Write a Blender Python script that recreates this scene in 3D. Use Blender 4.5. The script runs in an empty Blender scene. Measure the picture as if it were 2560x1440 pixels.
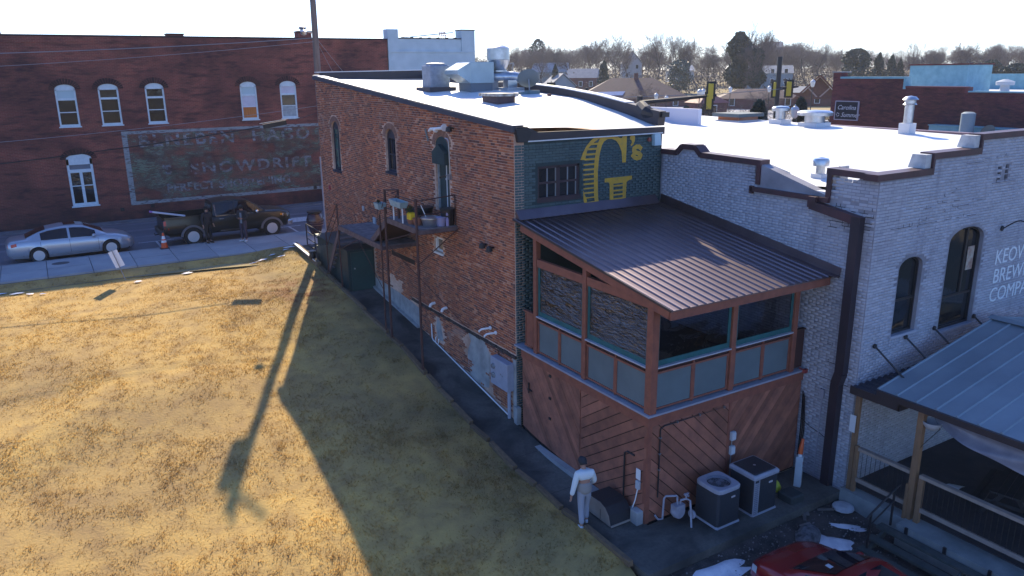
import bpy, math, random
import numpy as np
from mathutils import Vector, Matrix
random.seed(7); RS = np.random.RandomState(11)
SC = bpy.context.scene; COL = SC.collection
PI = math.pi

# ---------------- camera, sky, sun, exposure ----------------
cd = bpy.data.cameras.new('camera'); cam = bpy.data.objects.new('camera', cd); COL.objects.link(cam)
cd.sensor_width = 36.0; cd.lens = 1930 / 2560 * 36; cd.clip_start = 0.2; cd.clip_end = 4000
_yaw, _pit, _roll = math.radians(31.25), math.radians(15.65), math.radians(-0.65)
_f = Vector((math.sin(_yaw) * math.cos(_pit), math.cos(_yaw) * math.cos(_pit), -math.sin(_pit)))
_r = Vector((math.cos(_yaw), -math.sin(_yaw), 0)); _u = _r.cross(_f)
_r2 = math.cos(_roll) * _r + math.sin(_roll) * _u; _u2 = -math.sin(_roll) * _r + math.cos(_roll) * _u
cam.matrix_world = Matrix(((_r2.x, _u2.x, -_f.x, -10.80), (_r2.y, _u2.y, -_f.y, -17.602), (_r2.z, _u2.z, -_f.z, 9.76), (0, 0, 0, 1)))
SC.camera = cam

SUN = Vector((.46, 1, .725)).normalized()          # towards the sun
w = bpy.data.worlds.new('World'); SC.world = w; w.use_nodes = True
nt = w.node_tree; nt.nodes.clear()
sky = nt.nodes.new('ShaderNodeTexSky'); sky.sky_type = 'NISHITA'; sky.sun_disc = False
sky.sun_elevation = math.asin(SUN.z); sky.sun_rotation = math.atan2(SUN.x, SUN.y)
sky.air_density = 1.0; sky.dust_density = 0.4; sky.ozone_density = 4.0; sky.altitude = 200
bg = nt.nodes.new('ShaderNodeBackground'); bg.inputs[1].default_value = 0.105
wo = nt.nodes.new('ShaderNodeOutputWorld')
tint = nt.nodes.new('ShaderNodeMix'); tint.data_type = 'RGBA'; tint.blend_type = 'MULTIPLY'; tint.inputs[0].default_value = 1.0
tint.inputs[7].default_value = (1.03, 1.2, 1.65, 1)     # cool white balance of the photograph
nt.links.new(sky.outputs[0], tint.inputs[6]); nt.links.new(tint.outputs[2], bg.inputs[0]); nt.links.new(bg.outputs[0], wo.inputs[0])
sl = bpy.data.lights.new('sun', 'SUN'); sl.energy = 5.0; sl.angle = math.radians(0.5); sl.color = (1.0, .85, .60)
so = bpy.data.objects.new('sun', sl); COL.objects.link(so)
so.rotation_euler = (-SUN).to_track_quat('-Z', 'Y').to_euler(); so.location = (20, 40, 40)
SC.view_settings.view_transform = 'Standard'; SC.view_settings.look = 'None'
SC.view_settings.exposure = 0.72; SC.view_settings.gamma = 1.0; SC.view_settings.use_curve_mapping = False

# ---------------- mesh helpers ----------------
def V3(a): return Vector(a)
class MB:
    def __init__(s): s.v = []; s.f = []
    def add(s, vs, fs):
        b = len(s.v); s.v += [tuple(p) for p in vs]; s.f += [tuple(i + b for i in f) for f in fs]; return s
    def box(s, x0, y0, z0, x1, y1, z1):
        x0, x1 = min(x0, x1), max(x0, x1); y0, y1 = min(y0, y1), max(y0, y1); z0, z1 = min(z0, z1), max(z0, z1)
        return s.add([(x0, y0, z0), (x1, y0, z0), (x1, y1, z0), (x0, y1, z0), (x0, y0, z1), (x1, y0, z1), (x1, y1, z1), (x0, y1, z1)],
                     [(3, 2, 1, 0), (4, 5, 6, 7), (0, 1, 5, 4), (1, 2, 6, 5), (2, 3, 7, 6), (3, 0, 4, 7)])
    def bbox(s, x0, y0, z0, x1, y1, z1, c=.02):     # box with chamfered upright edges and top
        pts = [(x0 + c, y0), (x1 - c, y0), (x1, y0 + c), (x1, y1 - c), (x1 - c, y1), (x0 + c, y1), (x0, y1 - c), (x0, y0 + c)]
        cx, cy = (x0 + x1) / 2, (y0 + y1) / 2
        ins = [(cx + (x - cx) * (1 - 2 * c / (x1 - x0)), cy + (y - cy) * (1 - 2 * c / (y1 - y0))) for x, y in pts]
        n = 8; vs = [(x, y, z0) for x, y in pts] + [(x, y, z1 - c) for x, y in pts] + [(x, y, z1) for x, y in ins]
        fs = [tuple(range(n - 1, -1, -1)), tuple(range(2 * n, 3 * n))]
        for k in (0, n):
            for i in range(n): fs.append((k + i, k + (i + 1) % n, k + n + (i + 1) % n, k + n + i))
        return s.add(vs, fs)
    def beam(s, p, q, w, h, up=(0, 0, 1)):
        p, q = V3(p), V3(q); d = (q - p).normalized(); u = V3(up)
        if abs(d.dot(u)) > .98: u = Vector((0, 1, 0)) if abs(d.y) < .9 else Vector((1, 0, 0))
        a = d.cross(u).normalized() * w / 2; b = a.cross(d).normalized() * h / 2
        vs = [p - a - b, p + a - b, p + a + b, p - a + b, q - a - b, q + a - b, q + a + b, q - a + b]
        return s.add(vs, [(0, 1, 2, 3), (7, 6, 5, 4), (1, 0, 4, 5), (2, 1, 5, 6), (3, 2, 6, 7), (0, 3, 7, 4)])
    def tube(s, pts, r, n=8, cap=True):
        pts = [V3(p) for p in pts]; m = len(pts); rr = r if isinstance(r, (list, tuple)) else [r] * m
        vs = []; ref = None
        for i in range(m):
            d = (pts[min(i + 1, m - 1)] - pts[max(i - 1, 0)]).normalized()
            if ref is None: ref = Vector((0, 0, 1)) if abs(d.z) < .9 else Vector((1, 0, 0))
            a = d.cross(ref).normalized(); b = d.cross(a).normalized(); ref = a.cross(d) * -1 if False else ref
            for k in range(n):
                t = 2 * PI * k / n; vs.append(pts[i] + (a * math.cos(t) + b * math.sin(t)) * rr[i])
        fs = []
        for i in range(m - 1):
            for k in range(n):
                fs.append((i * n + k, (i + 1) * n + k, (i + 1) * n + (k + 1) % n, i * n + (k + 1) % n))
        if cap: fs += [tuple(range(n)), tuple(range(m * n - 1, (m - 1) * n - 1, -1))]
        return s.add(vs, fs)
    def prism(s, poly, axis, a, b):     # polygon extruded along an axis; poly in the two other axes' order
        n = len(poly)
        def P(u, v, t): return {'x': (t, u, v), 'y': (u, t, v), 'z': (u, v, t)}[axis]
        vs = [P(u, v, a) for u, v in poly] + [P(u, v, b) for u, v in poly]
        fs = [tuple(range(n - 1, -1, -1)), tuple(range(n, 2 * n))] + [(i, (i + 1) % n, n + (i + 1) % n, n + i) for i in range(n)]
        return s.add(vs, fs)
    def lathe(s, prof, c, n=20, axis='z', cap=True):
        vs = []; fs = []; m = len(prof)
        for r, z in prof:
            for k in range(n):
                t = 2 * PI * k / n; p = (r * math.cos(t), r * math.sin(t), z)
                if axis == 'x': p = (p[2], p[0], p[1])
                elif axis == 'y': p = (p[0], p[2], p[1])
                vs.append((c[0] + p[0], c[1] + p[1], c[2] + p[2]))
        for i in range(m - 1):
            for k in range(n): fs.append((i * n + k, i * n + (k + 1) % n, (i + 1) * n + (k + 1) % n, (i + 1) * n + k))
        if cap: fs += [tuple(range(n - 1, -1, -1)), tuple(range((m - 1) * n, m * n))]
        return s.add(vs, fs)
    def grid(s, fn, nu, nv, us=None, vsx=None):
        us = us if us is not None else [i / nu for i in range(nu + 1)]; vv = vsx if vsx is not None else [j / nv for j in range(nv + 1)]
        A, B = len(us), len(vv)
        vs = [fn(u, v) for u in us for v in vv]
        fs = [(i * B + j, (i + 1) * B + j, (i + 1) * B + j + 1, i * B + j + 1) for i in range(A - 1) for j in range(B - 1)]
        return s.add(vs, fs)
    def quad(s, *p): return s.add(p, [tuple(range(len(p)))])
    def xf(s, M): s.v = [tuple(M @ Vector(p)) for p in s.v]; return s
    def join(s, o): return s.add(o.v, o.f)

ORG = {}          # object name -> matrix taking world coordinates into its root's frame
def obj(name, mb, mat, parent=None, smooth=False, local=False, kind=None, label=None, angle=None):
    vs = mb.v
    if parent is not None and not local:
        Mi = ORG.get(parent.name)
        if Mi is not None: vs = [tuple(Mi @ Vector(p)) for p in vs]
    me = bpy.data.meshes.new(name); me.from_pydata(vs, [], mb.f); me.update()
    if mat: me.materials.append(mat)
    if smooth:
        me.polygons.foreach_set('use_smooth', [True] * len(me.polygons))
        if hasattr(me, 'set_sharp_from_angle'): me.set_sharp_from_angle(angle=math.radians(angle or 40))
    o = bpy.data.objects.new(name, me); COL.objects.link(o)
    if parent is not None:
        o.parent = parent
        if parent.name in ORG: ORG[o.name] = ORG[parent.name]
    if kind: o['kind'] = kind
    if label: o['label'] = label
    return o
def thing(name, label, cat, loc=(0, 0, 0), rz=0, group=None):
    o = bpy.data.objects.new(name, None); COL.objects.link(o); o.empty_display_size = .2
    o.location = loc; o.rotation_euler = (0, 0, rz); o['label'] = label; o['category'] = cat
    if group: o['group'] = group
    ORG[o.name] = (Matrix.Translation(Vector(loc)) @ Matrix.Rotation(rz, 4, 'Z')).inverted()
    return o
def tag(o, label, cat, group=None):
    o['label'] = label; o['category'] = cat
    if group: o['group'] = group
    return o
def single(name, mb, mat, label, cat, group=None, smooth=False, origin=None):     # a thing that is one mesh
    if origin is None:
        xs = np.array(mb.v); origin = (xs[:, 0].mean(), xs[:, 1].mean(), xs[:, 2].min())
    o = obj(name, MB().add([(p[0] - origin[0], p[1] - origin[1], p[2] - origin[2]) for p in mb.v], mb.f), mat, smooth=smooth)
    o.location = origin; return tag(o, label, cat, group)
def struct(name, mb, mat, smooth=False):
    o = obj(name, mb, mat, smooth=smooth); o['kind'] = 'structure'; return o
def dup(root, loc=None, rz=None, label=None, group=None, scale=None):
    def cp(o, par):
        c = o.copy(); COL.objects.link(c)
        if par is not None: c.parent = par
        for ch in list(o.children): cp(ch, c)
        return c
    r = cp(root, None)
    if loc is not None: r.location = loc
    if rz is not None: r.rotation_euler = (0, 0, rz)
    if label: r['label'] = label
    if group: r['group'] = group
    if scale: r.scale = scale
    return r
def big(name, verts, faces, mat, parent=None, kind='stuff', n=4):    # large numpy mesh of n-gons
    me = bpy.data.meshes.new(name); verts = np.asarray(verts, np.float32); faces = np.asarray(faces, np.int32)
    if parent is not None and parent.name in ORG:
        Mi = np.array(ORG[parent.name]); verts = (verts @ Mi[:3, :3].T + Mi[:3, 3]).astype(np.float32)
    me.vertices.add(len(verts)); me.vertices.foreach_set('co', verts.ravel())
    me.loops.add(faces.size); me.loops.foreach_set('vertex_index', faces.ravel())
    me.polygons.add(len(faces)); me.polygons.foreach_set('loop_start', np.arange(0, faces.size, n, dtype=np.int32))
    me.polygons.foreach_set('loop_total', np.full(len(faces), n, np.int32)); me.update(calc_edges=True)
    if mat: me.materials.append(mat)
    o = bpy.data.objects.new(name, me); COL.objects.link(o)
    if parent is not None: o.parent = parent
    if kind: o['kind'] = kind
    return o

# ---------------- material helpers ----------------
class NT:
    def __init__(s, name):
        s.m = bpy.data.materials.new(name); s.m.use_nodes = True; s.t = s.m.node_tree; s.t.nodes.clear()
        s.out = s.n('ShaderNodeOutputMaterial')
    def n(s, ty, **kw):
        x = s.t.nodes.new(ty)
        for k, v in kw.items(): setattr(x, k, v)
        return x
    def l(s, a, b): s.t.links.new(a, b)
    def val(s, x, v):
        if isinstance(v, (int, float)): x.default_value = v
        elif isinstance(v, (tuple, list)): x.default_value = (*v, 1.0) if len(v) == 3 and x.type == 'RGBA' else v
        else: s.l(v, x)
    def coord(s, kind='Object'): return s.n('ShaderNodeTexCoord').outputs[kind]
    def pos(s): return s.n('ShaderNodeNewGeometry').outputs['Position']
    def noise(s, vec, scale, detail=5, rough=.55, out='Fac', dist=0, sx=None):
        if sx:
            mp = s.n('ShaderNodeMapping'); s.l(vec, mp.inputs[0]); mp.inputs['Scale'].default_value = sx; vec = mp.outputs[0]
        x = s.n('ShaderNodeTexNoise'); s.l(vec, x.inputs['Vector']); x.inputs['Scale'].default_value = scale
        x.inputs['Detail'].default_value = detail; x.inputs['Roughness'].default_value = rough; x.inputs['Distortion'].default_value = dist
        return x.outputs[out]
    def ramp(s, fac, stops):
        x = s.n('ShaderNodeValToRGB'); s.l(fac, x.inputs[0]); e = x.color_ramp.elements
        while len(e) > 1: e.remove(e[-1])
        e[0].position = stops[0][0]; c = stops[0][1]; e[0].color = (*c, 1) if isinstance(c, tuple) else (c, c, c, 1)
        for p, c in stops[1:]:
            k = e.new(p); k.color = (*c, 1) if isinstance(c, tuple) else (c, c, c, 1)
        return x.outputs[0]
    def mix(s, fac, a, b, mode='MIX'):
        x = s.n('ShaderNodeMix', data_type='RGBA', blend_type=mode)
        s.val(x.inputs[0], fac); s.val(x.inputs[6], a); s.val(x.inputs[7], b); return x.outputs[2]
    def math(s, op, a, b=0, c=None, clamp=False):
        x = s.n('ShaderNodeMath', operation=op, use_clamp=clamp); s.val(x.inputs[0], a); s.val(x.inputs[1], b)
        if c is not None: s.val(x.inputs[2], c)
        return x.outputs[0]
    def rnd(s):        # random value per loose piece and per object
        a = s.n('ShaderNodeNewGeometry').outputs['Random Per Island']; b = s.n('ShaderNodeObjectInfo').outputs['Random']
        return s.math('FRACT', s.math('ADD', a, b))
    def bump(s, h, st=.4, dist=.02, nrm=None):
        x = s.n('ShaderNodeBump'); x.inputs['Strength'].default_value = st; x.inputs['Distance'].default_value = dist; s.l(h, x.inputs['Height'])
        if nrm: s.l(nrm, x.inputs['Normal'])
        return x.outputs[0]
    def bsdf(s, col, rough=.7, metal=0, nrm=None, **kw):
        x = s.n('ShaderNodeBsdfPrincipled'); s.val(x.inputs['Base Color'], col); s.val(x.inputs['Roughness'], rough); s.val(x.inputs['Metallic'], metal)
        for k, v in kw.items(): s.val(x.inputs[k.replace('_', ' ')], v)
        if nrm: s.l(nrm, x.inputs['Normal'])
        return x
    def done(s, b): s.l(b.outputs[0] if hasattr(b, 'outputs') else b, s.out.inputs[0]); return s.m
MATS = {}
def M(name, c1, c2=None, scale=3.0, rough=.7, metal=0, bump=0, bs=60, rand=0.0, sx=None, lo=.35, hi=.65, detail=6, **kw):
    """two-tone noise material with optional bump and per-piece value change"""
    if name in MATS: return MATS[name]
    t = NT(name); P = t.pos() if rand == 0 else t.coord(); P = t.pos()
    col = c1
    if c2 is not None: col = t.mix(t.ramp(t.noise(P, scale, detail, sx=sx), [(lo, 0.0), (hi, 1.0)]), c1, c2)
    if rand:
        v = t.math('MULTIPLY_ADD', t.rnd(), 2 * rand, 1 - rand)
        h = t.n('ShaderNodeHueSaturation'); t.val(h.inputs['Color'], col); t.l(v, h.inputs['Value']); col = h.outputs[0]
    nrm = t.bump(t.noise(P, bs, 4, sx=sx), bump, .01) if bump else None
    MATS[name] = t.done(t.bsdf(col, rough, metal, nrm, **kw)); return MATS[name]
def interp(x, xs, ys): return float(np.interp(x, xs, ys))
# ---------------- materials ----------------
def mk_brick(name, stops, stain=(.17, .09, .07), stainamt=.5, stscale=.55, pale=None):
    t = NT(name); P = t.pos(); r = t.rnd()
    c = t.ramp(r, stops)
    n1 = t.ramp(t.noise(P, stscale, 6), [(.42, 0.0), (.68, 1.0)])
    c = t.mix(t.math('MULTIPLY', n1, stainamt), c, stain)
    n2 = t.ramp(t.noise(P, 30, 4), [(.35, .72), (.7, 1.12)])
    c = t.mix(1.0, c, n2, 'MULTIPLY')
    if pale: c = t.mix(t.ramp(t.noise(P, .9, 5, dist=.6), [(.60, 0.0), (.70, .55)]), c, pale)
    MATS[name] = t.done(t.bsdf(c, .85, 0, t.bump(t.noise(P, 90, 3), .35, .006))); return MATS[name]
BRICK = mk_brick('brick_red', [(0, (.13, .056, .046)), (.25, (.26, .090, .056)), (.5, (.39, .115, .055)), (.75, (.48, .155, .066)), (.93, (.58, .21, .09)), (1, (.60, .32, .20))], pale=(.46, .30, .23))
def mk_mortar():
    t = NT('mortar'); P = t.pos()
    c = t.mix(t.ramp(t.noise(P, .6, 6), [(.38, 0.0), (.66, 1.0)]), (.70, .50, .38), (.40, .25, .18))
    c = t.mix(t.ramp(t.noise(P, 12, 4), [(.4, 0.0), (.7, .5)]), c, (.26, .16, .13))
    return t.done(t.bsdf(c, .9, 0, t.bump(t.noise(P, 60, 3), .3, .006)))
MORTAR = mk_mortar()
def mk_paint(name, c1, c2, drip=(.10, .09, .13), bare=None, amt=.35):
    t = NT(name); P = t.pos()
    c = t.mix(t.ramp(t.noise(P, .8, 6), [(.35, 0.0), (.7, 1.0)]), c1, c2)
    v = t.math('MULTIPLY_ADD', t.rnd(), .24, .88)
    c = t.mix(1.0, c, v, 'MULTIPLY')
    dr = t.ramp(t.noise(P, 2.2, 5, sx=(1.6, 1.6, .22)), [(.56, 0.0), (.74, 1.0)])
    c = t.mix(t.math('MULTIPLY', dr, amt), c, drip)
    if bare: c = t.mix(t.ramp(t.noise(P, 5, 5), [(.69, 0.0), (.72, 1.0)]), c, bare)
    MATS[name] = t.done(t.bsdf(c, .62, 0, t.bump(t.noise(P, 70, 3), .35, .006))); return MATS[name]
GRAYB = mk_paint('painted_brick_gray', (.43, .44, .49), (.37, .375, .43), amt=.30)
GREENB = mk_paint('painted_brick_green', (.072, .120, .120), (.050, .090, .095), drip=(.036, .058, .066), bare=(.11, .165, .165))
GRAYM = M('painted_mortar_gray', (.32, .32, .36), (.20, .20, .23), 1.2, .75, bump=.3)
GREENM = M('painted_mortar_green', (.028, .056, .058), (.020, .04, .044), 1.5, .75)
CONC = M('concrete', (.36, .37, .37), (.24, .25, .26), 1.3, .85, bump=.35, bs=50)
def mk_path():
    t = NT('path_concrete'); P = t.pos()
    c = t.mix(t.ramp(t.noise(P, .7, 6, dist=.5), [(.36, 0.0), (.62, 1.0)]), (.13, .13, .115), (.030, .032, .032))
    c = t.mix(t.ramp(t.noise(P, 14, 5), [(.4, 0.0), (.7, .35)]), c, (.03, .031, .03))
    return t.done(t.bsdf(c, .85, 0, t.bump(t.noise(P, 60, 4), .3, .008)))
PATHC = mk_path()
SIDEW = M('sidewalk_concrete', (.34, .35, .36), (.27, .28, .30), .9, .85, bump=.25, bs=60, rand=.06)
def mk_asphalt():
    t = NT('asphalt'); P = t.pos()
    c = t.mix(t.ramp(t.noise(P, .35, 5, sx=(.25, 1.6, 1)), [(.35, 0.0), (.65, 1.0)]), (.135, .13, .16), (.205, .20, .225))
    c = t.mix(t.ramp(t.noise(P, 45, 3), [(.3, 0.0), (.75, .4)]), c, (.06, .06, .075))
    return t.done(t.bsdf(c, .8, 0, t.bump(t.noise(P, 120, 3), .3, .006)))
ASPH = mk_asphalt()
def mk_lawn(name, blades):
    t = NT(name); P = t.pos()
    big_ = t.ramp(t.noise(P, .22, 6, dist=.4), [(.34, 0.0), (.66, 1.0)])
    c = t.mix(big_, (.62, .40, .115), (.42, .27, .095))
    mid = t.ramp(t.noise(P, 1.6, 6), [(.42, 0.0), (.68, 1.0)])
    c = t.mix(t.math('MULTIPLY', mid, .6), c, (.27, .165, .07))
    if blades:
        v = t.math('MULTIPLY_ADD', t.rnd(), .7, .72); c = t.mix(1.0, c, v, 'MULTIPLY')
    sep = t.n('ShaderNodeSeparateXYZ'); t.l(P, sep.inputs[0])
    # greener turf, also darkened as building shade, close to the timber edging, red clay worn through near the top corner
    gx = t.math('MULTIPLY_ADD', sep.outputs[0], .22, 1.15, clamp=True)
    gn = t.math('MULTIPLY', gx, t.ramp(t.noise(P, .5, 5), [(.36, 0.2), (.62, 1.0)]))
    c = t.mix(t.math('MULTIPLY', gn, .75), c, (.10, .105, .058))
    d = t.n('ShaderNodeVectorMath', operation='DISTANCE'); t.l(P, d.inputs[0]); d.inputs[1].default_value = (-2.6, 11.4, 1.7)
    clay = t.math('MULTIPLY', t.ramp(d.outputs['Value'], [(0, 1.0), (1, 0.0)]), 1)
    dd = t.math('SUBTRACT', 1.0, t.math('MULTIPLY', d.outputs['Value'], .42), clamp=True)
    cl = t.math('MULTIPLY', dd, t.ramp(t.noise(P, 2.2, 6), [(.40, 0.0), (.55, 1.0)]))
    c = t.mix(t.math('MULTIPLY', cl, .85), c, (.24, .085, .035))
    if blades:
        tl = t.n('ShaderNodeBsdfTranslucent'); t.l(c, tl.inputs[0]); mx = t.n('ShaderNodeMixShader'); mx.inputs[0].default_value = .5
        t.l(t.bsdf(c, .9).outputs[0], mx.inputs[1]); t.l(tl.outputs[0], mx.inputs[2]); MATS[name] = t.done(mx); return MATS[name]
    MATS[name] = t.done(t.bsdf(c, .95, 0, t.bump(t.noise(P, 14, 5), .6, .03))); return MATS[name]
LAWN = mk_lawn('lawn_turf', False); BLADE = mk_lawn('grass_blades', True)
def mk_dirt():
    t = NT('yard_dirt'); P = t.pos()
    c = t.mix(t.ramp(t.noise(P, 2.5, 7), [(.38, 0.0), (.64, 1.0)]), (.030, .028, .028), (.085, .075, .07))
    c = t.mix(t.ramp(t.noise(P, 26, 5), [(.58, 0.0), (.72, .7)]), c, (.17, .16, .16))
    return t.done(t.bsdf(c, .95, 0, t.bump(t.noise(P, 18, 6), .8, .04)))
DIRT = mk_dirt()
SNOW = M('old_snow', (.80, .80, .84), (.62, .62, .68), 4, .6, bump=.5, bs=25)
TIMBER = M('weathered_timber', (.20, .135, .075), (.12, .085, .055), 6, .85, bump=.4, bs=30, rand=.22, sx=(3, 1, 3))
REDWOOD = M('stained_redwood', (.29, .098, .060), (.21, .074, .050), 5, .62, bump=.25, bs=30, rand=.05, sx=(1, 1, 1))
PLANK = M('redwood_plank', (.35, .135, .085), (.22, .09, .062), 3, .65, bump=.3, bs=26, rand=.28)
RUST = M('rusted_iron', (.095, .040, .032), (.060, .030, .028), 7, .75, bump=.3, bs=60)
MEMB = M('white_roof_membrane', (.78, .78, .77), (.62, .62, .62), .7, .55, bump=.12, bs=8)
DARKM = M('dark_bronze_metal', (.038, .030, .036), (.030, .024, .030), 3, .5)
MAROON = M('maroon_coping', (.085, .035, .042), (.050, .026, .032), 2.5, .5)
WHITEP = M('white_paint', (.78, .80, .80), (.66, .69, .70), 5, .55)
PVC = M('white_pvc', (.80, .80, .80), None, rough=.4)
GALV = M('galvanised_steel', (.55, .57, .60), (.42, .45, .48), 6, .32, metal=.85)
GREYM = M('grey_steel', (.30, .31, .33), (.24, .25, .27), 5, .5, metal=.3)
BLACK = M('black_plastic', (.012, .012, .014), None, rough=.45)
BLACKI = M('black_iron', (.018, .018, .022), None, rough=.5)
def mk_glass(name, tint=(.012, .016, .02), rough=.04, wav=0.0, ws=3):
    t = NT(name); nrm = t.bump(t.noise(t.pos(), ws, 3, dist=.8), wav, .05) if wav else None
    MATS[name] = t.done(t.bsdf(tint, rough, 0, nrm, Specular_IOR_Level=.55)); return MATS[name]
GLASS = mk_glass('window_glass', wav=.12, ws=2.5)
CARGL = mk_glass('car_glass', (.010, .010, .016), .05)

# ---------------- terrain ----------------
YK = [-60, -30, -15, -8, -4.1, .6, 4.3, 8, 12, 15, 16.2, 16.8, 17.3]; ZK = [-5, -3.4, -2.1, -1.05, -.42, .26, .80, 1.26, 1.66, 1.82, 1.86, 1.95, 2.07]
YP = [-7.4, -4.5, -2, .3, 2.5, 5, 8, 10.7, 13, 16, 17.4]; ZP = [-.42, -.42, -.36, -.04, .36, .80, 1.18, 1.52, 1.75, 2.06, 2.14]
def pathz(y): return interp(y, YP, ZP)
_HN = [(RS.uniform(.25, .9), RS.uniform(0, 6.28), RS.uniform(.25, .9), RS.uniform(0, 6.28)) for _ in range(7)]
def lawnz(x, y):
    a = interp(y, YK, ZK)
    if y < 17:
        n = sum(math.sin(p * x + q) * math.sin(r * y + s) for p, q, r, s in _HN) * .026
        a += n * min(1, (17 - y) / 3) + .07 * math.exp(-((y - 6.2 - .12 * x - .5 * math.sin(.5 * x)) / .9) ** 2) * min(1, max(0, -(x + 3.5) / 2)) - .05 * math.exp(-((y - 4.2 - .15 * x) / .8) ** 2) * min(1, max(0, -(x + 3.5) / 2)) + .06 * math.exp(-((y + 1 - .2 * x) / 1.1) ** 2) * min(1, max(0, -(x + 4) / 2))
        if x < -7: a += -.035 * (-7 - x) * min(1, max(0, (15 - y) / 12))
    k = min(1, max(0, (x + 4.2) / 2.6)); k = k * k * (3 - 2 * k)
    b = pathz(y) + .06 if y > -8 else interp(y, [-60, -30, -8], [-5, -3.4, -.66])
    if y < -6.6: b = min(b, interp(y, [-30, -9, -6.6], [-3.4, -.78, -.52]))
    return a * (1 - k) + b * k
_us = [-26, -22, -19] + [-17 + .5 * i for i in range(32)] + [-1.32]
_vs = [-40, -30, -24, -20] + [-17 + .5 * i for i in range(69)] + [17.3]
mb = MB(); mb.grid(lambda u, v: (u, v, lawnz(u, v)), 0, 0, _us, _vs)
lawn = struct('lawn', mb, LAWN, smooth=True)

# one wide sheet out to the horizon; the town stands near z = 2, the woods on a rise beyond
def farz(x, y):
    d = math.hypot(x + 10.8, y + 17.6)
    return 1.90 + max(0, min(1, (d - 170) / 260)) * 5.5 + max(0, min(1, (d - 500) / 900)) * 3
def mk_far():
    t = NT('far_ground'); P = t.pos()
    c = t.mix(t.ramp(t.noise(P, .03, 6), [(.4, 0.0), (.6, 1.0)]), (.34, .26, .12), (.15, .13, .08))
    return t.done(t.bsdf(c, .95))
FARG = mk_far()
mb = MB()
_r = [34, 60, 90, 130, 170, 220, 280, 350, 430, 600, 900, 1500, 2600]
_a = [i / 72 * 2 * PI for i in range(73)]
def _fp(rr, a):
    x, y = -10.8 + rr * math.sin(a), -17.6 + rr * math.cos(a); z = farz(x, y)
    if rr < 90 and y < 10: z = max(-6, z - (10 - y) * .12)
    return (x, y, z)
mb.grid(_fp, 0, 0, _r, _a)
mb.add([(-60, 17.0, 1.88), (60, 17.0, 1.88), (60, 60, 1.88), (-60, 60, 1.88)], [(0, 1, 2, 3)])
mb.add([(7, -60, -5.4), (60, -60, -5.4), (60, 17, 1.86), (7, 17, 1.86)], [(0, 1, 2, 3)])
ground = struct('ground', mb, FARG)

# street in front, pavement, kerb
mb = MB().quad((-60, 20.62, 2.0), (70, 20.62, 2.0), (70, 29.0, 2.0), (-60, 29.0, 2.0)); street = struct('street', mb, ASPH)
LINE = M('road_paint', (.62, .63, .66), (.36, .37, .40), 9, .8, lo=.40, hi=.62)
mb = MB()
for x0, y0, x1, y1 in [(-60, 20.70, -7.9, 20.76), (-5.2, 20.70, -.6, 20.76), (-7.25, 22.86, -5.65, 22.96), (-6.50, 20.8, -6.40, 22.86), (-.55, 22.86, .65, 22.96), (-.05, 20.8, .05, 22.86), (.3, 24.0, 1.7, 25.3), (2.3, 23.2, 3.4, 24.4)]:
    mb.quad((x0, y0, 2.004), (x1, y0, 2.004), (x1, y1, 2.004), (x0, y1, 2.004))
mk = obj('road_marking', mb, LINE, street)
mb = MB()
for y in (24.2, 26.2, 28.2): mb.quad((-60, y, 2.003), (70, y, 2.003), (70, y + .5, 2.003), (-60, y + .5, 2.003))
obj('tyre_track', mb, M('asphalt_polished', (.22, .215, .24), (.16, .155, .18), .6, .7), street)
mb = MB().box(-60, 20.42, 1.9, 60, 20.60, 2.135); kerb = struct('kerb', mb, M('kerb_concrete', (.30, .31, .33), (.20, .21, .23), 3, .85))
mb = MB().box(-60, 17.25, 1.7, 60, 20.415, 2.07); sidewalk = struct('sidewalk', mb, M('joint_dirt', (.10, .10, .11), None, rough=.95))
xs = -16.0; i = 0
while xs < 12:
    wdt = 1.62; o = obj('slab', MB().box(xs + .012, 17.26, 2.0, xs + wdt - .012, 18.80, 2.135 + RS.uniform(-.004, .004)), SIDEW, sidewalk)
    obj('slab', MB().box(xs + .012, 18.825, 2.0, xs + wdt - .012, 20.40, 2.135 + RS.uniform(-.004, .004)), SIDEW, sidewalk); xs += wdt
obj('iron_cover', MB().prism([(-10.62 + .34 * math.cos(t * PI / 8), 19.62 + .28 * math.sin(t * PI / 8)) for t in range(16)], 'z', 2.1, 2.143), M('cover_iron', (.06, .06, .07), None, rough=.7), sidewalk)
mb = MB().box(-60, 29.0, 1.9, 10, 29.78, 2.06); struct('far_kerb', mb, M('far_kerb_concrete', (.20, .20, .22), (.12, .12, .14), 2, .9))

# sloping path along the wall, the slab behind the porch, the dirt yard
ys = [17.24, 15.5, 13.9, 12.1, 10.2, 8.3, 6.3, 4.3, 2.3, .4, -1.5, -3.4, -5.0]
path = struct('path', MB().grid(lambda u, v: (-1.22 + 1.21 * u, v, pathz(v) - .05), 1, 0, None, [17.24 - .75 * i for i in range(30)]), M('path_joint', (.05, .05, .055), None, rough=.95))
for a, b in zip(ys[:-1], ys[1:]):
    mb = MB(); n = 5
    mb.grid(lambda u, v: (-1.215 + 1.205 * u, a - .008 + (b - a + .016) * v, pathz(a + (b - a) * v)), 1, n)
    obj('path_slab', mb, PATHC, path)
mb = MB().prism([(-1.2, -7.15), (5.1, -7.15), (5.1, -5.72), (.02, -5.72), (.02, -4.98), (-1.2, -4.98)], 'z', -.62, -.415)
struct('equipment_slab', mb, PATHC)
mb = MB()
def yardz(x, y):
    n = sum(math.sin(2.3 * p * x + q) * math.sin(2.3 * r * y + s) for p, q, r, s in _HN) * .018
    return interp(y, [-40, -12, -8, -6.9], [-3.0, -.95, -.74, -.60]) + n
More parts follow.
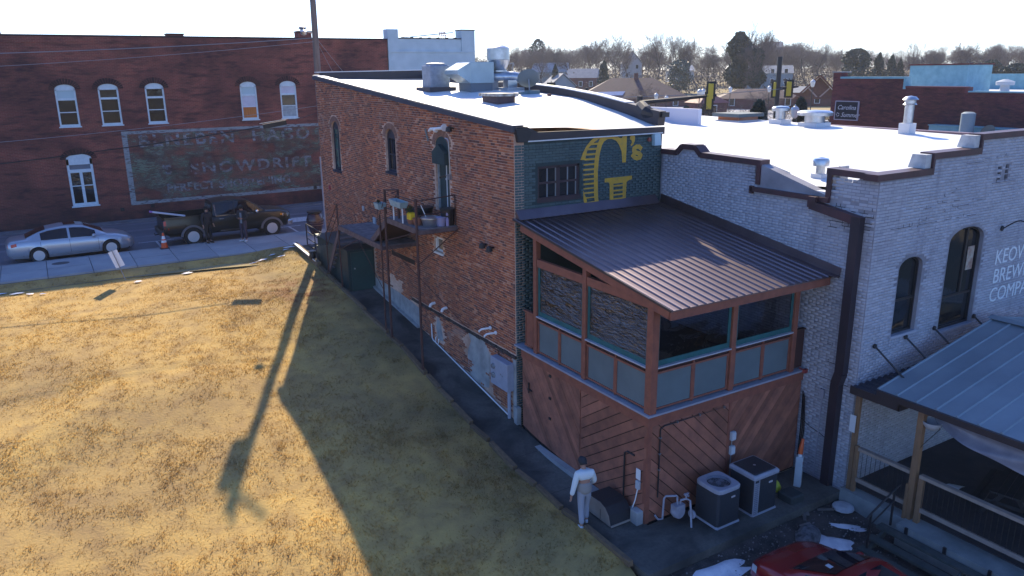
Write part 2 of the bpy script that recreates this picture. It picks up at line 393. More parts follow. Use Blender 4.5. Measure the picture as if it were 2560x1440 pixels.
mb.grid(lambda u, v: (u, v, yardz(u, v)), 0, 0, [-1.4 + .35 * i for i in range(45)], [-40, -25, -18, -15] + [-13 + .35 * i for i in range(18)] + [-6.9])
yard = struct('yard', mb, DIRT, smooth=True)
def snow(name, pts, h, label):
    n = len(pts); cx = sum(p[0] for p in pts) / n; cy = sum(p[1] for p in pts) / n; mb = MB(); rings = []
    for k, (s, hh) in enumerate([(1.0, 0.004), (.86, h * .6), (.55, h), (.2, h * 1.05)]):
        rings.append([(cx + (x - cx) * s * (1 + RS.uniform(-.05, .05)), cy + (y - cy) * s * (1 + RS.uniform(-.05, .05)), yardz(x, y) + hh) for x, y in pts])
    vs = [p for r in rings for p in r]; fs = [(k * n + i, k * n + (i + 1) % n, (k + 1) * n + (i + 1) % n, (k + 1) * n + i) for k in range(3) for i in range(n)] + [tuple(range(3 * n, 4 * n))]
    mb.add(vs, fs); o = obj(name, mb, SNOW, smooth=True); o['kind'] = 'stuff'; return o
def blob(cx, cy, rx, ry, n=26, rot=0, jag=.28):
    ph = [RS.uniform(0, 6.28) for _ in range(5)]; out = []
    for i in range(n):
        t = 2 * PI * i / n; r = 1 + jag * (.5 * math.sin(2 * t + ph[0]) + .4 * math.sin(3 * t + ph[1]) + .35 * math.sin(5 * t + ph[2]) + .3 * math.sin(8 * t + ph[3]))
        a, b = rx * r * math.cos(t), ry * r * math.sin(t); out.append((cx + a * math.cos(rot) - b * math.sin(rot), cy + a * math.sin(rot) + b * math.cos(rot)))
    return out
snow('snow_patch', blob(.35, -7.62, .95, .24, rot=-.12), .03, ''); snow('snow_patch', blob(.2, -8.05, .75, .3, rot=-.2), .05, '')
snow('snow_patch', blob(3.35, -8.15, .5, .36, rot=-.6), .05, ''); snow('snow_patch', blob(4.35, -7.95, .45, .10, rot=-.7), .02, ''); snow('snow_patch', blob(2.75, -8.3, .25, .1), .02, '')
snow('snow_patch', blob(-.55, -8.55, .5, .2, rot=-.4), .04, '')
# rags of old snow on the shaded verge
mb = MB()
for cx, cy in [(-2.6, 16.3), (-3.1, 16.0), (-3.5, 15.9), (-1.9, 16.6), (-2.3, 15.8), (-12.2, 16.1), (-11.8, 15.8), (-11.4, 15.6), (-8.1, 15.6), (-12.8, 16.3), (-6.2, 15.9), (-1.6, 16.9)]:
    p = blob(cx, cy, RS.uniform(.10, .30), RS.uniform(.04, .10), 14, 0, .5); b = len(mb.v)
    mb.v += [(x, y, lawnz(x, y) + .05) for x, y in p] + [(cx, cy, lawnz(cx, cy) + .075)]
    mb.f += [(b + i, b + (i + 1) % 14, b + 14) for i in range(14)]
o = obj('snow_scraps', mb, SNOW, smooth=True); o['kind'] = 'stuff'

# straw-coloured winter grass, real blades, uneven in density and height
def vnoise(x, y, cell, seed):
    rs = np.random.RandomState(seed); G = rs.uniform(-1, 1, (256, 256)); u, v = x / cell + 700.3, y / cell + 700.7; i, j = np.floor(u).astype(int), np.floor(v).astype(int); a, b = u - i, v - j; a = a * a * (3 - 2 * a); b = b * b * (3 - 2 * b)
    g = lambda p, q: G[p % 256, q % 256]
    return (g(i, j) * (1 - a) + g(i + 1, j) * a) * (1 - b) + (g(i, j + 1) * (1 - a) + g(i + 1, j + 1) * a) * b
def grass(n, x0, x1, y0, y1, h, seed, name, wid=.010):
    rs = np.random.RandomState(seed)
    x = rs.uniform(x0, x1, n); y = y0 + (y1 - y0) * rs.uniform(0, 1, n) ** 1.15
    cl = .55 * vnoise(x, y, 1.7, 1) + .5 * vnoise(x + .37 * y, y, .55, 2) + .6 * vnoise(x, y - .4 * x, .19, 3) + .3 * vnoise(x, y, .09, 4)
    ok = rs.uniform(-.9, .9, n) < cl; x, y, cl = x[ok], y[ok], cl[ok]; m = len(x)
    z = np.array([lawnz(a, b) for a, b in zip(x, y)]); hh = h * rs.uniform(.35, 1.3, m) * (1 + .6 * cl)
    t = rs.uniform(0, 2 * PI, m); lean = rs.uniform(.6, 1.9, m) * hh; ta = t + rs.uniform(-1.5, 1.5, m) + PI / 2; ww = wid * rs.uniform(.6, 1.5, m)
    v = np.empty((m, 3, 3), np.float32)
    v[:, 0] = np.stack([x - ww * np.cos(t), y - ww * np.sin(t), z - .01], 1); v[:, 1] = np.stack([x + ww * np.cos(t), y + ww * np.sin(t), z - .01], 1)
    v[:, 2] = np.stack([x + lean * np.cos(ta), y + lean * np.sin(ta), z + hh], 1)
    return big(name, v.reshape(-1, 3), np.arange(3 * m).reshape(-1, 3), BLADE, n=3)
grass(330000, -14.5, -1.42, -9.0, 17.15, .042, 3, 'grass')
CAMP = np.array([-10.8, -17.6, 9.76])
def brick_field(parent, O, U, N, u0, u1, v0, v1, inside, mat, ch=.0745, bl=.222, jt=.013, proud=.012, singles=0, seed=1, hdr=6, name='brick'):
    """lay every brick of a wall: nearest ones as objects of their own, the rest as one mesh of real bricks"""
    rs = np.random.RandomState(seed); O, U, N = map(lambda a: np.array(a, float), (O, U, N)); Z = np.array([0, 0, 1.0]); R = []
    nr = int((v1 - v0) / ch)
    for i in range(nr):
        v = v0 + i * ch; L = bl / 2 if (i % hdr) == hdr - 1 else bl; off = (L / 2 if i % 2 else 0) + (.05 if L < bl else 0)
        a = np.arange(u0 - off, u1, L); b = a + L; a = np.maximum(a, u0); b = np.minimum(b, u1); k = (b - a) > .05
        R.append(np.stack([a[k] + jt / 2, b[k] - jt / 2, np.full(k.sum(), v + jt / 2), np.full(k.sum(), v + ch - jt / 2)], 1))
    R = np.concatenate(R); ok = np.ones(len(R), bool)
    for ui, vi in ((0, 2), (0, 3), (1, 2), (1, 3)): ok &= inside(R[:, ui], R[:, vi])
    R = R[ok]; m = len(R)
    d = proud * rs.uniform(.55, 1.15, m) + (rs.uniform(size=m) < .04) * .006
    j = rs.uniform(-.0025, .0025, (m, 2)); R[:, 0] += j[:, 0]; R[:, 1] += j[:, 0]; R[:, 2] += j[:, 1]; R[:, 3] += j[:, 1]
    cen = O + ((R[:, 0] + R[:, 1]) / 2)[:, None] * U + ((R[:, 2] + R[:, 3]) / 2)[:, None] * Z
    full = (R[:, 1] - R[:, 0]) > bl * .9
    sel = np.zeros(m, bool)
    if singles:
        dist = np.linalg.norm(cen - CAMP, axis=1) + (~full) * 1e3; sel[np.argsort(dist)[:singles]] = True
    # eight corners: back face then front face (slightly smaller, so arrises catch light)
    def corners(a, b, c, e, dd, k=.003):
        P = []
        for (uu, vv, w_) in ((a, c, 0), (b, c, 0), (b, e, 0), (a, e, 0), (a + k, c + k, 1), (b - k, c + k, 1), (b - k, e - k, 1), (a + k, e - k, 1)):
            P.append(O + uu[:, None] * U + vv[:, None] * Z + (dd * w_)[:, None] * N)
        return np.stack(P, 1)
    Q = R[~sel]; vts = corners(Q[:, 0], Q[:, 1], Q[:, 2], Q[:, 3], d[~sel]).reshape(-1, 3)
    base = (np.arange(len(Q)) * 8)[:, None, None]
    flip = np.dot(np.cross(U, Z), N) < 0
    F = np.array([[4, 5, 6, 7], [0, 1, 5, 4], [1, 2, 6, 5], [2, 3, 7, 6], [3, 0, 4, 7]])
    if flip: F = F[:, ::-1]
    big(name + 'work', vts, (base + F[None]).reshape(-1, 4), mat, parent)
    if singles:
        a, b = -(bl - jt) / 2, (bl - jt) / 2; c, e = -(ch - jt) / 2, (ch - jt) / 2
        one = lambda q: np.array([q])
        sv = (corners(one(a), one(b), one(c), one(e), one(1.0)) - O)[0]
        sv[4:] -= N * (1.0 - proud)
        me = bpy.data.meshes.new(name); me.from_pydata([tuple(p) for p in sv], [], [tuple(f) for f in F]); me.materials.append(mat)
        Mi = ORG.get(parent.name)
        for c3, dd in zip(cen[sel], d[sel]):
            p = Vector(c3 + N * (dd - proud)); o = bpy.data.objects.new(name, me); COL.objects.link(o); o.parent = parent; o.location = Mi @ p if Mi is not None else p
def wall_cells(mb, u0, u1, v0, top, holes, P, th):
    """solid wall with rectangular openings; P(u, v, d) places a point, d = depth behind the face; top(u) may slope"""
    cu = sorted(set([u0, u1] + [h[i] for h in holes for i in (0, 1) if u0 < h[i] < u1]))
    for a, b in zip(cu[:-1], cu[1:]):
        hs = sorted([(h[2], h[3]) for h in holes if h[0] <= a + 1e-6 and h[1] >= b - 1e-6]); v = v0; segs = []
        for lo, hi in hs: segs.append((v, v, lo, lo)); v = hi
        segs.append((v, v, top(a), top(b)))
        for va, vb, wa, wb in segs:
            if wa - va < 1e-4: continue
            q = [(a, va), (b, vb), (b, wb), (a, wa)]
            mb.add([P(u, v_, 0) for u, v_ in q] + [P(u, v_, th) for u, v_ in q], [(0, 1, 2, 3), (7, 6, 5, 4), (0, 4, 5, 1), (1, 5, 6, 2), (2, 6, 7, 3), (3, 7, 4, 0)])
def arch(uc, hw, spring, rise, n=10):
    return [(uc - hw * math.cos(PI * i / n), spring + rise * math.sin(PI * i / n)) for i in range(n + 1)]
def text_mesh(s, size, shear=0.0, extrude=.002, bold=0.0, font=None, sx=1.0, spacing=1.0):
    cu = bpy.data.curves.new('lettering', 'FONT'); cu.body = s; cu.size = size; cu.shear = shear; cu.extrude = extrude; cu.offset = bold; cu.resolution_u = 3; cu.space_character = spacing
    o = bpy.data.objects.new('lettering', cu); me = bpy.data.meshes.new_from_object(o)
    mb = MB(); mb.v = [(v.co.x * sx, v.co.y, v.co.z) for v in me.vertices]; mb.f = [tuple(p.vertices) for p in me.polygons]
    bpy.data.objects.remove(o); bpy.data.curves.remove(cu); bpy.data.meshes.remove(me); return mb
def place(mb, O, U, V, N):
    O, U, V, N = map(V3, (O, U, V, N)); mb.v = [tuple(O + U * x + V * y + N * z) for x, y, z in mb.v]; return mb

# =============== two-storey brick building ===============
GB = thing('brick_building', 'narrow two storey red brick building with white flat roof and dark green rear wall', 'building', (2.6, 8.2, 0))
WT = 5.17; DEP = 16.47
ztop = lambda y: 8.36 + .0795 * y
PX = lambda u, v, d: (0 + d, u, v)              # side wall: u = y
holes = [(13.86, 14.80, 5.80, 7.86), (7.98, 8.88, 6.32, 7.86), (3.86, 4.80, 5.52, 7.86), (4.49, 5.07, 4.09, 4.58)]
mb = MB(); wall_cells(mb, 0.0, DEP, -.7, ztop, holes, PX, .3)
for (a, b, lo, hi) in holes[:3]:
    ap = arch((a + b) / 2, (b - a) / 2, hi - .30, .30, 8)
    for k in range(8):
        (u0, v0), (u1, v1) = ap[k], ap[k + 1]
        mb.add([PX(u, v, d) for d in (0, .3) for u, v in ((u0, v0), (u1, v1), (u1, hi), (u0, hi))], [(0, 1, 2, 3), (7, 6, 5, 4), (0, 4, 5, 1)])
side = obj('wall', mb, MORTAR, GB)
PY = lambda u, v, d: (u, 0 + d, v)
gw = [(.74, 2.15, 6.34, 7.27)]
mb = MB(); wall_cells(mb, .301, WT, -.6, lambda u: 8.02, gw, PY, .3); rear = obj('wall', mb, GREENM, GB, label='rear wall painted dark green')
mb = MB(); wall_cells(mb, .301, WT, 1.9, lambda u: 9.5, [], lambda u, v, d: (u, DEP - d, v), .3); mb.box(WT - .3, .301, 4, WT, DEP - .301, 7.9); obj('wall', mb, MORTAR, GB)
NOTOP = 1.0
def in_side(u, v):
    ok = (v < 8.36 + .0795 * u - .06) & (v > np.interp(u, [0, 5, 10, 16.5], [.0, .75, 1.45, 2.0]))
    for a, b, lo, hi in holes[:3]:
        uc, hw, sp = (a + b) / 2, (b - a) / 2 + .0, hi - .30
        ok &= ~((np.abs(u - uc) < hw + .012) & (v > lo - .02) & (v < sp)) & ~((((u - uc) / (hw + .2)) ** 2 + ((v - sp) / .50) ** 2 < 1) & (v >= sp - .01))
    a, b, lo, hi = holes[3]; ok &= ~((u > a - .02) & (u < b + .02) & (v > lo - .02) & (v < hi + .02))
    ok &= ~((u > 10.66) & (u < 14.6) & (v < 3.12))                                        # behind the green lean-to
    # plinth ledge and render patches at the foot of the wall
    ok &= ~((v > 1.89) & (v < 1.97) & (u < 7.0))
    r1 = (u > 6.55) & (u < 10.66) & (v < 1.78 + .12 * np.sin(3.1 * u) + .07 * np.sin(9 * u) + (u > 8.6) * .10)
    r2 = (np.abs(u - 2.2 - .25 * (v - 1)) < .62 + .22 * np.sin(5 * v + 1) + .1 * np.sin(13 * v)) & (v < 1.84) & (v > .36 + .1 * np.sin(7 * u))
    r3 = (np.abs(u - 4.95 - .2 * (v - 1.2)) < .2 + .1 * np.sin(6 * v)) & (v < 1.75) & (v > .9)
    r4 = (u < .14) & (v < 1.85); r5 = (np.abs(u - 8.6) < .5) & (np.abs(v - 2.15 - .1 * np.sin(5 * u)) < .2)
    return ok & ~r1 & ~r2 & ~r3 & ~r4 & ~r5
brick_field(GB, (0, 0, 0), (0, 1, 0), (-1, 0, 0), .02, DEP - .01, -.02, 9.7, in_side, BRICK, singles=300, seed=2)
RENDER = M('old_cement_render', (.40, .41, .40), (.25, .26, .26), 2.2, .9, bump=.5, bs=25)
mb = MB(); mb.prism([(10.66, 1.2), (10.66, 1.93), (9.9, 1.95), (9.2, 1.88), (8.2, 1.86), (7.4, 1.80), (6.55, 1.70), (6.5, .9)], 'x', -.02, .0)
mb.prism([(2.95, .45), (2.95, 1.2), (2.72, 1.6), (2.9, 1.86), (1.9, 1.88), (1.5, 1.5), (1.52, .9), (1.62, .4), (2.2, .30)], 'x', -.006, .0)
mb.prism([(5.1, .95), (5.22, 1.4), (5.08, 1.75), (4.86, 1.6), (4.7, 1.0)], 'x', -.006, 0); mb.box(-.03, -.02, -.3, .0, .14, 1.83); mb.box(-.10, -.16, -.3, .05, .0, .42)
obj('cement_render', mb, RENDER, GB)
obj('plinth', MB().prism([(10.66, 1.0), (10.66, 1.6), (6.5, 1.02), (6.5, .5)], 'x', -.14, -.021), RENDER, GB)
mb = MB()
for y in np.arange(-.02, 6.9, .23):
    mb.box(-.055 + RS.uniform(-.012, .012), y, 1.875 + RS.uniform(-.01, .01), .0, y + .215, 1.955 + RS.uniform(-.012, .012))
obj('ledge', mb, M('mossy_ledge', (.075, .055, .05), (.03, .03, .028), 5, .95, bump=.5), GB)
# arch rings of paler old brick
ARCHB = mk_brick('arch_brick', [(0, (.22, .12, .09)), (.5, (.28, .15, .11)), (1, (.34, .20, .15))], stainamt=.3)
for a, b, lo, hi in holes[:3]:
    uc, hw, sp = (a + b) / 2, (b - a) / 2, hi - .30; mb = MB(); n = 17
    for i in range(n):
        t0, t1 = PI * (i + .08) / n, PI * (i + .92) / n
        q = [(uc - hw * math.cos(t0), sp + .30 * math.sin(t0)), (uc - hw * math.cos(t1), sp + .30 * math.sin(t1)), (uc - (hw + .2) * math.cos(t1), sp + .50 * math.sin(t1)), (uc - (hw + .2) * math.cos(t0), sp + .50 * math.sin(t0))]
        mb.prism(q, 'x', -.012 - RS.uniform(0, .005), 0)
    obj('arch', mb, ARCHB, GB)
DGREEN = M('dark_green_paint', (.016, .050, .055), (.012, .036, .042), 4, .5)
DBLUE = M('dark_blue_wood', (.030, .034, .058), (.02, .024, .04), 4, .6)
def side_window(a, b, lo, hi, green):
    uc, hw, sp = (a + b) / 2, (b - a) / 2, hi - .30; mb = MB(); f = .055
    outer = [(a, lo)] + [(b, lo)] + arch(uc, hw, sp, .30, 10)[::-1]; inner = [(a + f, lo + f * 1.6)] + [(b - f, lo + f * 1.6)] + arch(uc, hw - f, sp, .30 - f * 1.4, 10)[::-1]
    n = len(outer)
    vs = [(.08, u, v) for u, v in outer] + [(.08, u, v) for u, v in inner] + [(.16, u, v) for u, v in inner]
    mb.add(vs, [(i, (i + 1) % n, n + (i + 1) % n, n + i) for i in range(n)] + [(n + i, n + (i + 1) % n, 2 * n + (i + 1) % n, 2 * n + i) for i in range(n)])
    mb.prism([(u, v) for u, v in arch(uc, hw - f, sp, .30 - f * 1.4, 10)] + [(b - f, sp - .04), (a + f, sp - .04)], 'x', .10, .14)
    w_ = obj('window', mb, DBLUE, GB)
    mb = MB().box(.13, a + f, lo + .1, .15, b - f, sp - .02); obj('pane', mb, M('green_blind_glass', (.06, .14, .13), (.03, .08, .085), 2.5, .08), w_) if green else obj('pane', mb, GLASS, w_)
    mb = MB().box(.105, uc - .018, lo + .1, .135, uc + .018, sp); mb.box(.105, a + f, (lo + sp) / 2 - .02, .135, b - f, (lo + sp) / 2 + .02)
    if not green: mb.beam((.11, a + .2, lo + .1), (.11, b - .3, sp - .1), .06, .02)
    obj('glazing_bar', mb, DBLUE, w_); obj('sill', MB().box(-.05, a - .04, lo - .07, .10, b + .04, lo + .02), DBLUE, w_)
side_window(*holes[0], True); side_window(*holes[1], False)
a, b, lo, hi = holes[2]; uc = (a + b) / 2
dr = obj('door', MB().box(.12, a + .10, lo, .17, b - .06, hi - .52), DGREEN, GB)
mb = MB().box(.06, a, lo, .2, a + .10, hi - .3); mb.box(.06, b - .06, lo, .2, b, hi - .3); obj('frame', mb, M('pale_weathered_trim', (.34, .38, .40), (.2, .24, .26), 5, .7), dr)
mb = MB().box(.10, uc - .1, lo + .02, .118, uc - .06, hi - .55); obj('door_edge', mb, WHITEP, dr)
obj('handle', MB().lathe([(.0, 0), (.035, .01), (.035, .05), (0, .06)], (.09, uc - .02, lo + 1.0), 10, 'x'), GALV, dr)
mb = MB(); ap = arch(uc, (b - a) / 2 - .01, hi - .30, .29, 10); mb.prism(ap + [(b - .01, hi - .55), (a + .01, hi - .55)], 'x', .02, .10)
hood = [(a + .03, hi - .50), (uc, hi - .24), (b - .03, hi - .50), (b - .03, hi - .86), (a + .03, hi - .86)]; mb.prism(hood, 'x', -.14, -.01); mb.box(-.01, a + .05, hi - .86, .1, b - .05, hi - .52)
obj('awning_hood', mb, DGREEN, dr)
mb = MB().box(.08, 4.49, 4.09, .12, 5.07, 4.16); mb.box(.08, 4.49, 4.50, .12, 5.07, 4.58); mb.box(.03, 4.98, 4.16, .12, 5.07, 4.50); mb.box(.08, 4.49, 4.16, .12, 4.56, 4.50)
sw = obj('window', mb, WHITEP, GB); obj('pane', MB().box(.10, 4.56, 4.16, .115, 4.98, 4.50), M('curtain_glass', (.22, .19, .16), (.15, .13, .11), 6, .12), sw); obj('sill', MB().box(-.06, 4.42, 4.02, .08, 5.12, 4.088), WHITEP, sw)
obj('lintel', MB().box(-.025, 6.75, 3.24, .05, 8.8, 3.40), M('iron_lintel', (.03, .022, .022), None, rough=.8), GB)
obj('board', MB().beam((-.02, 5.42, 8.02), (-.02, 5.24, 7.66), .08, .03, (1, 0, 0)), M('grey_board', (.16, .2, .2), None), GB)
mb = MB().beam((-.045, -.06, ztop(-.06) - .055), (-.045, DEP + .06, ztop(DEP) - .055), .12, .15); mb.beam((.12, -.06, ztop(-.06) + .025), (.12, DEP, ztop(DEP) + .025), .40, .012)
obj('coping', mb, M('roof_edge_metal', (.055, .06, .085), (.045, .05, .07), 3, .45), GB)
obj('coping_flange', MB().beam((.10, -.05, ztop(0) + .042), (.10, DEP, ztop(DEP) + .042), .36, .012), MEMB, GB)
# roof: dips to the rear, rises faster along the party wall
def roofz(x, y):
    zw = 8.30 + .0775 * y; ze = interp(y, [0, 1.5, 3.9, 8, 12, 16.5], [8.13, 8.46, 8.88, 9.14, 9.3, 9.46]); k = max(0, min(1, x / WT)); k = k * k * (3 - 2 * k)
    return zw * (1 - k) + ze * k
mb = MB().grid(lambda u, v: (.25 + (WT - .35) * u, .12 + (DEP - .3) * v, roofz(.25 + (WT - .35) * u, .12 + (DEP - .3) * v)), 12, 24)
mb2 = MB().box(.30, -.03, 8.02, WT, .20, 8.20); roof = obj('roof', mb, MEMB, GB, smooth=True)
mb = MB(); mb.prism([(-.02, 8.34), (.35, 8.36), (.7, 8.20), (5.2, 8.14), (5.2, 7.93), (.30, 7.99), (-.02, 8.18)], 'y', -.07, -.012); obj('fascia', mb, DARKM, GB)
mb = MB(); mb.box(.32, -.085, 7.955, 5.12, -.03, 7.985); obj('drip_edge', mb, WHITEP, GB)
mb = MB().prism([(.0, 8.30), (.32, 8.36), (.5, 8.20), (.36, 7.95), (.06, 7.96)], 'y', -.10, .4); obj('corner_flashing', mb, BLACKI, GB)
mb = MB()
ye = [0, 1.5, 3, 5.2, 8.1, 12, 16.4]; zc = [8.52, 8.72, 8.93, 9.14, 9.30, 9.45, 9.60]
for i in range(6): mb.beam((WT - .04, ye[i], zc[i] - .14), (WT - .04, ye[i + 1], zc[i + 1] - .14), .26, .42)
obj('parapet', mb, DARKM, GB)
mb = MB()
for i in range(1, 6): mb.beam((WT - .02, ye[i], zc[i] + .085), (WT - .02, ye[i + 1], zc[i + 1] + .085), .34, .03)
obj('parapet_cap', mb, MEMB, GB)
mb = MB().beam((.2, DEP - .12, 9.60), (WT, DEP - .12, 9.66), .26, .42); obj('parapet', mb, DARKM, GB); mb = MB().beam((.0, DEP - .12, 9.83), (WT, DEP - .12, 9.885), .34, .03); obj('parapet_cap', mb, MEMB, GB)
mb = MB().tube([(WT - .05, .2, 8.45), (WT - .12, .6, 8.55), (WT + .0, 1.0, 8.72), (WT + .05, 1.25, 8.74)], [.10, .2, .17, .05], 9); mb.box(WT - .1, -.08, 8.42, WT + .18, .26, 8.56)
obj('loose_flashing', mb, BLACKI, GB)
# painted rear wall above the porch
def in_rear(u, v):
    a, b, lo, hi = gw[0]; return (v < 7.95) & ~((u > a - .05) & (u < b + .05) & (v > lo - .08) & (v < hi + .06))
brick_field(GB, (0, 0, 0), (1, 0, 0), (0, -1, 0), .0, WT - .02, 6.02, 8.0, in_rear, GREENB, singles=90, seed=5)
brick_field(GB, (0, 0, 0), (1, 0, 0), (0, -1, 0), .0, .75, -.3, 6.02, lambda u, v: v < 6.0, GREENB, seed=6)
BROWNW = M('brown_window_wood', (.060, .032, .036), (.042, .026, .03), 5, .6)
a, b, lo, hi = gw[0]; mb = MB(); f = .07; mid = (a + b) / 2
for x0, x1 in ((a, a + f), (mid - f * .75, mid + f * .75), (b - f, b)): mb.box(x0, .04, lo, x1, .14, hi)
mb.box(a - .03, -.02, lo - .06, b + .03, .14, lo + f); mb.box(a, .04, hi - f, b, .14, hi); wn = obj('window', mb, BROWNW, GB)
for x0, x1 in ((a + f, mid - f * .75), (mid + f * .75, b - f)):
    obj('pane', MB().box(x0, .11, lo + f, x1, .12, hi - f), GLASS, wn); mb = MB(); xm = (x0 + x1) / 2; zm = (lo + hi) / 2
    mb.box(x0, .06, zm - .03, x1, .108, zm + .03); obj('sash', mb, BROWNW, wn)
    mb = MB(); mb.box(xm - .011, .07, lo + f, xm + .011, .105, hi - f); mb.box(x1 - .018, .07, lo + f, x1, .105, hi - f); obj('glazing_bar', mb, M('grey_glazing_bar', (.30, .32, .34), None), wn)
# painted ladder-shaped G, apostrophe and s, in metres on the wall
YEL = NT('yellow_sign_paint'); _P = YEL.pos()
YELLOW = YEL.done(YEL.bsdf(YEL.mix(YEL.ramp(YEL.noise(_P, 7, 6), [(.40, 0.0), (.72, .8)]), (.62, .36, .035), (.40, .27, .07)), .6, 0, YEL.bump(YEL.noise(_P, 60, 3), .4, .006)))
LG = []
G_POLYS = [
 [(2.161, 7.361), (2.235, 7.533), (2.357, 7.726), (2.509, 7.871), (2.682, 7.985), (2.779, 8.019), (3.335, 8.017), (3.417, 7.979), (3.48, 7.929), (3.097, 7.933), (2.84, 7.931), (2.665, 7.847), (2.473, 7.719), (2.379, 7.586), (2.325, 7.373), (2.306, 7.351)],
 [(2.84, 7.938), (2.978, 7.947), (3.099, 7.886), (2.981, 7.83), (2.904, 7.726), (2.84, 7.527), (2.797, 7.279), (2.774, 6.966), (2.784, 6.569), (2.802, 6.23), (2.829, 6.099), (2.695, 6.096), (2.659, 6.372), (2.642, 6.976), (2.658, 7.289), (2.692, 7.536), (2.746, 7.75)],
 [(2.84, 7.931), (3.097, 7.941), (3.358, 7.927), (3.562, 7.901), (3.667, 7.809), (3.525, 7.785), (3.422, 7.822), (3.259, 7.886), (3.059, 7.888), (2.921, 7.849)],
 [(3.647, 7.913), (3.68, 8.021), (3.799, 8.023), (3.805, 7.691), (3.793, 7.188), (3.664, 7.189), (3.626, 7.511), (3.528, 7.706), (3.38, 7.871), (3.48, 7.929), (3.583, 7.877)],
 [(2.272, 6.485), (2.323, 6.37), (2.384, 6.253), (2.406, 6.155), (2.328, 6.099), (2.287, 6.214)],
 [(2.327, 6.139), (2.683, 6.161), (2.828, 6.164), (2.829, 6.099), (2.695, 6.096), (2.387, 6.093)],
 [(3.033, 6.775), (4.038, 6.782), (4.038, 6.676), (3.896, 6.647), (3.835, 6.603), (3.216, 6.597), (3.174, 6.656), (3.036, 6.66)],
 [(3.215, 6.653), (3.347, 6.658), (3.362, 6.163), (3.303, 6.103), (3.231, 6.102)],
 [(3.704, 6.654), (3.844, 6.651), (3.822, 6.104), (3.717, 6.105)],
 [(3.922, 7.883), (3.961, 7.944), (4.054, 7.955), (4.108, 7.897), (4.102, 7.786), (4.044, 7.677), (3.973, 7.641), (3.956, 7.682), (4.0, 7.736), (3.998, 7.799), (3.934, 7.834)]]
for _a, _b, _l, _h in [(2.51, 2.775, 7.751, 7.805), (2.426, 2.75, 7.613, 7.668), (2.361, 2.713, 7.47, 7.524), (2.305, 2.687, 7.335, 7.387), (2.275, 2.67, 7.193, 7.24), (2.271, 2.664, 7.048, 7.1), (2.274, 2.663, 6.915, 6.96), (2.276, 2.662, 6.773, 6.826), (2.278, 2.665, 6.644, 6.694), (2.285, 2.667, 6.52, 6.561), (2.302, 2.67, 6.392, 6.436), (2.325, 2.681, 6.255, 6.291), (3.33, 3.724, 6.508, 6.556), (3.334, 3.728, 6.37, 6.418), (3.338, 3.733, 6.248, 6.295), (3.342, 3.737, 6.125, 6.173)]:
    G_POLYS.append([(_a, _l), (_b, _l), (_b, _h), (_a, _h)])
S_C = [(4.354, 7.547), (4.278, 7.608), (4.183, 7.613), (4.09, 7.571), (4.083, 7.499), (4.169, 7.446), (4.286, 7.414), (4.352, 7.353), (4.313, 7.291), (4.218, 7.273), (4.122, 7.304), (4.035, 7.382)]
for _pl in G_POLYS:
    LG.append(_pl)
mb = MB()
for i, pl in enumerate(LG): mb.prism(pl, 'y', -.0205 - .0002 * i, -.010)
sn = obj('painted_letter', mb, YELLOW, GB, label='yellow letter G painted as a curved ladder')
mb = MB(); hw_ = .062
for i in range(len(S_C) - 1):
    (x0, z0), (x1, z1) = S_C[i], S_C[i + 1]; d = math.hypot(x1 - x0, z1 - z0); nx, nz = -(z1 - z0) / d * hw_, (x1 - x0) / d * hw_; ex, ez = (x1 - x0) / d * .03, (z1 - z0) / d * .03
    mb.prism([(x0 - ex + nx, z0 - ez + nz), (x1 + ex + nx, z1 + ez + nz), (x1 + ex - nx, z1 + ez - nz), (x0 - ex - nx, z0 - ez - nz)], 'y', -.0205 - .0003 * i, -.010)
obj('painted_letter', mb, YELLOW, GB, label='small yellow painted letter s')
mb = MB(); mb.prism([(4.76, 7.62), (5.02, 7.62), (4.97, 7.95), (4.74, 7.95)], 'y', -.16, -.02)
fl = thing('floodlight', 'pale blue square floodlight at the top right of the green wall', 'light', (4.88, -.02, 7.62)); obj('housing', mb, M('pale_blue_metal', (.42, .60, .68), None, rough=.4), fl); obj('bracket', MB().box(4.84, -.03, 7.7, 4.92, .0, 7.85), GREYM, fl)
mb = MB().lathe([(0, 0), (.06, .0), (.06, .05), (.03, .09), (0, .09)], (4.60, -.11, 7.80), 12, 'y'); single('alarm_strobe', mb, M('red_plastic', (.25, .05, .04), None, rough=.4), 'small red alarm strobe beside the pale blue floodlight', 'alarm', origin=(4.6, -.02, 7.8))

def clip(poly, f):
    out = []
    for i in range(len(poly)):
        a, b = poly[i], poly[(i + 1) % len(poly)]; fa, fb = f(a), f(b)
        if fa >= 0: out.append(a)
        if fa * fb < 0: t = fa / (fa - fb); out.append((a[0] + (b[0] - a[0]) * t, a[1] + (b[1] - a[1]) * t))
    return out
def diag_boards(u0, u1, v0, v1, ang, wid, gap, emit, bottom=None):
    ca, sa = math.cos(ang), math.sin(ang); cs = [(-sa * u + ca * v) for u in (u0, u1) for v in (v0, v1)]; k = min(cs)
    while k < max(cs):
        a, b = k + gap / 2, k + wid - gap / 2; L = 20
        q = [(L * ca * s - sa * c, L * sa * s + ca * c) for s, c in ((-1, a), (1, a), (1, b), (-1, b))]
        for f in (lambda p: p[0] - u0, lambda p: u1 - p[0], lambda p: p[1] - v0, lambda p: v1 - p[1]):
            q = clip(q, f)
            if len(q) < 3: break
        if bottom and len(q) >= 3: q = clip(q, bottom)
        if len(q) >= 3: emit(q)
        k += wid
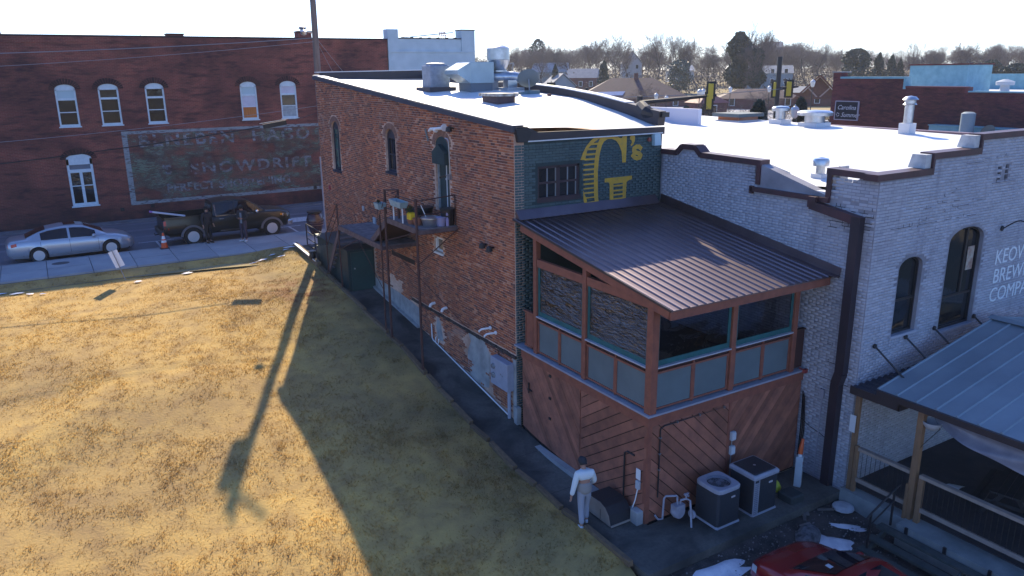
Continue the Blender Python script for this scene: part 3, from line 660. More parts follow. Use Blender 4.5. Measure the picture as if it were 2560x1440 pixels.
# =============== porch ===============
PO = thing('screened_porch', 'redwood screened porch on a diagonal board base under a dark ribbed metal roof', 'porch', (2.5, -2.8, -.4))
YR = -5.64; XR = 5.18
RZ = lambda y: 5.93 + .155 * y
DARKI = M('dark_interior', (.012, .012, .015), None, rough=.9)
mb = MB().box(.03, YR + .03, -.5, XR - .02, -.31, 2.04); obj('base_core', mb, DARKI, PO)
obj('floor', MB().box(.06, YR + .06, 2.20, XR - .02, -.31, 2.30), M('deck_floor', (.045, .035, .035), (.03, .025, .025), 4, .8), PO)
def lboard(q): obj('plank', MB().prism(q, 'x', -.012 - RS.uniform(0, .012), .03), PLANK, skirt)
def rboard(q): obj('plank', MB().prism(q, 'y', YR - .012 - RS.uniform(0, .012), YR + .03), PLANK, skirt)
skirt = obj('skirt', MB().box(.0, -3.13, -.42, .02, -3.09, 2.05).box(-.02, YR - .02, -.42, .1, YR + .1, 2.05).box(2.53, YR - .03, -.42, 2.60, YR, 2.05), REDWOOD, PO)
BOT = lambda p: p[1] - (interp(p[0], [-5.7, -3, -1, 0], [-.40, -.38, -.2, .0]) + .05)
diag_boards(-3.09, -.36, -.45, 2.04, math.radians(52), .145, .006, lboard, BOT)
diag_boards(YR + .02, -3.13, -.45, 2.04, math.radians(-34), .235, .018, lboard, BOT)
diag_boards(.10, 2.53, -.40, 2.04, math.radians(-44), .235, .018, rboard)
diag_boards(2.60, XR - .05, -.42, 2.04, math.radians(49), .145, .006, rboard)
for z in (1.95, 1.31, .72): obj('hinge', MB().box(-.045, -1.80, z - .035, -.026, -1.70, z + .035), BLACKI, skirt)
obj('door_latch', MB().box(-.055, -.86, 1.18, -.026, -.66, 1.22).box(-.05, -.73, 1.1, -.026, -.69, 1.4), BLACKI, skirt)
obj('rim_beam', MB().box(-.035, YR - .035, 2.045, .06, -.32, 2.30).box(.061, YR - .035, 2.045, XR - .01, YR + .06, 2.30), REDWOOD, PO)
obj('deck_edge', MB().box(-.085, YR - .085, 2.301, .22, -.02, 2.345).box(.221, YR - .085, 2.301, XR - .01, YR + .22, 2.345), M('grey_metal_edge', (.34, .36, .42), (.28, .30, .36), 4, .45), PO)
obj('footing', MB().box(-.22, -3.2, -.5, -.03, -.9, -.26).box(-.26, -4.9, -.5, -.03, -3.3, -.33).box(-.12, -5.6, -.5, .0, -5.2, -.15), CONC, PO)
def post(x, y, wd, zt, dx=0):
    o = obj('post', MB().bbox(x - wd / 2, y - wd / 2, 2.346, x + wd / 2, y + wd / 2, zt, .008), REDWOOD, PO)
    return o
PL = [-.97, -3.16, -5.58]; PXs = [2.55, 4.72]
for y in PL[:2]: post(.07, y, .15, RZ(y) - .19)
post(.08, -5.58, .20, RZ(-5.58) - .24)
for x in PXs: post(x, -5.58, .15, RZ(-5.58) - .24)
for y in (-.97, -5.50): obj('bracket', MB().box(.155, y - .05, RZ(y) - .42, .20, y + .12, RZ(y) - .2), M('rust_bracket', (.06, .03, .02), None, rough=.7, bump=.5), PO)
for a, b in ((-.90, -3.08), (-3.24, -5.48)): obj('beam', MB().box(.02, b, 4.79, .12, a, 5.00), REDWOOD, PO)
# upper vinyl screens and lower insect screens
def mk_vinyl():
    t = NT('clear_vinyl'); P = t.pos()
    w1 = t.noise(P, 3.2, 4, dist=1.4, sx=(1, .8, 3.2)); n = t.bump(w1, 1.0, .11)
    tr = t.n('ShaderNodeBsdfTransparent'); t.val(tr.inputs[0], (.30, .28, .26)); gl = t.n('ShaderNodeBsdfGlossy'); t.val(gl.inputs[0], (.62, .55, .50)); t.val(gl.inputs[1], .10); t.l(n, gl.inputs['Normal'])
    mx = t.n('ShaderNodeMixShader'); mx.inputs[0].default_value = .34; t.l(tr.outputs[0], mx.inputs[1]); t.l(gl.outputs[0], mx.inputs[2]); return t.done(mx)
VINYL = mk_vinyl()
def mk_clear():
    t = NT('clear_vinyl_flat'); n = t.bump(t.noise(t.pos(), 2.2, 2, dist=.6), .5, .03)
    tr = t.n('ShaderNodeBsdfTransparent'); t.val(tr.inputs[0], (.42, .42, .46)); gl = t.n('ShaderNodeBsdfGlossy'); t.val(gl.inputs[0], (.6, .6, .65)); t.val(gl.inputs[1], .05); t.l(n, gl.inputs['Normal'])
    mx = t.n('ShaderNodeMixShader'); mx.inputs[0].default_value = .14; t.l(tr.outputs[0], mx.inputs[1]); t.l(gl.outputs[0], mx.inputs[2]); return t.done(mx)
VCLEAR = mk_clear()
TEAL = M('teal_canvas', (.018, .125, .13), (.014, .095, .10), 4, .7)
SCRN = M('insect_screen', (.125, .17, .185), (.10, .14, .155), 1.5, .55)
def bay(axis, a, b, n):
    """one bay between two posts: sill, lower framed screens, upper vinyl curtain with teal border"""
    c = .07 if axis == 'x' else -5.58
    def B(u0, v0, u1, v1, d0, d1):
        return MB().box(c + d0, u0, v0, c + d1, u1, v1) if axis == 'x' else MB().box(u0, c + d0, v0, u1, c + d1, v1)
    obj('sill', B(a, 3.405, b, 3.435, -.09, .09), M('pale_sill', (.50, .50, .54), (.40, .40, .45), 6, .5), PO)
    fr = obj('rail_frame', B(a, 3.25, b, 3.30, -.03, .03).join(B(a, 2.40, b, 2.44, -.03, .03)), REDWOOD, PO)
    w = (b - a) / 2
    for k in range(2):
        x0, x1 = a + k * w + .02, a + (k + 1) * w - .02
        f = B(x0, 2.44, x0 + .035, 3.25, -.03, .03).join(B(x1 - .035, 2.44, x1, 3.25, -.03, .03)); obj('stile', f, REDWOOD, fr)
        obj('screen', B(x0 + .035, 2.44, x1 - .035, 3.25, -.006, .006), SCRN, fr)
    obj('mullion', B((a + b) / 2 - .018, 2.36, (a + b) / 2 + .018, 3.404, -.035, .025), REDWOOD, fr)
    obj('back_rail', B(a, 3.31, b, 3.404, .02, .05), M('dark_redwood_and_gap', (.06, .025, .022), None), fr)  # dark strip painted in for the shaded open gap under the sill
    zt = 4.785 if axis == 'x' else 4.74
    t = .085; cu = obj('curtain_border', B(a, 3.44, b, 3.44 + t * 1.5, -.012, .012).join(B(a, 3.44 + t * 1.5, a + t, zt, -.012, .012)).join(B(b - t, 3.44 + t * 1.5, b, zt, -.012, .012)), TEAL, PO)
    mb = MB(); NU, NV = 26, 20; rs = np.random.RandomState(int(abs(a * 100)) + n)
    ph = rs.uniform(0, 6, 8)
    def fn(u, v):
        U_, V_ = a + t + (b - a - 2 * t) * u, 3.44 + t * 1.5 + (zt - 3.44 - t * 1.5) * v
        e = math.sin(PI * u) * math.sin(PI * min(1, v * 1.0)); s = (u - v * .6)
        d = e * ((.020 if axis == 'x' else .007) * math.sin(17 * v + 9 * u * (1 if n % 2 else -1) + ph[0] + 2 * math.sin(4 * u + ph[1])) + (.008 if axis == 'x' else .003) * math.sin(41 * v + 13 * u + ph[2]) + .02 * math.sin(3 * s + ph[3]))
        return (c + d, U_, V_) if axis == 'x' else (U_, c + d, V_)
    mb.grid(fn, NU, NV); obj('vinyl', mb, VINYL if axis == 'x' else VCLEAR, cu, smooth=True)
bay('x', -3.08, -1.05, 0); bay('x', -5.48, -3.24, 1); bay('y', .18, 2.47, 2); bay('y', 2.63, 4.64, 3)
obj('stub_rail', MB().box(.03, -.88, 3.40, .12, -.35, 3.435).box(.05, -.80, 2.40, .09, -.74, 3.4).box(.05, -.88, 2.40, .09, -.36, 2.45).box(.05, -.45, 2.45, .09, -.41, 3.4).box(.063, -.74, 2.45, .076, -.45, 3.4), REDWOOD, PO)
obj('stub_rail', MB().box(4.80, -5.63, 3.40, 5.16, -5.53, 3.435).box(4.82, -5.6, 2.40, 5.15, -5.56, 3.38), M('dark_redwood_and_gap', (.06, .025, .022), None), PO)
# roof: standing seam panels with raised ribs, wooden fascia, wall flashing
PURP = M('dark_plum_metal', (.23, .18, .19), (.195, .15, .16), 2, .45, metal=1.0)
roofp = obj('roof', MB().prism([(-.03, RZ(-.03) - .045), (-6.22, RZ(-6.22) - .045), (-6.22, RZ(-6.22) - .075), (-.03, RZ(-.03) - .075)], 'x', .0, XR), M('roof_deck', (.05, .04, .04), None), PO)
NPN = 22; pw = (XR + .05) / NPN
for i in range(NPN):
    x0 = -.06 + i * pw; x1 = x0 + pw; mb = MB()
    pr = [(x0, 0), (x0 + .018, .032), (x0 + .034, .032), (x0 + .05, .003), (x0 + pw * .5, .006), (x1 - .004, .0), (x1 - .004, -.022), (x0, -.022)]
    n = len(pr); y0, y1 = -.015, -6.27 + RS.uniform(-.003, .003)
    mb.add([(x, y0, RZ(y0) + z - .02) for x, z in pr] + [(x, y1, RZ(y1) + z - .02) for x, z in pr], [(i_, (i_ + 1) % n, n + (i_ + 1) % n, n + i_) for i_ in range(n)] + [tuple(range(n)), tuple(range(2 * n - 1, n - 1, -1))])
    obj('roof_panel', mb, PURP, roofp)
obj('fascia', MB().box(-.05, -6.25, RZ(-6.25) - .235, XR - .12, -6.20, RZ(-6.25) - .047), REDWOOD, PO)
obj('fascia', MB().beam((-.03, -6.19, RZ(-6.19) - .14), (-.03, -.36, RZ(-.36) - .14), .055, .185), REDWOOD, PO)
obj('gable_flashing', MB().beam((-.075, -6.27, RZ(-6.27) - .02), (-.075, .0, RZ(0) - .02), .012, .055), DARKM, PO)
mb = MB().prism([(-.005, RZ(0) + .22), (-.03, RZ(0) + .20), (-.22, RZ(-.22) + .02), (-.22, RZ(-.22) + .012), (-.005, RZ(0) - .01)], 'x', .02, XR - .2); obj('flashing', mb, PURP, PO)
mb = MB(); mb.beam((XR - .012, -6.42, RZ(-6.42) + .10), (XR - .012, -.05, RZ(0) + .10), .02, .26); mb.beam((XR - .10, -6.42, RZ(-6.42) + .02), (XR - .10, -.22, RZ(-.22) + .02), .19, .02); obj('flashing', mb, PURP, PO)
for k in range(5):
    x = .6 + k * 1.05; obj('rafter', MB().beam((x, -.32, RZ(-.32) - .16), (x, -6.18, RZ(-6.18) - .16), .05, .15), M('dark_redwood_and_gap', (.06, .025, .022), None), PO)
# bulb string inside the gable
bs = thing('string_lights', 'string of small clear bulbs hanging under the porch roof edge', 'string lights', (.2, -2.8, 5.2))
pts = [(.22, y, RZ(y) - .26 - .05 * abs(math.sin((y + .9) * 2.4))) for y in np.arange(-1.0, -4.4, -.2)]; obj('wire', MB().tube(pts, .006, 5), BLACK, bs)
for y in (-1.25, -1.75, -2.3, -2.95, -3.6): z = RZ(y) - .30; obj('bulb', MB().lathe([(0, -.11), (.022, -.085), (.028, -.05), (.014, 0), (.014, .03), (0, .03)], (.22, y, z), 10), M('clear_bulb', (.55, .55, .5), None, rough=.1), bs, smooth=True)
# furniture seen dimly through the curtains
def bar_table(x, y):
    t = thing('bar_table', 'dark round table behind the porch curtains' if x < 2 else 'dark round table near the right porch curtain', 'table', (x, y, 2.3))
    obj('tabletop', MB().lathe([(0, 3.02), (.42, 3.02), (.42, 3.06), (0, 3.06)], (x, y, 0), 18), M('dark_table', (.05, .03, .025), None, rough=.4), t); obj('pedestal', MB().lathe([(.25, 2.3), (.25, 2.33), (.04, 2.36), (.04, 3.02)], (x, y, 0), 12), BLACKI, t)
bar_table(1.3, -4.4); bar_table(3.6, -4.3)
# conduit, sockets, pipes on the base
mb = MB().tube([(.32, YR - .05, .2), (.32, YR - .05, 1.93), (.42, YR - .06, 1.99), (2.6, YR - .06, 1.99)], .018, 6); cn = thing('conduit', 'dark electrical conduit running up and along the porch base', 'conduit', (.32, YR - .05, -.4)); obj('pipe', mb, BLACKI, cn)
for p in ((.32, .9), (.32, 1.3), (.32, 1.7)): obj('clip', MB().box(.29, YR - .075, p[1], .35, YR - .025, p[1] + .03), GALV, cn)
for x in (.8, 1.5, 2.3): obj('clip', MB().box(x, YR - .085, 1.965, x + .03, YR - .035, 2.015), GALV, cn)
def sockbox(z, lab):
    t = thing('outlet_box', lab, 'outlet', (2.66, YR - .03, z)); obj('box', MB().bbox(2.60, YR - .12, z, 2.74, YR - .03, z + .22, .012), M('pale_grey_box', (.46, .50, .54), None, rough=.5), t); obj('cover', MB().box(2.615, YR - .132, z + .03, 2.725, YR - .121, z + .19), M('cover_grey', (.56, .60, .64), None, rough=.5), t)
sockbox(1.04, 'upper pale grey outlet box on the porch base'); sockbox(.66, 'lower pale grey outlet box, directly under another on the porch base')
single('vertical_conduit', MB().tube([(2.67, YR - .05, -.4), (2.67, YR - .05, 1.04)], .014, 6), GREYM, 'thin grey conduit rising behind the air conditioners to two outlet boxes', 'conduit')
t = thing('outlet_box', 'white outlet box with open lid on the porch corner boards', 'outlet', (-.03, -5.42, .45)); obj('lid', MB().box(-.075, -5.50, .66, -.055, -5.36, .92), PVC, t); obj('box', MB().bbox(-.10, -5.49, .42, -.03, -5.37, .62, .01), M('pale_grey_box', (.46, .50, .54), None), t); obj('cable', MB().tube([(-.07, -5.43, .42), (-.09, -5.38, .1), (-.12, -5.28, -.25)], .014, 6), PVC, t)
single('handrail_pipe', MB().tube([(-.06, -4.92, -.40), (-.06, -4.92, 1.12), (-.06, -5.02, 1.19), (-.06, -5.26, 1.19)], .022, 8), BLACKI, 'black bent steel pipe standing against the porch boards', 'pipe')
# =============== iron stair and landings ===============
ST = thing('iron_stair', 'rusty iron stair with two plank landings on the side of the brick building', 'staircase', (-.65, 8, 1.5))
SLAB = M('landing_plank', (.23, .205, .215), (.13, .12, .13), 5, .85, bump=.35, bs=25, rand=.12)
for y0, y1, z in ((6.45, 10.80, 4.15), (3.42, 5.95, 5.20)):
    k = 0; x = -1.30
    while x < -.05:
        obj('deck_board', MB().box(x + .004, y0, z - .045, min(x + .19, -.02), y1, z + RS.uniform(-.004, .004)), SLAB, ST); x += .19
    obj('edge_beam', MB().box(-1.345, y0 - .03, z - .16, -1.305, y1 + .03, z + .012).box(-1.345, y0 - .05, z - .15, -.01, y0 - .012, z - .03), M('rusty_channel', (.15, .105, .105), (.09, .06, .06), 6, .7), ST)
obj('joist', MB().box(-1.25, 3.39, 5.03, -.02, 3.45, 5.14).box(-1.25, 4.6, 5.03, -.02, 4.66, 5.14).box(-1.25, 6.5, 3.98, -.02, 6.56, 4.09).box(-1.25, 8.6, 3.98, -.02, 8.66, 4.09), RUST, ST)
def pst(y, z0, z1, r=.03, x=-1.33): obj('post', MB().tube([(x, y, z0), (x, y, z1)], r, 8), RUST, ST)
pst(3.45, .62, 6.14, .042, -1.36); pst(5.88, 1.0, 5.55, .042, -1.37); pst(6.48, 1.1, 5.2, .03); pst(10.82, 1.7, 4.98, .028); pst(12.42, 1.95, 3.62, .025); pst(3.44, 5.2, 6.14, .018, -.05)
pst(6.62, 5.2, 6.02, .045, -1.05); pst(5.50, 5.2, 6.16, .045, -1.05)
obj('rail', MB().tube([(-1.36, 3.45, 6.06), (-.05, 3.44, 6.14)], .018, 6).tube([(-1.36, 3.45, 5.62), (-.05, 3.44, 5.66)], .015, 6).tube([(-1.36, 3.45, 6.06), (-1.36, 5.3, 6.08), (-1.05, 5.5, 6.10)], .015, 6), RUST, ST)
obj('rail', MB().tube([(-1.05, 5.50, 6.14), (-1.05, 6.62, 6.0)], .03, 6).tube([(-1.05, 5.5, 6.05), (-1.05, 6.2, 5.45)], .025, 6), RUST, ST)
obj('rail', MB().tube([(-1.33, 10.82, 4.96), (-1.33, 12.42, 3.55)], .018, 6).tube([(-1.33, 10.82, 4.58), (-1.33, 12.42, 3.05)], .016, 6).tube([(-1.33, 12.42, 3.6), (-1.33, 12.45, 2.0)], .018, 6), RUST, ST)
obj('rail', MB().tube([(-.06, 7.6, 4.95), (-.06, 10.7, 4.98)], .014, 6).tube([(-.06, 9.9, 4.15), (-.06, 9.9, 4.96)], .012, 6).tube([(-.06, 8.3, 4.15), (-.06, 8.3, 4.96)], .012, 6).tube([(-1.33, 6.48, 5.18), (-1.33, 6.05, 5.75)], .014, 6), RUST, ST)
def flight(y0, z0, y1, z1, n, lab):
    for s in (-1.28, -.08): obj('stringer', MB().beam((s, y0, z0 - .08), (s, y1, z1 - .08), .04, .2), M('rusty_channel', (.15, .105, .105), (.09, .06, .06), 6, .7), ST)
    for i in range(n):
        t = (i + .5) / n; y = y0 + (y1 - y0) * t; z = z0 + (z1 - z0) * t; obj('tread', MB().box(-1.25, y - .13, z - .03, -.1, y + .13, z + .01), SLAB, ST)
flight(12.5, 2.05, 10.83, 4.12, 9, ''); flight(7.55, 4.15, 5.97, 5.17, 5, '')
obj('stair_soffit', MB().beam((-.68, 7.5, 4.02), (-.68, 5.97, 5.02), 1.16, .03), M('rusty_soffit', (.07, .035, .03), None, rough=.85), ST)
obj('brace', MB().tube([(-1.36, 3.45, 4.1), (-.03, 3.25, 5.14)], .016, 6).tube([(-1.37, 5.88, 4.45), (-1.36, 3.5, 5.1)], .014, 6).tube([(-1.37, 5.9, 4.35), (-.05, 3.0, 2.05)], .013, 6).tube([(-1.33, 10.8, 3.2), (-1.33, 8.6, 4.02)], .012, 6).tube([(-1.33, 8.6, 3.9), (-1.33, 6.5, 2.6)], .012, 6), RUST, ST)
# dark green lean-to beneath the lower landing
LT = thing('lean_to', 'dark green boarded lean-to with a metal door under the lower landing', 'shed', (-.6, 12.6, 1.6))
def leanz(y): return interp(y, [10.66, 13.0, 14.6], [3.12, 3.12, 3.12])
x = 10.70
obj('wall', MB().box(-1.06, 10.72, 1.3, -.02, 14.5, 3.05), M('lean_to_core', (.01, .03, .032), None), LT)
while x < 14.5:
    wdt = .36; a = x; b = min(x + wdt, 14.55)
    obj('board', MB().box(-1.10, a + .004, 1.35, -1.062, b - .004, interp(a, [10, 12.2, 14.6], [3.12, 3.12, 2.6])), DGREEN, LT); x += wdt
obj('board', MB().box(-1.10, 10.66, 1.35, -.02, 10.718, 3.12), DGREEN, LT)
ld = obj('door', MB().box(-.98, 10.63, 1.50, -.08, 10.657, 3.05), M('green_metal_door', (.020, .075, .075), (.016, .06, .06), 2, .4), LT); obj('handle', MB().lathe([(0, 0), (.03, -.01), (.03, -.05), (0, -.06)], (-.86, 10.62, 2.42), 10, 'y'), GALV, ld)
obj('cap', MB().box(-1.14, 10.6, 3.122, -.0, 14.6, 3.16), DGREEN, LT)
# =============== grey painted brick building ===============
GR = thing('gray_building', 'grey painted brick building with stepped maroon-capped parapet and white flat roof', 'building', (12, 0, 0))
GX, GY, GE, GN = 5.20, -7.15, 19.4, 15.8
# west wall top profile (y, z): from the corner going back; with the scupper gap and the little raised step
WPROF = [(-7.15, 7.42), (-5.86, 7.44), (-5.86, 6.80), (-3.72, 6.88), (-3.72, 7.44), (-1.62, 7.47), (-1.40, 7.66), (-.86, 7.66), (-.64, 7.46), (0, 7.46)]
SPROF = [(5.2, 7.42), (7.10, 7.42), (7.10, 7.78), (9.07, 7.78), (9.07, 8.12), (15.6, 8.12), (15.6, 7.78), (17.6, 7.78), (17.6, 7.42), (GE, 7.42)]
ztw = lambda y: np.interp(y, [-7.15, -5.861, -5.86, -3.721, -3.72, -1.62, -1.40, -.86, -.64, 20], [7.42, 7.44, 6.80, 6.88, 7.44, 7.47, 7.66, 7.66, 7.46, 7.46])
zts = lambda x: np.where(x < 7.1, 7.42, np.where(x < 9.07, 7.78, np.where(x < 15.6, 8.12, 7.78)))
mb = MB()
cuts = [-6.85, -5.86, -3.72, -1.62, -1.40, -.86, -.64, 0, 15.8]
for a, b in zip(cuts[:-1], cuts[1:]):
    za, zb = float(ztw(a + 1e-4)), float(ztw(b - 1e-4))
    mb.prism([(a, -1.3), (b, -1.3), (b, zb), (a, za)], 'x', GX, GX + .3)
obj('wall', mb, GRAYM, GR)
SW = [(6.36, 7.32, 3.42, 5.36), (8.38, 9.94, 3.16, 5.84)]; VT = [(10.12, 10.28, 6.95, 7.32), (10.48, 10.64, 6.95, 7.32)]
mb = MB()
for a, b, z in ((5.2, 7.10, 7.42), (7.10, 9.07, 7.78), (9.07, 15.6, 8.12), (15.6, 17.6, 7.78), (17.6, GE, 7.42)):
    wall_cells(mb, a, b, -1.3, lambda u: z, SW + VT, lambda u, v, d: (u, GY + d, v), .3)
for (a, b, lo, hi), rise in zip(SW, (.26, .34)):
    ap = arch((a + b) / 2, (b - a) / 2, hi - rise, rise, 10)
    for k in range(10):
        (u0, v0), (u1, v1) = ap[k], ap[k + 1]
        mb.add([(u, GY + d, v) for d in (0, .3) for u, v in ((u0, v0), (u1, v1), (u1, hi), (u0, hi))], [(0, 1, 2, 3), (7, 6, 5, 4), (0, 4, 5, 1)])
obj('wall', mb, GRAYM, GR)
mb = MB().box(GE - .3, GY + .301, -1, GE, GN, 7.3).box(GX + .301, GN - .3, 1, GE - .301, GN, 7.35); obj('wall', mb, GRAYM, GR)
def in_w(u, v):
    ok = v < ztw(u) - .09
    ok &= ~((u < -5.9) & (u > -7.14) & (v > 5.98) & (v < 6.9) & (RS.uniform(size=len(u)) < .06))
    return ok
brick_field(GR, (GX, 0, 0), (0, 1, 0), (-1, 0, 0), GY + .01, -.01, -1.1, 7.7, in_w, GRAYB, ch=.0735, proud=.007, jt=.011, singles=60, seed=8)
def in_s(u, v):
    ok = v < zts(u) - .09
    for (a, b, lo, hi), rise in zip(SW, (.26, .34)):
        uc, hw, sp = (a + b) / 2, (b - a) / 2, hi - rise
        ok &= ~((np.abs(u - uc) < hw + .01) & (v > lo - .02) & (v < sp)) & ~((((u - uc) / (hw + .02)) ** 2 + ((v - sp) / (rise + .02)) ** 2 < 1) & (v >= sp - .01))
    for a, b, lo, hi in VT: ok &= ~((u > a - .01) & (u < b + .01) & (v > lo - .01) & (v < hi + .01))
    return ok
brick_field(GR, (0, GY, 0), (1, 0, 0), (0, -1, 0), GX + .01, 13.4, -1.1, 8.1, in_s, GRAYB, ch=.0735, proud=.008, jt=.012, singles=120, seed=9)
# cracks: dark open joints
CRK = M('open_joint', (.045, .04, .05), None, rough=.95)
mb = MB(); rs = np.random.RandomState(4)
def crackrow(x0, x1, z, dz, p):
    x = x0; zz = z
    while x < x1:
        L = rs.uniform(.06, .3)
        if rs.uniform() < p: mb.box(x, GY - .0105, zz - .004 - rs.uniform(0, .004), x + L, GY - .002, zz + .004)
        if rs.uniform() < .25: mb.box(x, GY - .0105, zz, x + .007, GY - .002, zz + .0735)
        x += L; zz = z + .0735 * round((dz * (x - x0) / (x1 - x0)) / .0735)
for r in ((6.0, 9.2, 6.14, .0, .55), (7.0, 8.4, 6.51, .1, .6), (5.8, 6.9, 6.14, -.1, .5), (7.3, 8.8, 6.66, .3, .4), (8.6, 10.6, 7.47, .1, .4), (9.9, 10.9, 6.88, 0, .8), (6.9, 8.6, 6.22, .15, .35), (7.9, 9.7, 6.36, .22, .3)): crackrow(*r)
def crackw(y0, y1, z, p):
    y = y0
    while y < y1:
        L = rs.uniform(.05, .22)
        if rs.uniform() < p: mb.box(GX - .0105, y, z - .006 - rs.uniform(0, .006), GX - .002, y + L, z + .005)
        if rs.uniform() < .35: mb.box(GX - .0105, y, z, GX - .002, y + .009, z + .0735)
        y += L
for z, p in ((6.10, .5), (6.17, .7), (6.25, .9), (6.32, .85), (6.39, .7), (6.47, .8), (6.54, .55), (6.61, .4)): crackw(-7.13 + (6.6 - z) * .2, -5.95 - (z - 6.1) * .3, z, p)
for y0, y1, z in ((-7.0, -6.2, 2.75), (-6.95, -6.25, 2.3), (-6.75, -6.2, 3.2)): crackw(y0, y1, z, .8)
obj('crack', mb, CRK, GR, kind='stuff')
# coping strips along the stepped tops
mb = MB()
def cap_w(y0, z0, y1, z1): mb.beam((GX + .12, y0, z0 - .03), (GX + .12, y1, z1 - .03), .36, .15)
for (y0, z0), (y1, z1) in zip(WPROF[:-1], WPROF[1:]):
    if abs(y0 - y1) > .01 and not (y0 == -5.86 and z0 < 7): cap_w(y0 - (.03 if y0 == -7.15 else .07 if y0 == -3.72 else 0), z0, y1 + (.07 if y1 == -5.86 else 0), z1)
obj('coping', mb, MAROON, GR)
mb = MB(); mb.box(GX - .045, -5.93, 6.72, GX + .02, -5.80, 7.36).box(GX - .045, -3.78, 6.85, GX + .02, -3.65, 7.36); obj('coping_upright', mb, MAROON, GR)
mb = MB()
for a, b, z in ((5.02, 7.10, 7.42), (7.17, 9.07, 7.78), (9.14, 15.6, 8.12)): mb.box(a, GY - .06, z - .105, b, GY + .3, z + .045)
obj('coping', mb, MAROON, GR); mb = MB()
for x, z0, z1 in ((7.10, 7.315, 7.825), (9.07, 7.675, 8.165)): mb.box(x, GY - .062, z0, x + .07, GY + .302, z1)
obj('coping_upright', mb, MAROON, GR)
mb = MB()
for x, z0, z1 in ((7.06, 7.47, 7.79), (9.03, 7.83, 8.13)): mb.prism([(GY + .0, z1), (GY + .34, z1), (GY + .42, z0), (GY + .0, z0)], 'x', x - .20, x + .03)
mb.prism([(-3.72, 7.40), (-3.72, 6.9), (-3.3, 6.9), (-3.3, 7.40)], 'x', GX + .0, GX + .02)
obj('step_flashing', mb, M('dull_membrane', (.60, .61, .60), (.40, .40, .40), 4, .6), GR)
mb = MB(); mb.add([(GX + .0, -3.74, 7.38), (GX + .30, -3.74, 7.38), (GX + 1.15, -3.78, 7.08), (GX + 1.15, -3.80, 6.86), (GX + .0, -3.80, 6.86)], [(0, 1, 2, 3, 4)]); mb.add([(GX, -3.81, 6.92), (GX + 1.15, -3.81, 6.96), (GX + 1.2, -4.5, 6.93), (GX, -4.3, 6.90)], [(0, 1, 2, 3)])
mb.add([(GX + .02, -5.84, 7.4), (GX + .35, -5.84, 7.4), (GX + .9, -5.84, 7.05), (GX + .9, -5.84, 6.86), (GX + .02, -5.84, 6.86)], [(4, 3, 2, 1, 0)]); mb.box(GX + .3, -5.84, 7.2, GX + .62, -5.9, 7.5)
obj('scupper_flashing', mb, M('dull_membrane', (.60, .61, .60), (.40, .40, .40), 4, .6), GR)
mb = MB(); mb.box(GX - .10, -5.92, 6.66, GX + .10, -3.55, 6.78).box(GX - .10, -3.6, 6.60, GX, -3.5, 6.80); obj('gutter', mb, MAROON, GR)
# white roof, slightly fallen to the west
grz = lambda x, y: 7.02 + .018 * (x - 5.5) + .012 * max(0, y + 3) - .10 * max(0, 1 - (x - 5.5) / 1.6) * max(0, 1 - abs(y + 4.8) / 1.3)
obj('roof', MB().grid(lambda u, v: (GX + .302 + (GE - GX - .604) * u, GY + .302 + (GN - GY - .604) * v, grz(GX + .302 + (GE - GX - .604) * u, GY + .302 + (GN - GY - .604) * v)), 30, 40), MEMB, GR, smooth=True)
obj('roof_sill', MB().box(GX + .02, -5.85, 6.795, GX + .34, -3.73, 6.90), MEMB, GR)
obj('roof_edge', MB().box(GE - .34, GY + .31, 7.2, GE + .04, GN, 7.36), M('pinkish_edge_metal', (.22, .12, .13), (.16, .10, .11), 3, .5), GR)
mb = MB(); mb.prism([(8.0, 7.10), (15.3, 7.12), (15.3, 8.05), (14.6, 8.02)], 'x', GX + .31, 15.0); obj('roof_rise', mb, MEMB, GR)
obj('roof_rise_edge', MB().box(15.0, 8.5, 7.1, 15.2, 15.35, 8.04), M('lavender_membrane', (.62, .62, .70), None), GR)
# arched windows, dark reveals
for (a, b, lo, hi), rise in zip(SW, (.26, .34)):
    uc, hw, sp = (a + b) / 2, (b - a) / 2, hi - rise; f = .05; mb = MB()
    outer = [(a, lo), (b, lo)] + arch(uc, hw, sp, rise, 10)[::-1]; inner = [(a + f, lo + f), (b - f, lo + f)] + arch(uc, hw - f, sp, rise - f, 10)[::-1]; n = len(outer)
    mb.add([(u, GY + .10, v) for u, v in outer] + [(u, GY + .10, v) for u, v in inner] + [(u, GY + .2, v) for u, v in inner], [(i, n + i, n + (i + 1) % n, (i + 1) % n) for i in range(n)] + [(n + i, 2 * n + i, 2 * n + (i + 1) % n, n + (i + 1) % n) for i in range(n)])
    wn = obj('window', mb, BLACKI, GR)
    obj('pane', MB().prism(inner, 'y', GY + .14, GY + .15), GLASS, wn)
    mb = MB()
    if b - a > 1.2: mb.box(uc + .16, GY + .105, lo + .9, uc + .24, GY + .139, hi - .06)
    mb.box(a + f, GY + .11, lo + .82, b - f, GY + .139, lo + .88); obj('glazing_bar', mb, BLACKI, wn)
    obj('sill', MB().box(a - .05, GY - .04, lo - .06, b + .05, GY + .1, lo - .001), GRAYB, wn)
for a, b, lo, hi in VT:
    vn = obj('vent', MB().box(a, GY + .06, lo, b, GY + .2, hi), BLACKI, GR)
    for z in (lo + .12, lo + .25): obj('bar', MB().box(a, GY + .01, z - .012, b, GY + .055, z + .012), GRAYB, vn)
single('poster', MB().box(9.52, GY + .125, 4.62, 9.82, GY + .135, 5.25), M('faded_poster', (.45, .42, .34), (.30, .16, .12), 6, .6), 'small faded poster behind the taller arched window', 'poster')
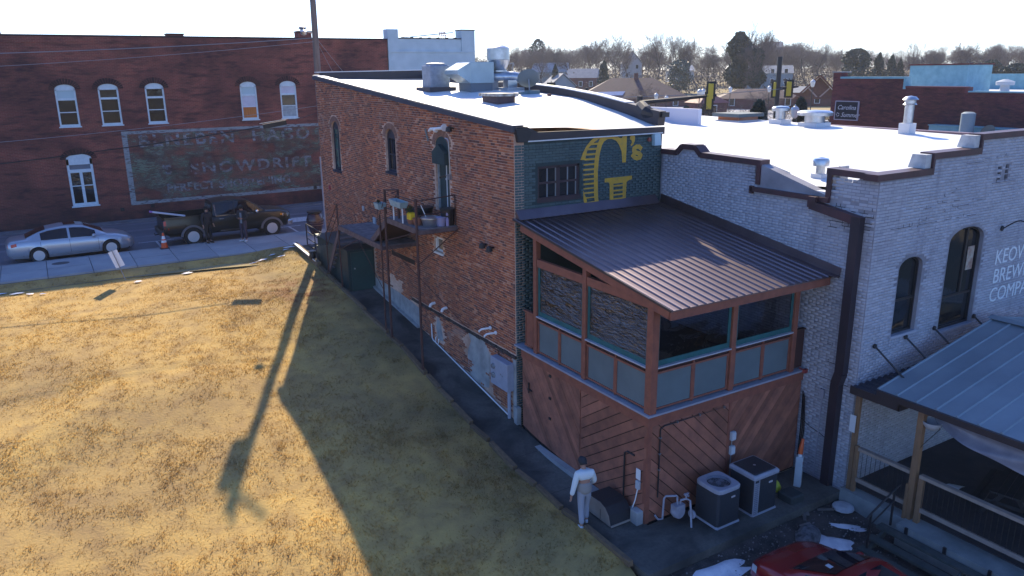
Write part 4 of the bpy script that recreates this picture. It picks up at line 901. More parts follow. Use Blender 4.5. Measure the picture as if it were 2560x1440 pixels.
# lettering on the south wall
LETW = M('faded_white_lettering', (.80, .84, .86), (.70, .75, .78), 5, .7)
lt = []
for s, x, z in (('KEOWEE', 10.66, 4.63), ('BREWING', 10.70, 4.10), ('COMPANY', 10.66, 3.57)):
    mb = text_mesh(s, .58, extrude=.003, sx=.98); place(mb, (x, GY - .013, z), (1, 0, 0), (0, 0, 1), (0, -1, 0)); o = obj('painted_letters', mb, LETW, GR, label='white painted line reading ' + s)
# gooseneck barn lamp
gl = thing('wall_lamp', 'black gooseneck barn lamp over the white painted lettering', 'lamp', (10.75, GY, 5.62)); obj('mount', MB().lathe([(0, 0), (.07, 0), (.07, -.03), (.03, -.05), (0, -.05)], (10.75, GY - .01, 5.62), 14, 'y'), BLACKI, gl)
pts = [(10.75 + .02 * i, GY - .05 - .07 * i, 5.62 + .16 * math.sin(i * .42 - .6) + .09) for i in range(11)]; pts[0] = (10.75, GY - .04, 5.62); obj('arm', MB().tube(pts, .018, 6), BLACKI, gl, smooth=True)
ex, ey, ez = pts[-1]; obj('shade', MB().lathe([(.03, .12), (.05, .06), (.11, .0), (.2, -.10), (.21, -.14), (.19, -.14), (.09, -.02), (0, .02)], (ex, ey - .03, ez - .08), 20), BLACKI, gl, smooth=True)
# big maroon box gutter running down the west wall
DPM = M('downpipe_metal', (.030, .022, .034), (.022, .018, .028), 2, .45)
dp = thing('downpipe', 'large dark box downpipe with an elbow on the grey west wall', 'downpipe', (GX, -6.8, -.7))
obj('leader', MB().beam((GX - .11, -5.5, 6.58), (GX - .11, -6.86, 6.36), .2, .2).box(GX - .21, -5.66, 6.52, GX - .01, -5.44, 6.78), MAROON, dp)
obj('pipe', MB().box(GX - .21, -6.90, 2.62, GX - .01, -6.67, 6.46), DPM, dp); obj('elbow', MB().beam((GX - .11, -6.785, 2.62), (GX - .11, -6.70, 2.30), .21, .23, (0, 1, 0)), DPM, dp); obj('pipe', MB().box(GX - .21, -6.82, -.66, GX - .01, -6.59, 2.31), DPM, dp)
single('wall_conduit', MB().tube([(GX - .03, -6.27, -.7), (GX - .03, -6.28, 1.86)], .02, 6).box(GX - .07, -6.34, 1.78, GX - .01, -6.22, 2.0), M('pale_conduit', (.34, .33, .38), None), 'thin pale conduit with a capped top on the grey west wall', 'conduit')
single('red_valve', MB().tube([(GX - .02, -5.72, 2.33), (GX - .12, -5.72, 2.33), (GX - .12, -5.6, 2.36)], .025, 7).box(GX - .16, -5.80, 2.28, GX - .04, -5.72, 2.38), M('red_pipe', (.28, .05, .045), None), 'short red pipe fitting on the grey wall beside the porch', 'valve')
single('thin_cable', MB().tube([(GX - .02, -5.70, 1.0), (GX - .02, -6.0, .86), (GX - .02, -6.3, .80), (GX - .02, -6.6, .70)], .009, 5), BLACK, 'thin black cable sagging across the grey west wall', 'cable')
for i, xx in enumerate((0, .05, .1)): single('cable_bundle', MB().tube([(GX - .04 - xx * .5, -5.72 - xx, 1.75 - xx), (GX - .05, -5.76 - xx, .7), (GX - .06 - xx, -5.74 - xx, -.4)], .016, 6), BLACK, 'black cable hanging in the corner between porch and grey wall', 'cable', group='cables in the porch corner')
# wall anchors with tie rods, flat canopy below
AW = thing('canopy', 'dark corrugated flat canopy hung on the grey south wall by rods', 'canopy', (8, -7.8, 2.4)); CW = M('dark_corrugated', (.035, .036, .05), (.025, .026, .036), 3, .5)
x = 5.02; k = 0
while x < 12.6: obj('sheet', MB().prism([(x, 2.40), (x + .06, 2.44), (x + .12, 2.44), (x + .18, 2.40), (x + .24, 2.40), (x + .24, 2.385), (x, 2.385)], 'y', -8.38, GY - .02), CW, AW); x += .24
obj('fascia', MB().box(4.96, -8.42, 2.26, 5.01, GY - .01, 2.45).box(4.96, -8.43, 2.26, 12.6, -8.385, 2.45), DARKM, AW)
for x in (5.71, 6.95, 8.18, 10.01):
    obj('tie_rod', MB().tube([(x, GY - .03, 3.31), (x + .12, -8.30, 2.46)], .024, 7), BLACKI, AW); obj('rose', MB().lathe([(0, 0), (.06, 0), (.06, -.04), (0, -.05)], (x, GY - .012, 3.31), 12, 'y'), BLACKI, AW)
# =============== roof plant on both roofs ===============
SHEET = M('sheet_steel', (.40, .50, .54), (.33, .42, .46), 2, .38, metal=.35)
def rzz(x, y): return roofz(x, y)
# (placed where the view meets the roof surface)
bx, by = 3.30, 8.3
hv = thing('air_handler', 'sheet steel air handler box with slanted intake hood on the white roof', 'air handler', (3.7, 8.3, 8.9))
z0 = rzz(3.6, 8.1)
obj('cabinet', MB().bbox(2.98, 7.85, z0 + .28, 3.98, 8.9, z0 + 1.02, .015), SHEET, hv); obj('curb', MB().box(3.03, 7.9, z0 - .1, 3.93, 8.85, z0 + .279), M('curb_grey', (.16, .18, .20), None), hv)
mb = MB(); mb.add([(2.98, 7.86, z0 + 1.0), (2.98, 8.88, z0 + 1.0), (2.48, 8.88, z0 + .74), (2.48, 7.86, z0 + .74), (2.98, 7.86, z0 + .30), (2.98, 8.88, z0 + .30), (2.48, 7.86, z0 + .60), (2.48, 8.88, z0 + .60)], [(0, 3, 2, 1), (3, 6, 7, 2), (0, 4, 6, 3), (1, 2, 7, 5), (4, 5, 7, 6)]); obj('intake_hood', mb, SHEET, hv)
ac = thing('roof_condenser', 'round-topped air conditioner condenser beside the steel air handler', 'air conditioner', (2.45, 9.6, 8.9)); z1 = rzz(2.4, 9.6)
obj('cabinet', MB().bbox(2.06, 9.2, z1 + .12, 2.86, 10.0, z1 + .92, .05), M('condenser_grey', (.26, .30, .36), (.20, .23, .28), 8, .5), ac); obj('fan_guard', MB().lathe([(.36, .92), (.36, .97), (.30, .99), (.30, .95), (.05, .96), (0, .98)], (2.46, 9.6, z1), 20), GREYM, ac); obj('base', MB().box(1.9, 9.0, z1 - .05, 3.0, 10.2, z1 + .119), M('base_dark', (.07, .06, .065), None), ac)
fx, fy = 4.25, 7.95; z2 = rzz(4.3, 7.6)
fan = thing('exhaust_fan', 'shiny upblast exhaust fan on top of a round duct', 'exhaust fan', (4.4, 8.3, z2)); fc = (4.42, 8.28, 0)
obj('windband', MB().lathe([(.40, z2 + 1.10), (.42, z2 + 1.10), (.42, z2 + 1.50), (.40, z2 + 1.50)], fc, 28), GALV, fan, smooth=True); obj('bowl', MB().lathe([(.26, z2 + .74), (.30, z2 + .78), (.38, z2 + .92), (.44, z2 + 1.09), (.41, z2 + 1.10), (.25, z2 + 1.05)], fc, 28), GALV, fan, smooth=True)
obj('cap', MB().lathe([(.43, z2 + 1.50), (.36, z2 + 1.55), (.10, z2 + 1.66), (0, z2 + 1.67)], fc, 28), GALV, fan, smooth=True); obj('neck', MB().lathe([(.32, z2 + .66), (.32, z2 + .72), (.26, z2 + .74), (.2, z2 + .9)], fc, 24), GALV, fan); obj('motor_lead', MB().tube([(4.80, 8.1, z2 + .95), (4.92, 8.05, z2 + .98), (4.95, 8.05, z2 + .88)], .03, 6), GREYM, fan)
du = thing('roof_duct', 'horizontal round galvanised duct on stubby legs behind the air handler', 'duct', (4.3, 7.9, z2)); obj('duct', MB().tube([(3.98, 8.45, z2 + .48), (4.75, 7.78, z2 + .48), (4.92, 7.68, z2 + .44), (4.98, 7.64, z2 + .34)], [.19, .19, .18, .15], 16), GALV, du, smooth=True)
obj('leg', MB().box(4.05, 8.1, z2 - .1, 4.3, 8.4, z2 + .36), GREYM, du); obj('plenum', MB().box(4.42, 7.6, z2 + .1, 4.82, 7.95, z2 + .36), GALV, du); obj('curb', MB().box(4.28, 7.38, z2 - .05, 5.0, 8.1, z2 + .1), M('curb_pale', (.40, .43, .46), None, rough=.5), du)
single('duct_bracket', MB().tube([(5.06, 8.3, z2 - .1), (5.06, 8.3, z2 + .95)], .02, 5), GREYM, 'thin steel stay beside the exhaust fan', 'stay')
dx, dy = 4.40, 6.1; z3 = rzz(dx, dy)
sd = thing('satellite_dish', 'grey satellite dish seen from behind on the white roof', 'satellite dish', (dx, dy, z3)); mb = MB().lathe([(0, .0), (.10, .008), (.22, .035), (.34, .085), (.345, .075), (.22, .022), (0, -.012)], (0, 0, 0), 26)
mb.xf(Matrix.Translation((dx + .05, dy + .15, z3 + .50)) @ Matrix.Rotation(math.radians(-25), 4, 'Z') @ Matrix.Rotation(math.radians(-68), 4, 'X') @ Matrix.Scale(1.12, 4, (1, 0, 0))); obj('reflector', mb, M('dish_grey', (.13, .16, .17), None, rough=.5), sd, smooth=True)
obj('mast', MB().tube([(dx, dy, z3 + .05), (dx, dy + .02, z3 + .30), (dx + .04, dy + .12, z3 + .48)], .025, 8), GREYM, sd); obj('foot', MB().box(dx - .38, dy - .10, z3 - .02, dx + .30, dy + .12, z3 + .07).box(dx - .1, dy - .18, z3 - .02, dx + .32, dy + .18, z3 + .12), M('dish_foot', (.16, .22, .23), None), sd)
hx0, hy0 = 2.05, 4.6; z4 = rzz(2.4, 4.6)
rh = thing('roof_hatch', 'square roof hatch with a stained lid near the front edge of the white roof', 'hatch', (2.5, 5, z4)); obj('curb', MB().box(2.12, 4.45, z4 - .1, 2.78, 5.45, z4 + .22), M('hatch_curb', (.09, .05, .055), (.06, .04, .045), 4, .7), rh); obj('lid', MB().box(2.03, 4.36, z4 + .221, 2.87, 5.54, z4 + .31), M('stained_lid', (.55, .52, .46), (.20, .17, .14), 5, .7), rh)
single('roof_drain', MB().box(4.52, 5.05, rzz(4.5, 5.1) - .01, 4.62, 5.17, rzz(4.5, 5.1) + .07), M('dark_red_block', (.10, .03, .035), None), 'tiny dark red block standing on the white roof near the dish', 'roof drain')
# vents on the grey building's roof
def vent(x, y, r, h, cap, label, base=None, name='roof_vent'):
    z = grz(x, y); t = thing(name, label, 'vent', (x, y, z))
    if base: obj('curb', MB().box(x - base, y - base, z - .02, x + base, y + base, z + h * .35), M('curb_white', (.66, .66, .66), None), t); zb = z + h * .35
    else: zb = z
    obj('pipe', MB().lathe([(r, zb), (r, z + h)], (x, y, 0), 18), GALV, t, smooth=True)
    if cap == 'flat': obj('cap', MB().lathe([(r * 1.05, z + h), (r * 1.75, z + h + .01), (r * 1.75, z + h + .14), (r * 1.5, z + h + .2), (0, z + h + .24)], (x, y, 0), 22), GALV, t, smooth=True)
    else: obj('cap', MB().lathe([(r * 1.35, z + h - .06), (r * 1.5, z + h - .05), (r * 1.2, z + h - .0), (r * 1.2, z + h + .1), (r * 1.7, z + h + .14), (r * 1.1, z + h + .24), (0, z + h + .28)], (x, y, 0), 20), GALV, t, smooth=True)
    return t
vent(6.55, -4.55, .12, .30, 'flat', 'stubby galvanised vent close to the scupper on the white roof', .16)
VENT_L = [(18.2, 6.6, .22, .55, 'flat', 'white mushroom vent nearer the corner sign on the far roof edge', .34), (18.2, 4.75, .42, .45, 'flat', 'wide low exhaust vent on a white curb at the far roof edge', .48), (18.0, .35, .17, 1.15, 'tall', 'tall shiny flue with a conical cap at the far roof edge', .22)]
for v in VENT_L: vent(*v)
t = thing('roof_block', 'low brick and metal roof block at the far left roof edge', 'roof block', (18.6, 9.3, 7.3)); obj('base', MB().box(17.5, 8.4, 7.0, 19.0, 9.9, 7.42), M('curb_white', (.66, .66, .66), None), t); obj('brick_band', MB().box(17.6, 8.5, 7.421, 18.9, 9.8, 7.58), BRICK, t); obj('top', MB().box(17.4, 8.3, 7.581, 19.1, 10.0, 7.74), M('slate_cap', (.10, .13, .14), None), t)
# =============== covered patio on the right ===============
PT = thing('patio_shelter', 'timber patio shelter with pale ribbed metal gable roof and wire balustrade', 'shelter', (7.5, -12, -.3))
PINE = M('weathered_pine', (.28, .16, .085), (.20, .12, .07), 5, .75, bump=.3, bs=30, sx=(2, 2, .5), rand=.06); RAILW = M('pale_rail_wood', (.36, .29, .24), (.27, .22, .19), 5, .75, bump=.25, bs=30)
struct('patio_slab', MB().prism([(4.72, -24), (15, -24), (15, GY - .01), (5.02, GY - .01), (5.02, -8.86), (4.72, -8.86)], 'z', -1.2, -.285), M('patio_concrete', (.30, .33, .33), (.17, .20, .20), 1.2, .85, bump=.3, bs=40))
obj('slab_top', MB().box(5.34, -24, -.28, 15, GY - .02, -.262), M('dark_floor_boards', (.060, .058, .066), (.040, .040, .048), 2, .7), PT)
def ppost(y, z0, z1, w=.13, x=5.16): obj('post', MB().bbox(x - w / 2, y - w / 2, z0, x + w / 2, y + w / 2, z1, .006), PINE, PT)
ppost(-7.30, -.284, 2.36, .11); ppost(-7.42, -.284, .93, .09, 5.14); ppost(-8.86, -.284, 2.42, .14); ppost(-9.06, -.284, .90, .11, 5.15); ppost(-12.9, -.284, 2.42, .14); ppost(-8.80, -.284, .60, .06, 5.06)
for y0, y1 in ((-7.47, -8.78), (-9.02, -12.84)):
    obj('rail', MB().box(5.09, y1, .83, 5.21, y0, .91).box(5.12, y1, .0, 5.18, y0, .10), RAILW, PT)
    y = y0 - .10; mb = MB()
    while y > y1 + .05: obj('baluster', MB().tube([(5.15, y, .10), (5.15, y, .83)], .007, 5, cap=False), BLACKI, PT); y -= .115
RZP = lambda x: 2.60 + .19 * (x - 5.05)
PALEM = M('pale_ribbed_steel', (.24, .285, .31), (.20, .24, .265), 1.2, .42, metal=.1)
y = -7.80; k = 0
while y > -17:
    y1 = y - .455; mb = MB()
    for s, (xa, xb) in ((1, (5.02, 9.75)), (2, (14.5, 9.75))):
        fz = lambda x: RZP(x) if x <= 9.75 else RZP(19.5 - x)
        pr = [(y, 0), (y - .02, .03), (y - .045, .03), (y - .065, .0), (y1 + .001, .0), (y1 + .001, -.012), (y, -.012)]
        n = len(pr); a = [(xa, yy, fz(xa) + zz) for yy, zz in pr]; b = [(xb, yy, fz(xb) + zz) for yy, zz in pr]
        mb.add(a + b, [(i, n + i, n + (i + 1) % n, (i + 1) % n) for i in range(n)] + [tuple(range(n)), tuple(range(2 * n - 1, n - 1, -1))])
    obj('roof_panel', mb, PALEM, PT); y = y1
obj('ridge_cap', MB().prism([(9.55, RZP(9.55) + .045), (9.75, RZP(9.75) + .06), (9.95, RZP(9.55) + .045), (9.75, RZP(9.75) + .045)], 'y', -17, -7.74), PALEM, PT)
obj('eave_beam', MB().box(5.04, -17, 2.40, 5.12, -7.86, 2.575).box(4.95, -17, 2.44, 5.02, -7.84, 2.585), DARKM, PT)
obj('beam', MB().box(5.2, -8.93, 2.28, 14, -8.80, 2.42), PINE, PT)
tp = thing('rolled_tarp', 'grey tarp sagging in folds below the patio eave', 'tarp', (5.2, -10, 1.8))
def tf(u, v):
    y = -9.05 - 4.2 * u; sag = .62 * math.sin(PI * min(1, u * 1.0)) ** .8; z = 2.42 - v * (.14 + sag * .82) + .02 * math.sin(20 * u + 8 * v); return (5.16 + .06 * math.sin(9 * v + 12 * u) + .14 * math.sin(PI * v) + .10 * v, y, z)
obj('sheet', MB().grid(tf, 40, 14), M('tarp_grey', (.27, .28, .34), (.19, .20, .26), 3, .45), tp, smooth=True)
tb = thing('hanging_basin', 'pale half-round basin hanging beside the patio post', 'basin', (5.25, -8.98, 2.0)); obj('bowl', MB().lathe([(0, -.20), (.12, -.17), (.19, -.08), (.21, 0), (.19, 0), (.1, -.13)], (5.25, -9.05, 2.20), 18), M('basin_pale', (.42, .44, .48), None, rough=.5), tb, smooth=True); obj('cord', MB().tube([(5.15, -9.1, 2.4), (5.22, -9.25, 2.1), (5.14, -8.95, 1.6), (5.1, -8.75, 1.0)], .008, 5), BLACK, tb)
single('notice_plate', MB().box(5.02, -7.36, 1.28, 5.035, -7.21, 1.72), M('pale_plate', (.62, .66, .70), None), 'blank pale plate fixed on the grey wall corner', 'plate')
single('paper_sheet', MB().grid(lambda u, v: (7.28 + .36 * u, -8.82 + .30 * v, -.255 + .02 * math.sin(4 * u + 2 * v)), 6, 6), M('paper_white', (.60, .62, .64), None), 'white sheet lying on the dark patio floor', 'paper')
TBW = M('dark_picnic_wood', (.045, .042, .046), (.03, .03, .034), 4, .7)
def picnic(x, y, rz, lab):
    t = thing('picnic_table', lab, 'picnic table', (x, y, -.262), rz)
    for i in range(5): obj('tabletop_board', MB().box(-.9, -.38 + i * .155, .70, .9, -.38 + i * .155 + .145, .74), TBW, t, local=True)
    for s in (-.72, .60): obj('bench', MB().box(-.9, s, .42, .9, s + .13, .46).box(-.9, s - .14, .42, .9, s - .01, .46), TBW, t, local=True)
    for xx in (-.65, .65): obj('leg', MB().beam((xx, -.55, 0), (xx, -.1, .70), .05, .09).beam((xx, .55, 0), (xx, .1, .70), .05, .09).beam((xx, -.72, .38), (xx, .72, .38), .05, .08), TBW, t, local=True)
picnic(7.5, -10.0, .25, 'dark picnic table standing nearest the white sheet under the patio roof'); picnic(6.6, -12.3, .1, 'dark picnic table near the wire balustrade under the patio roof')
# long timber steps beside the slab, with iron handrail
SP = thing('timber_steps', 'three long dark timber steps beside the patio slab', 'steps', (4.3, -11, -.8)); GW = M('green_grey_timber', (.085, .10, .095), (.055, .068, .066), 4, .85, bump=.3, rand=.1)
for x, z in ((4.55, -.40), (4.22, -.58), (3.90, -.76)):
    obj('tread', MB().box(x - .11, -16, z - .06, x + .11, -8.55, z), GW, SP)
for y in (-8.7, -10.5, -12.4): obj('bearer', MB().beam((4.66, y, -.5), (3.85, y, -.92), .06, .16), GW, SP)
for y in (-9.12, -10.0, -10.95): obj('stake', MB().box(4.66, y - .03, -.50, 4.71, y + .03, -.25), BLACKI, SP)
hr = thing('handrail', 'black iron handrail at the top end of the timber steps', 'handrail', (4.5, -8.65, -.6)); obj('post', MB().tube([(4.72, -8.72, -.40), (4.72, -8.72, .52)], .028, 8), BLACKI, hr); obj('post', MB().tube([(3.98, -8.68, -.76), (3.98, -8.68, .12)], .028, 8), BLACKI, hr); obj('rail', MB().tube([(4.86, -8.74, .60), (4.72, -8.72, .52), (3.98, -8.68, .12), (3.82, -8.68, .02)], .024, 8), BLACKI, hr); obj('rail', MB().tube([(4.72, -8.72, .22), (3.98, -8.68, -.18)], .018, 8), BLACKI, hr)
single('splash_block', MB().lathe([(0, .0), (.26, 0), (.25, .05), (.16, .09), (0, .10)], (4.78, -7.46, -.63), 12), M('pale_concrete', (.55, .56, .58), (.42, .43, .45), 6, .8), 'pale round splash block at the foot of the dark downpipe', 'splash block')
mb = MB().lathe([(0, 0), (.34, 0), (.36, .12), (.22, .24), (0, .26)], (0, 0, 0), 9); mb.v = [(x * 1.15 + .05 * math.sin(9 * y), y * .8 + .04 * math.sin(7 * x), z + .03 * math.sin(8 * x + 5 * y)) for x, y, z in mb.v]
rk = obj('rock', mb, M('speckled_rock', (.17, .17, .18), (.05, .05, .055), 9, .9, bump=.6)); rk.location = (3.05, -7.80, -.72); tag(rk, 'big grey speckled rock on the dirt in front of the downpipe', 'rock')
SC_ = M('scrap_wood', (.22, .20, .19), (.14, .13, .12), 5, .85, rand=.25)
for i, (x, y, L, a, lab) in enumerate([(3.5, -7.35, .45, .7, 'short grey board lying on the dirt left of the rock'), (3.75, -7.25, .5, .9, 'longer grey board lying on the dirt behind the rock'), (4.15, -7.2, .4, -.6, 'grey stick lying below the thin wall conduit'), (3.2, -7.45, .3, -.2, 'small dark plank end lying beside the rock')]):
    single('scrap_board', MB().beam((x, y, -.60), (x + L * math.cos(a), y + L * math.sin(a), -.585), .07, .03), SC_, lab, 'board', group='scrap boards on the dirt')
mb = MB(); rs = np.random.RandomState(12)
for i in range(900):
    x, y = rs.uniform(-1.2, 4.9), rs.uniform(-9.6, -6.95); s = rs.uniform(.008, .035); z = yardz(x, y); mb.beam((x, y, z), (x + s, y + rs.uniform(-s, s), z + s * .5), s * .8, s * .7)
obj('rubble', mb, M('rubble_stone', (.10, .10, .105), (.22, .21, .21), 14, .9, rand=.5), kind='stuff')
wp = thing('white_post', 'white square marker post with red lettering and an orange cap', 'post', (4.40, -6.38, -.62), .5)
obj('post', MB().bbox(-.085, -.085, 0, .085, .085, 1.02, .012), M('marker_white', (.52, .58, .62), (.44, .50, .54), 4, .5), wp, local=True); obj('collar', MB().lathe([(.05, 1.02), (.05, 1.09)], (0, 0, 0), 12), WHITEP, wp, local=True); obj('cap', MB().tube([(0, 0, 1.09), (.02, -.01, 1.26), (.07, -.02, 1.42), (.09, -.02, 1.46)], [.06, .055, .035, .04], 10), M('orange_plastic', (.62, .10, .02), None, rough=.45), wp, local=True)
obj('label_print', MB().box(-.04, -.0875, .82, .03, -.0855, .88).box(-.05, -.0875, .72, .0, -.0855, .745), M('red_print', (.45, .03, .04), None), wp, local=True)
ck = single('utility_box', MB().bbox(3.5, -6.95, -.62, 3.95, -6.5, -.22, .03), M('mossy_box', (.045, .06, .062), (.03, .042, .045), 5, .8), 'dark green utility box on the ground right of the condensers', 'utility box')
single('yellow_bag', MB().lathe([(0, 0), (.13, .02), (.15, .12), (.09, .24), (.03, .30), (0, .31)], (3.72, -6.25, -.42), 10), M('yellow_plastic', (.62, .60, .06), (.45, .50, .05), 5, .4), 'crumpled yellow bag beside the right hand condenser', 'bag', smooth=True)
# condensers
CDK = M('condenser_dark', (.030, .038, .050), (.022, .028, .038), 30, .55); CGR = M('condenser_light_grey', (.36, .37, .43), (.30, .31, .36), 6, .45); FANB = M('fan_grey', (.16, .17, .20), None, rough=.5)
def condenser(x0, y0, w, d, h, kind, lab):
    t = thing('air_conditioner', lab, 'air conditioner', (x0 + w / 2, y0 + d / 2, -.415)); z0 = -.415; x1, y1 = x0 + w, y0 + d
    obj('body', MB().bbox(x0 + .015, y0 + .015, z0 + .05, x1 - .015, y1 - .015, z0 + h - .08, .05), CDK, t); obj('base', MB().bbox(x0, y0, z0, x1, y1, z0 + .05, .03), CGR, t)
    if kind == 'fan':
        mb = MB(); n = 32; cx, cy = x0 + w / 2, y0 + d / 2; oc = []; r0 = min(w, d) * .37; hw, hd, rc = w / 2, d / 2, .10
        for i in range(n):
            a = 2 * PI * i / n; c, s = math.cos(a), math.sin(a); e = (abs(c) ** 6 + abs(s) ** 6) ** (-1 / 6); oc.append((cx + hw * c * e, cy + hd * s * e))
        zt = z0 + h; vs = [(x, y, zt - .10) for x, y in oc] + [(x, y, zt - .02) for x, y in oc] + [(cx + (x - cx) * .95, cy + (y - cy) * .95, zt) for x, y in oc] + [(cx + r0 * math.cos(2 * PI * i / n), cy + r0 * math.sin(2 * PI * i / n), zt - .005) for i in range(n)] + [(cx + r0 * .96 * math.cos(2 * PI * i / n), cy + r0 * .96 * math.sin(2 * PI * i / n), zt - .16) for i in range(n)]
        mb.add(vs, [(k * n + i, k * n + (i + 1) % n, (k + 1) * n + (i + 1) % n, (k + 1) * n + i) for k in range(4) for i in range(n)]); obj('top', mb, CGR, t)
        obj('well', MB().lathe([(0, zt - .16), (r0 * .97, zt - .16)], (cx, cy, 0), 24), BLACK, t)
        fb = obj('fan', MB().lathe([(0, zt - .10), (.06, zt - .10), (.06, zt - .04), (0, zt - .03)], (cx, cy, 0), 14), FANB, t)
        for k in range(4): a = k * PI / 2 + .4; obj('blade', MB().beam((cx + .05 * math.cos(a), cy + .05 * math.sin(a), zt - .09), (cx + r0 * .85 * math.cos(a), cy + r0 * .85 * math.sin(a), zt - .075), .11, .006), FANB, fb)
        g = obj('guard', MB(), None, t) if False else None
        mb = MB()
        for rr in (.25, .45, .65, .85): mb.tube([(cx + r0 * rr * math.cos(a), cy + r0 * rr * math.sin(a), zt - .004) for a in np.linspace(0, 2 * PI, 25)], .003, 4, cap=False)
        for a in np.linspace(0, PI, 5)[:-1]: mb.tube([(cx - r0 * math.cos(a), cy - r0 * math.sin(a), zt - .004), (cx + r0 * math.cos(a), cy + r0 * math.sin(a), zt - .004)], .003, 4)
        obj('guard', mb, M('guard_wire', (.20, .20, .24), None), t)
    else:
        zt = z0 + h; obj('top', MB().bbox(x0 - .01, y0 - .01, zt - .10, x1 + .01, y1 + .01, zt, .04), CGR, t); obj('grille', MB().bbox(x0 + .06, y0 + .06, zt + .001, x1 - .06, y1 - .06, zt + .022, .02), M('grille_black', (.02, .022, .028), (.035, .038, .045), 60, .6), t); obj('hub', MB().lathe([(0, .022), (.035, .022), (.02, .03), (0, .03)], (x0 + w / 2, y0 + d / 2, zt), 12), GALV, t)
        for c in range(16):
            z = z0 + .08 + c * (h - .24) / 16; obj('louvre', MB().box(x0 - .006, y0 - .006, z, x0 + .15, y0 + .012, z + .028), CGR, t)
        for xx in (x0 - .008, x0 + .15): obj('louvre_edge', MB().box(xx, y0 - .008, z0 + .05, xx + .016, y0 + .012, z0 + h - .1), CGR, t)
    obj('badge', MB().box(x1 - .34, y0 + .006, z0 + h * .72, x1 - .22, y0 + .016, z0 + h * .76), M('badge_pale', (.55, .52, .54), None), t)
condenser(1.20, -6.74, .76, .78, .98, 'fan', 'grey condenser with an open round fan on top, nearer the gas meter'); condenser(2.30, -6.80, .84, .82, 1.05, 'grille', 'taller condenser with louvred corner and flat black grille top')
# gas meter
gm = thing('gas_meter', 'pale grey gas meter with bent pipes on the rear slab', 'gas meter', (.72, -6.1, -.415)); GP = M('gas_grey', (.36, .36, .42), (.28, .28, .33), 7, .5)
obj('body', MB().lathe([(0, -.10), (.15, -.09), (.17, .0), (.15, .09), (0, .10)], (.66, -6.02, -.10), 16, 'y').box(.52, -6.11, -.10, .80, -5.93, .08), GP, gm); obj('inlet_pipe', MB().tube([(.18, -5.78, -.18), (.26, -5.80, -.30), (.36, -5.84, -.30), (.36, -5.86, .24), (.40, -5.88, .30), (.62, -6.0, .30), (.64, -6.0, .26), (.64, -6.02, .08)], .024, 8), GP, gm); obj('outlet_pipe', MB().tube([(.72, -6.02, .08), (.72, -6.04, .18), (.82, -6.12, .22), (.86, -6.2, .20), (.86, -6.24, -.10), (.80, -6.34, -.41)], .024, 8), GP, gm)
obj('regulator', MB().lathe([(0, -.04), (.10, -.03), (.11, .0), (.10, .03), (0, .05)], (.92, -6.22, -.16), 16, 'x'), GP, gm); obj('valve', MB().tube([(.80, -6.12, .22), (.80, -6.12, .33)], .018, 6).box(.74, -6.14, .33, .87, -6.10, .36).box(.79, -6.2, .31, .82, -6.06, .34), GP, gm)
# black mesh hood with tan ends
mh = thing('mesh_hood', 'low black mesh hood with tan end panels on the path slab', 'equipment cover', (-.47, -4.95, -.415)); pr = [(-4.48, -.36), (-4.50, .06), (-4.95, .08), (-5.15, .02), (-5.29, -.12), (-5.37, -.34), (-5.37, -.36)]
obj('cover', MB().prism(pr, 'x', -.78, -.16), M('black_mesh', (.010, .010, .013), (.022, .022, .028), 90, .55, bump=.4, bs=120), mh); obj('end_panel', MB().prism([(y * .97 - .148, z - .02) for y, z in pr], 'x', -.80, -.781), M('tan_panel', (.30, .25, .21), (.24, .20, .17), 3, .6), mh); obj('seam', MB().box(-.803, -5.0, -.36, -.80, -4.985, -.1), BLACK, mh); obj('lip', MB().box(-.79, -5.40, -.39, -.15, -5.371, -.352), M('tan_edge', (.36, .30, .25), None), mh); obj('foot', MB().box(-.76, -5.34, -.414, -.70, -5.28, -.36).box(-.26, -5.34, -.414, -.2, -5.28, -.36).box(-.76, -4.6, -.414, -.70, -4.54, -.36), BLACK, mh)
single('concrete_pier', MB().bbox(-.22, -5.62, -.415, -.03, -5.36, -.08, .015), CONC, 'small concrete pier at the porch corner behind the mesh hood', 'pier')
# landscape timbers edging the lawn
TB = [(17.0, 13.7, .16, .26), (13.6, 12.5, .14, .2), (12.5, 11.75, .14, .18), (11.75, 10.9, .13, .16), (10.85, 8.5, .12, .15), (8.45, 6.4, .12, .15), (6.3, 5.2, .13, .15), (5.15, 3.3, .14, .16), (3.2, 2.35, .13, .15), (2.3, 1.55, .12, .13), (1.45, .35, .13, .16), (.25, -.6, .12, .15), (-.75, -2.05, .14, .17), (-2.15, -3.0, .12, .14), (-3.05, -4.2, .12, .13), (-4.3, -5.0, .14, .18), (-5.1, -6.75, .12, .13)]
TL = ['long sunlit timber at the street end of the lawn edging', 'timber just below the sunlit one in the lawn edging', 'short timber opposite the dark green lean-to corner', 'timber opposite the metal door of the lean-to', 'thin timber sunk in turf just past the lean-to', 'thin timber leading up to the outer stair posts', 'small timber at the foot of the middle stair post', 'timber between the two outer stair post feet', 'timber just below the nearest stair post foot', 'short dark timber two below the nearest stair post', 'bright timber three below the nearest stair post', 'broken-ended timber opposite the grey meter box', 'long pale timber opposite the porch door', 'timber sunk in the turf below the long pale one', 'thin dark timber up the lawn edge from the person in white', 'thick timber end just behind the person in white', 'lowest timber of the lawn edging, at the slab corner']
for i, ((a, b, wd, h), lab) in enumerate(zip(TB, TL)):
    dx_ = RS.uniform(-.05, .05); za, zb = pathz(a), pathz(b); up = .07 if i else .14
    single('edging_timber', MB().beam((-1.33 + dx_, a, za + up), (-1.33 - dx_ * .6, b, zb + up + .03), wd, h), TIMBER, lab, 'timber', group='landscape timbers edging the lawn', origin=(-1.33, (a + b) / 2, (za + zb) / 2))
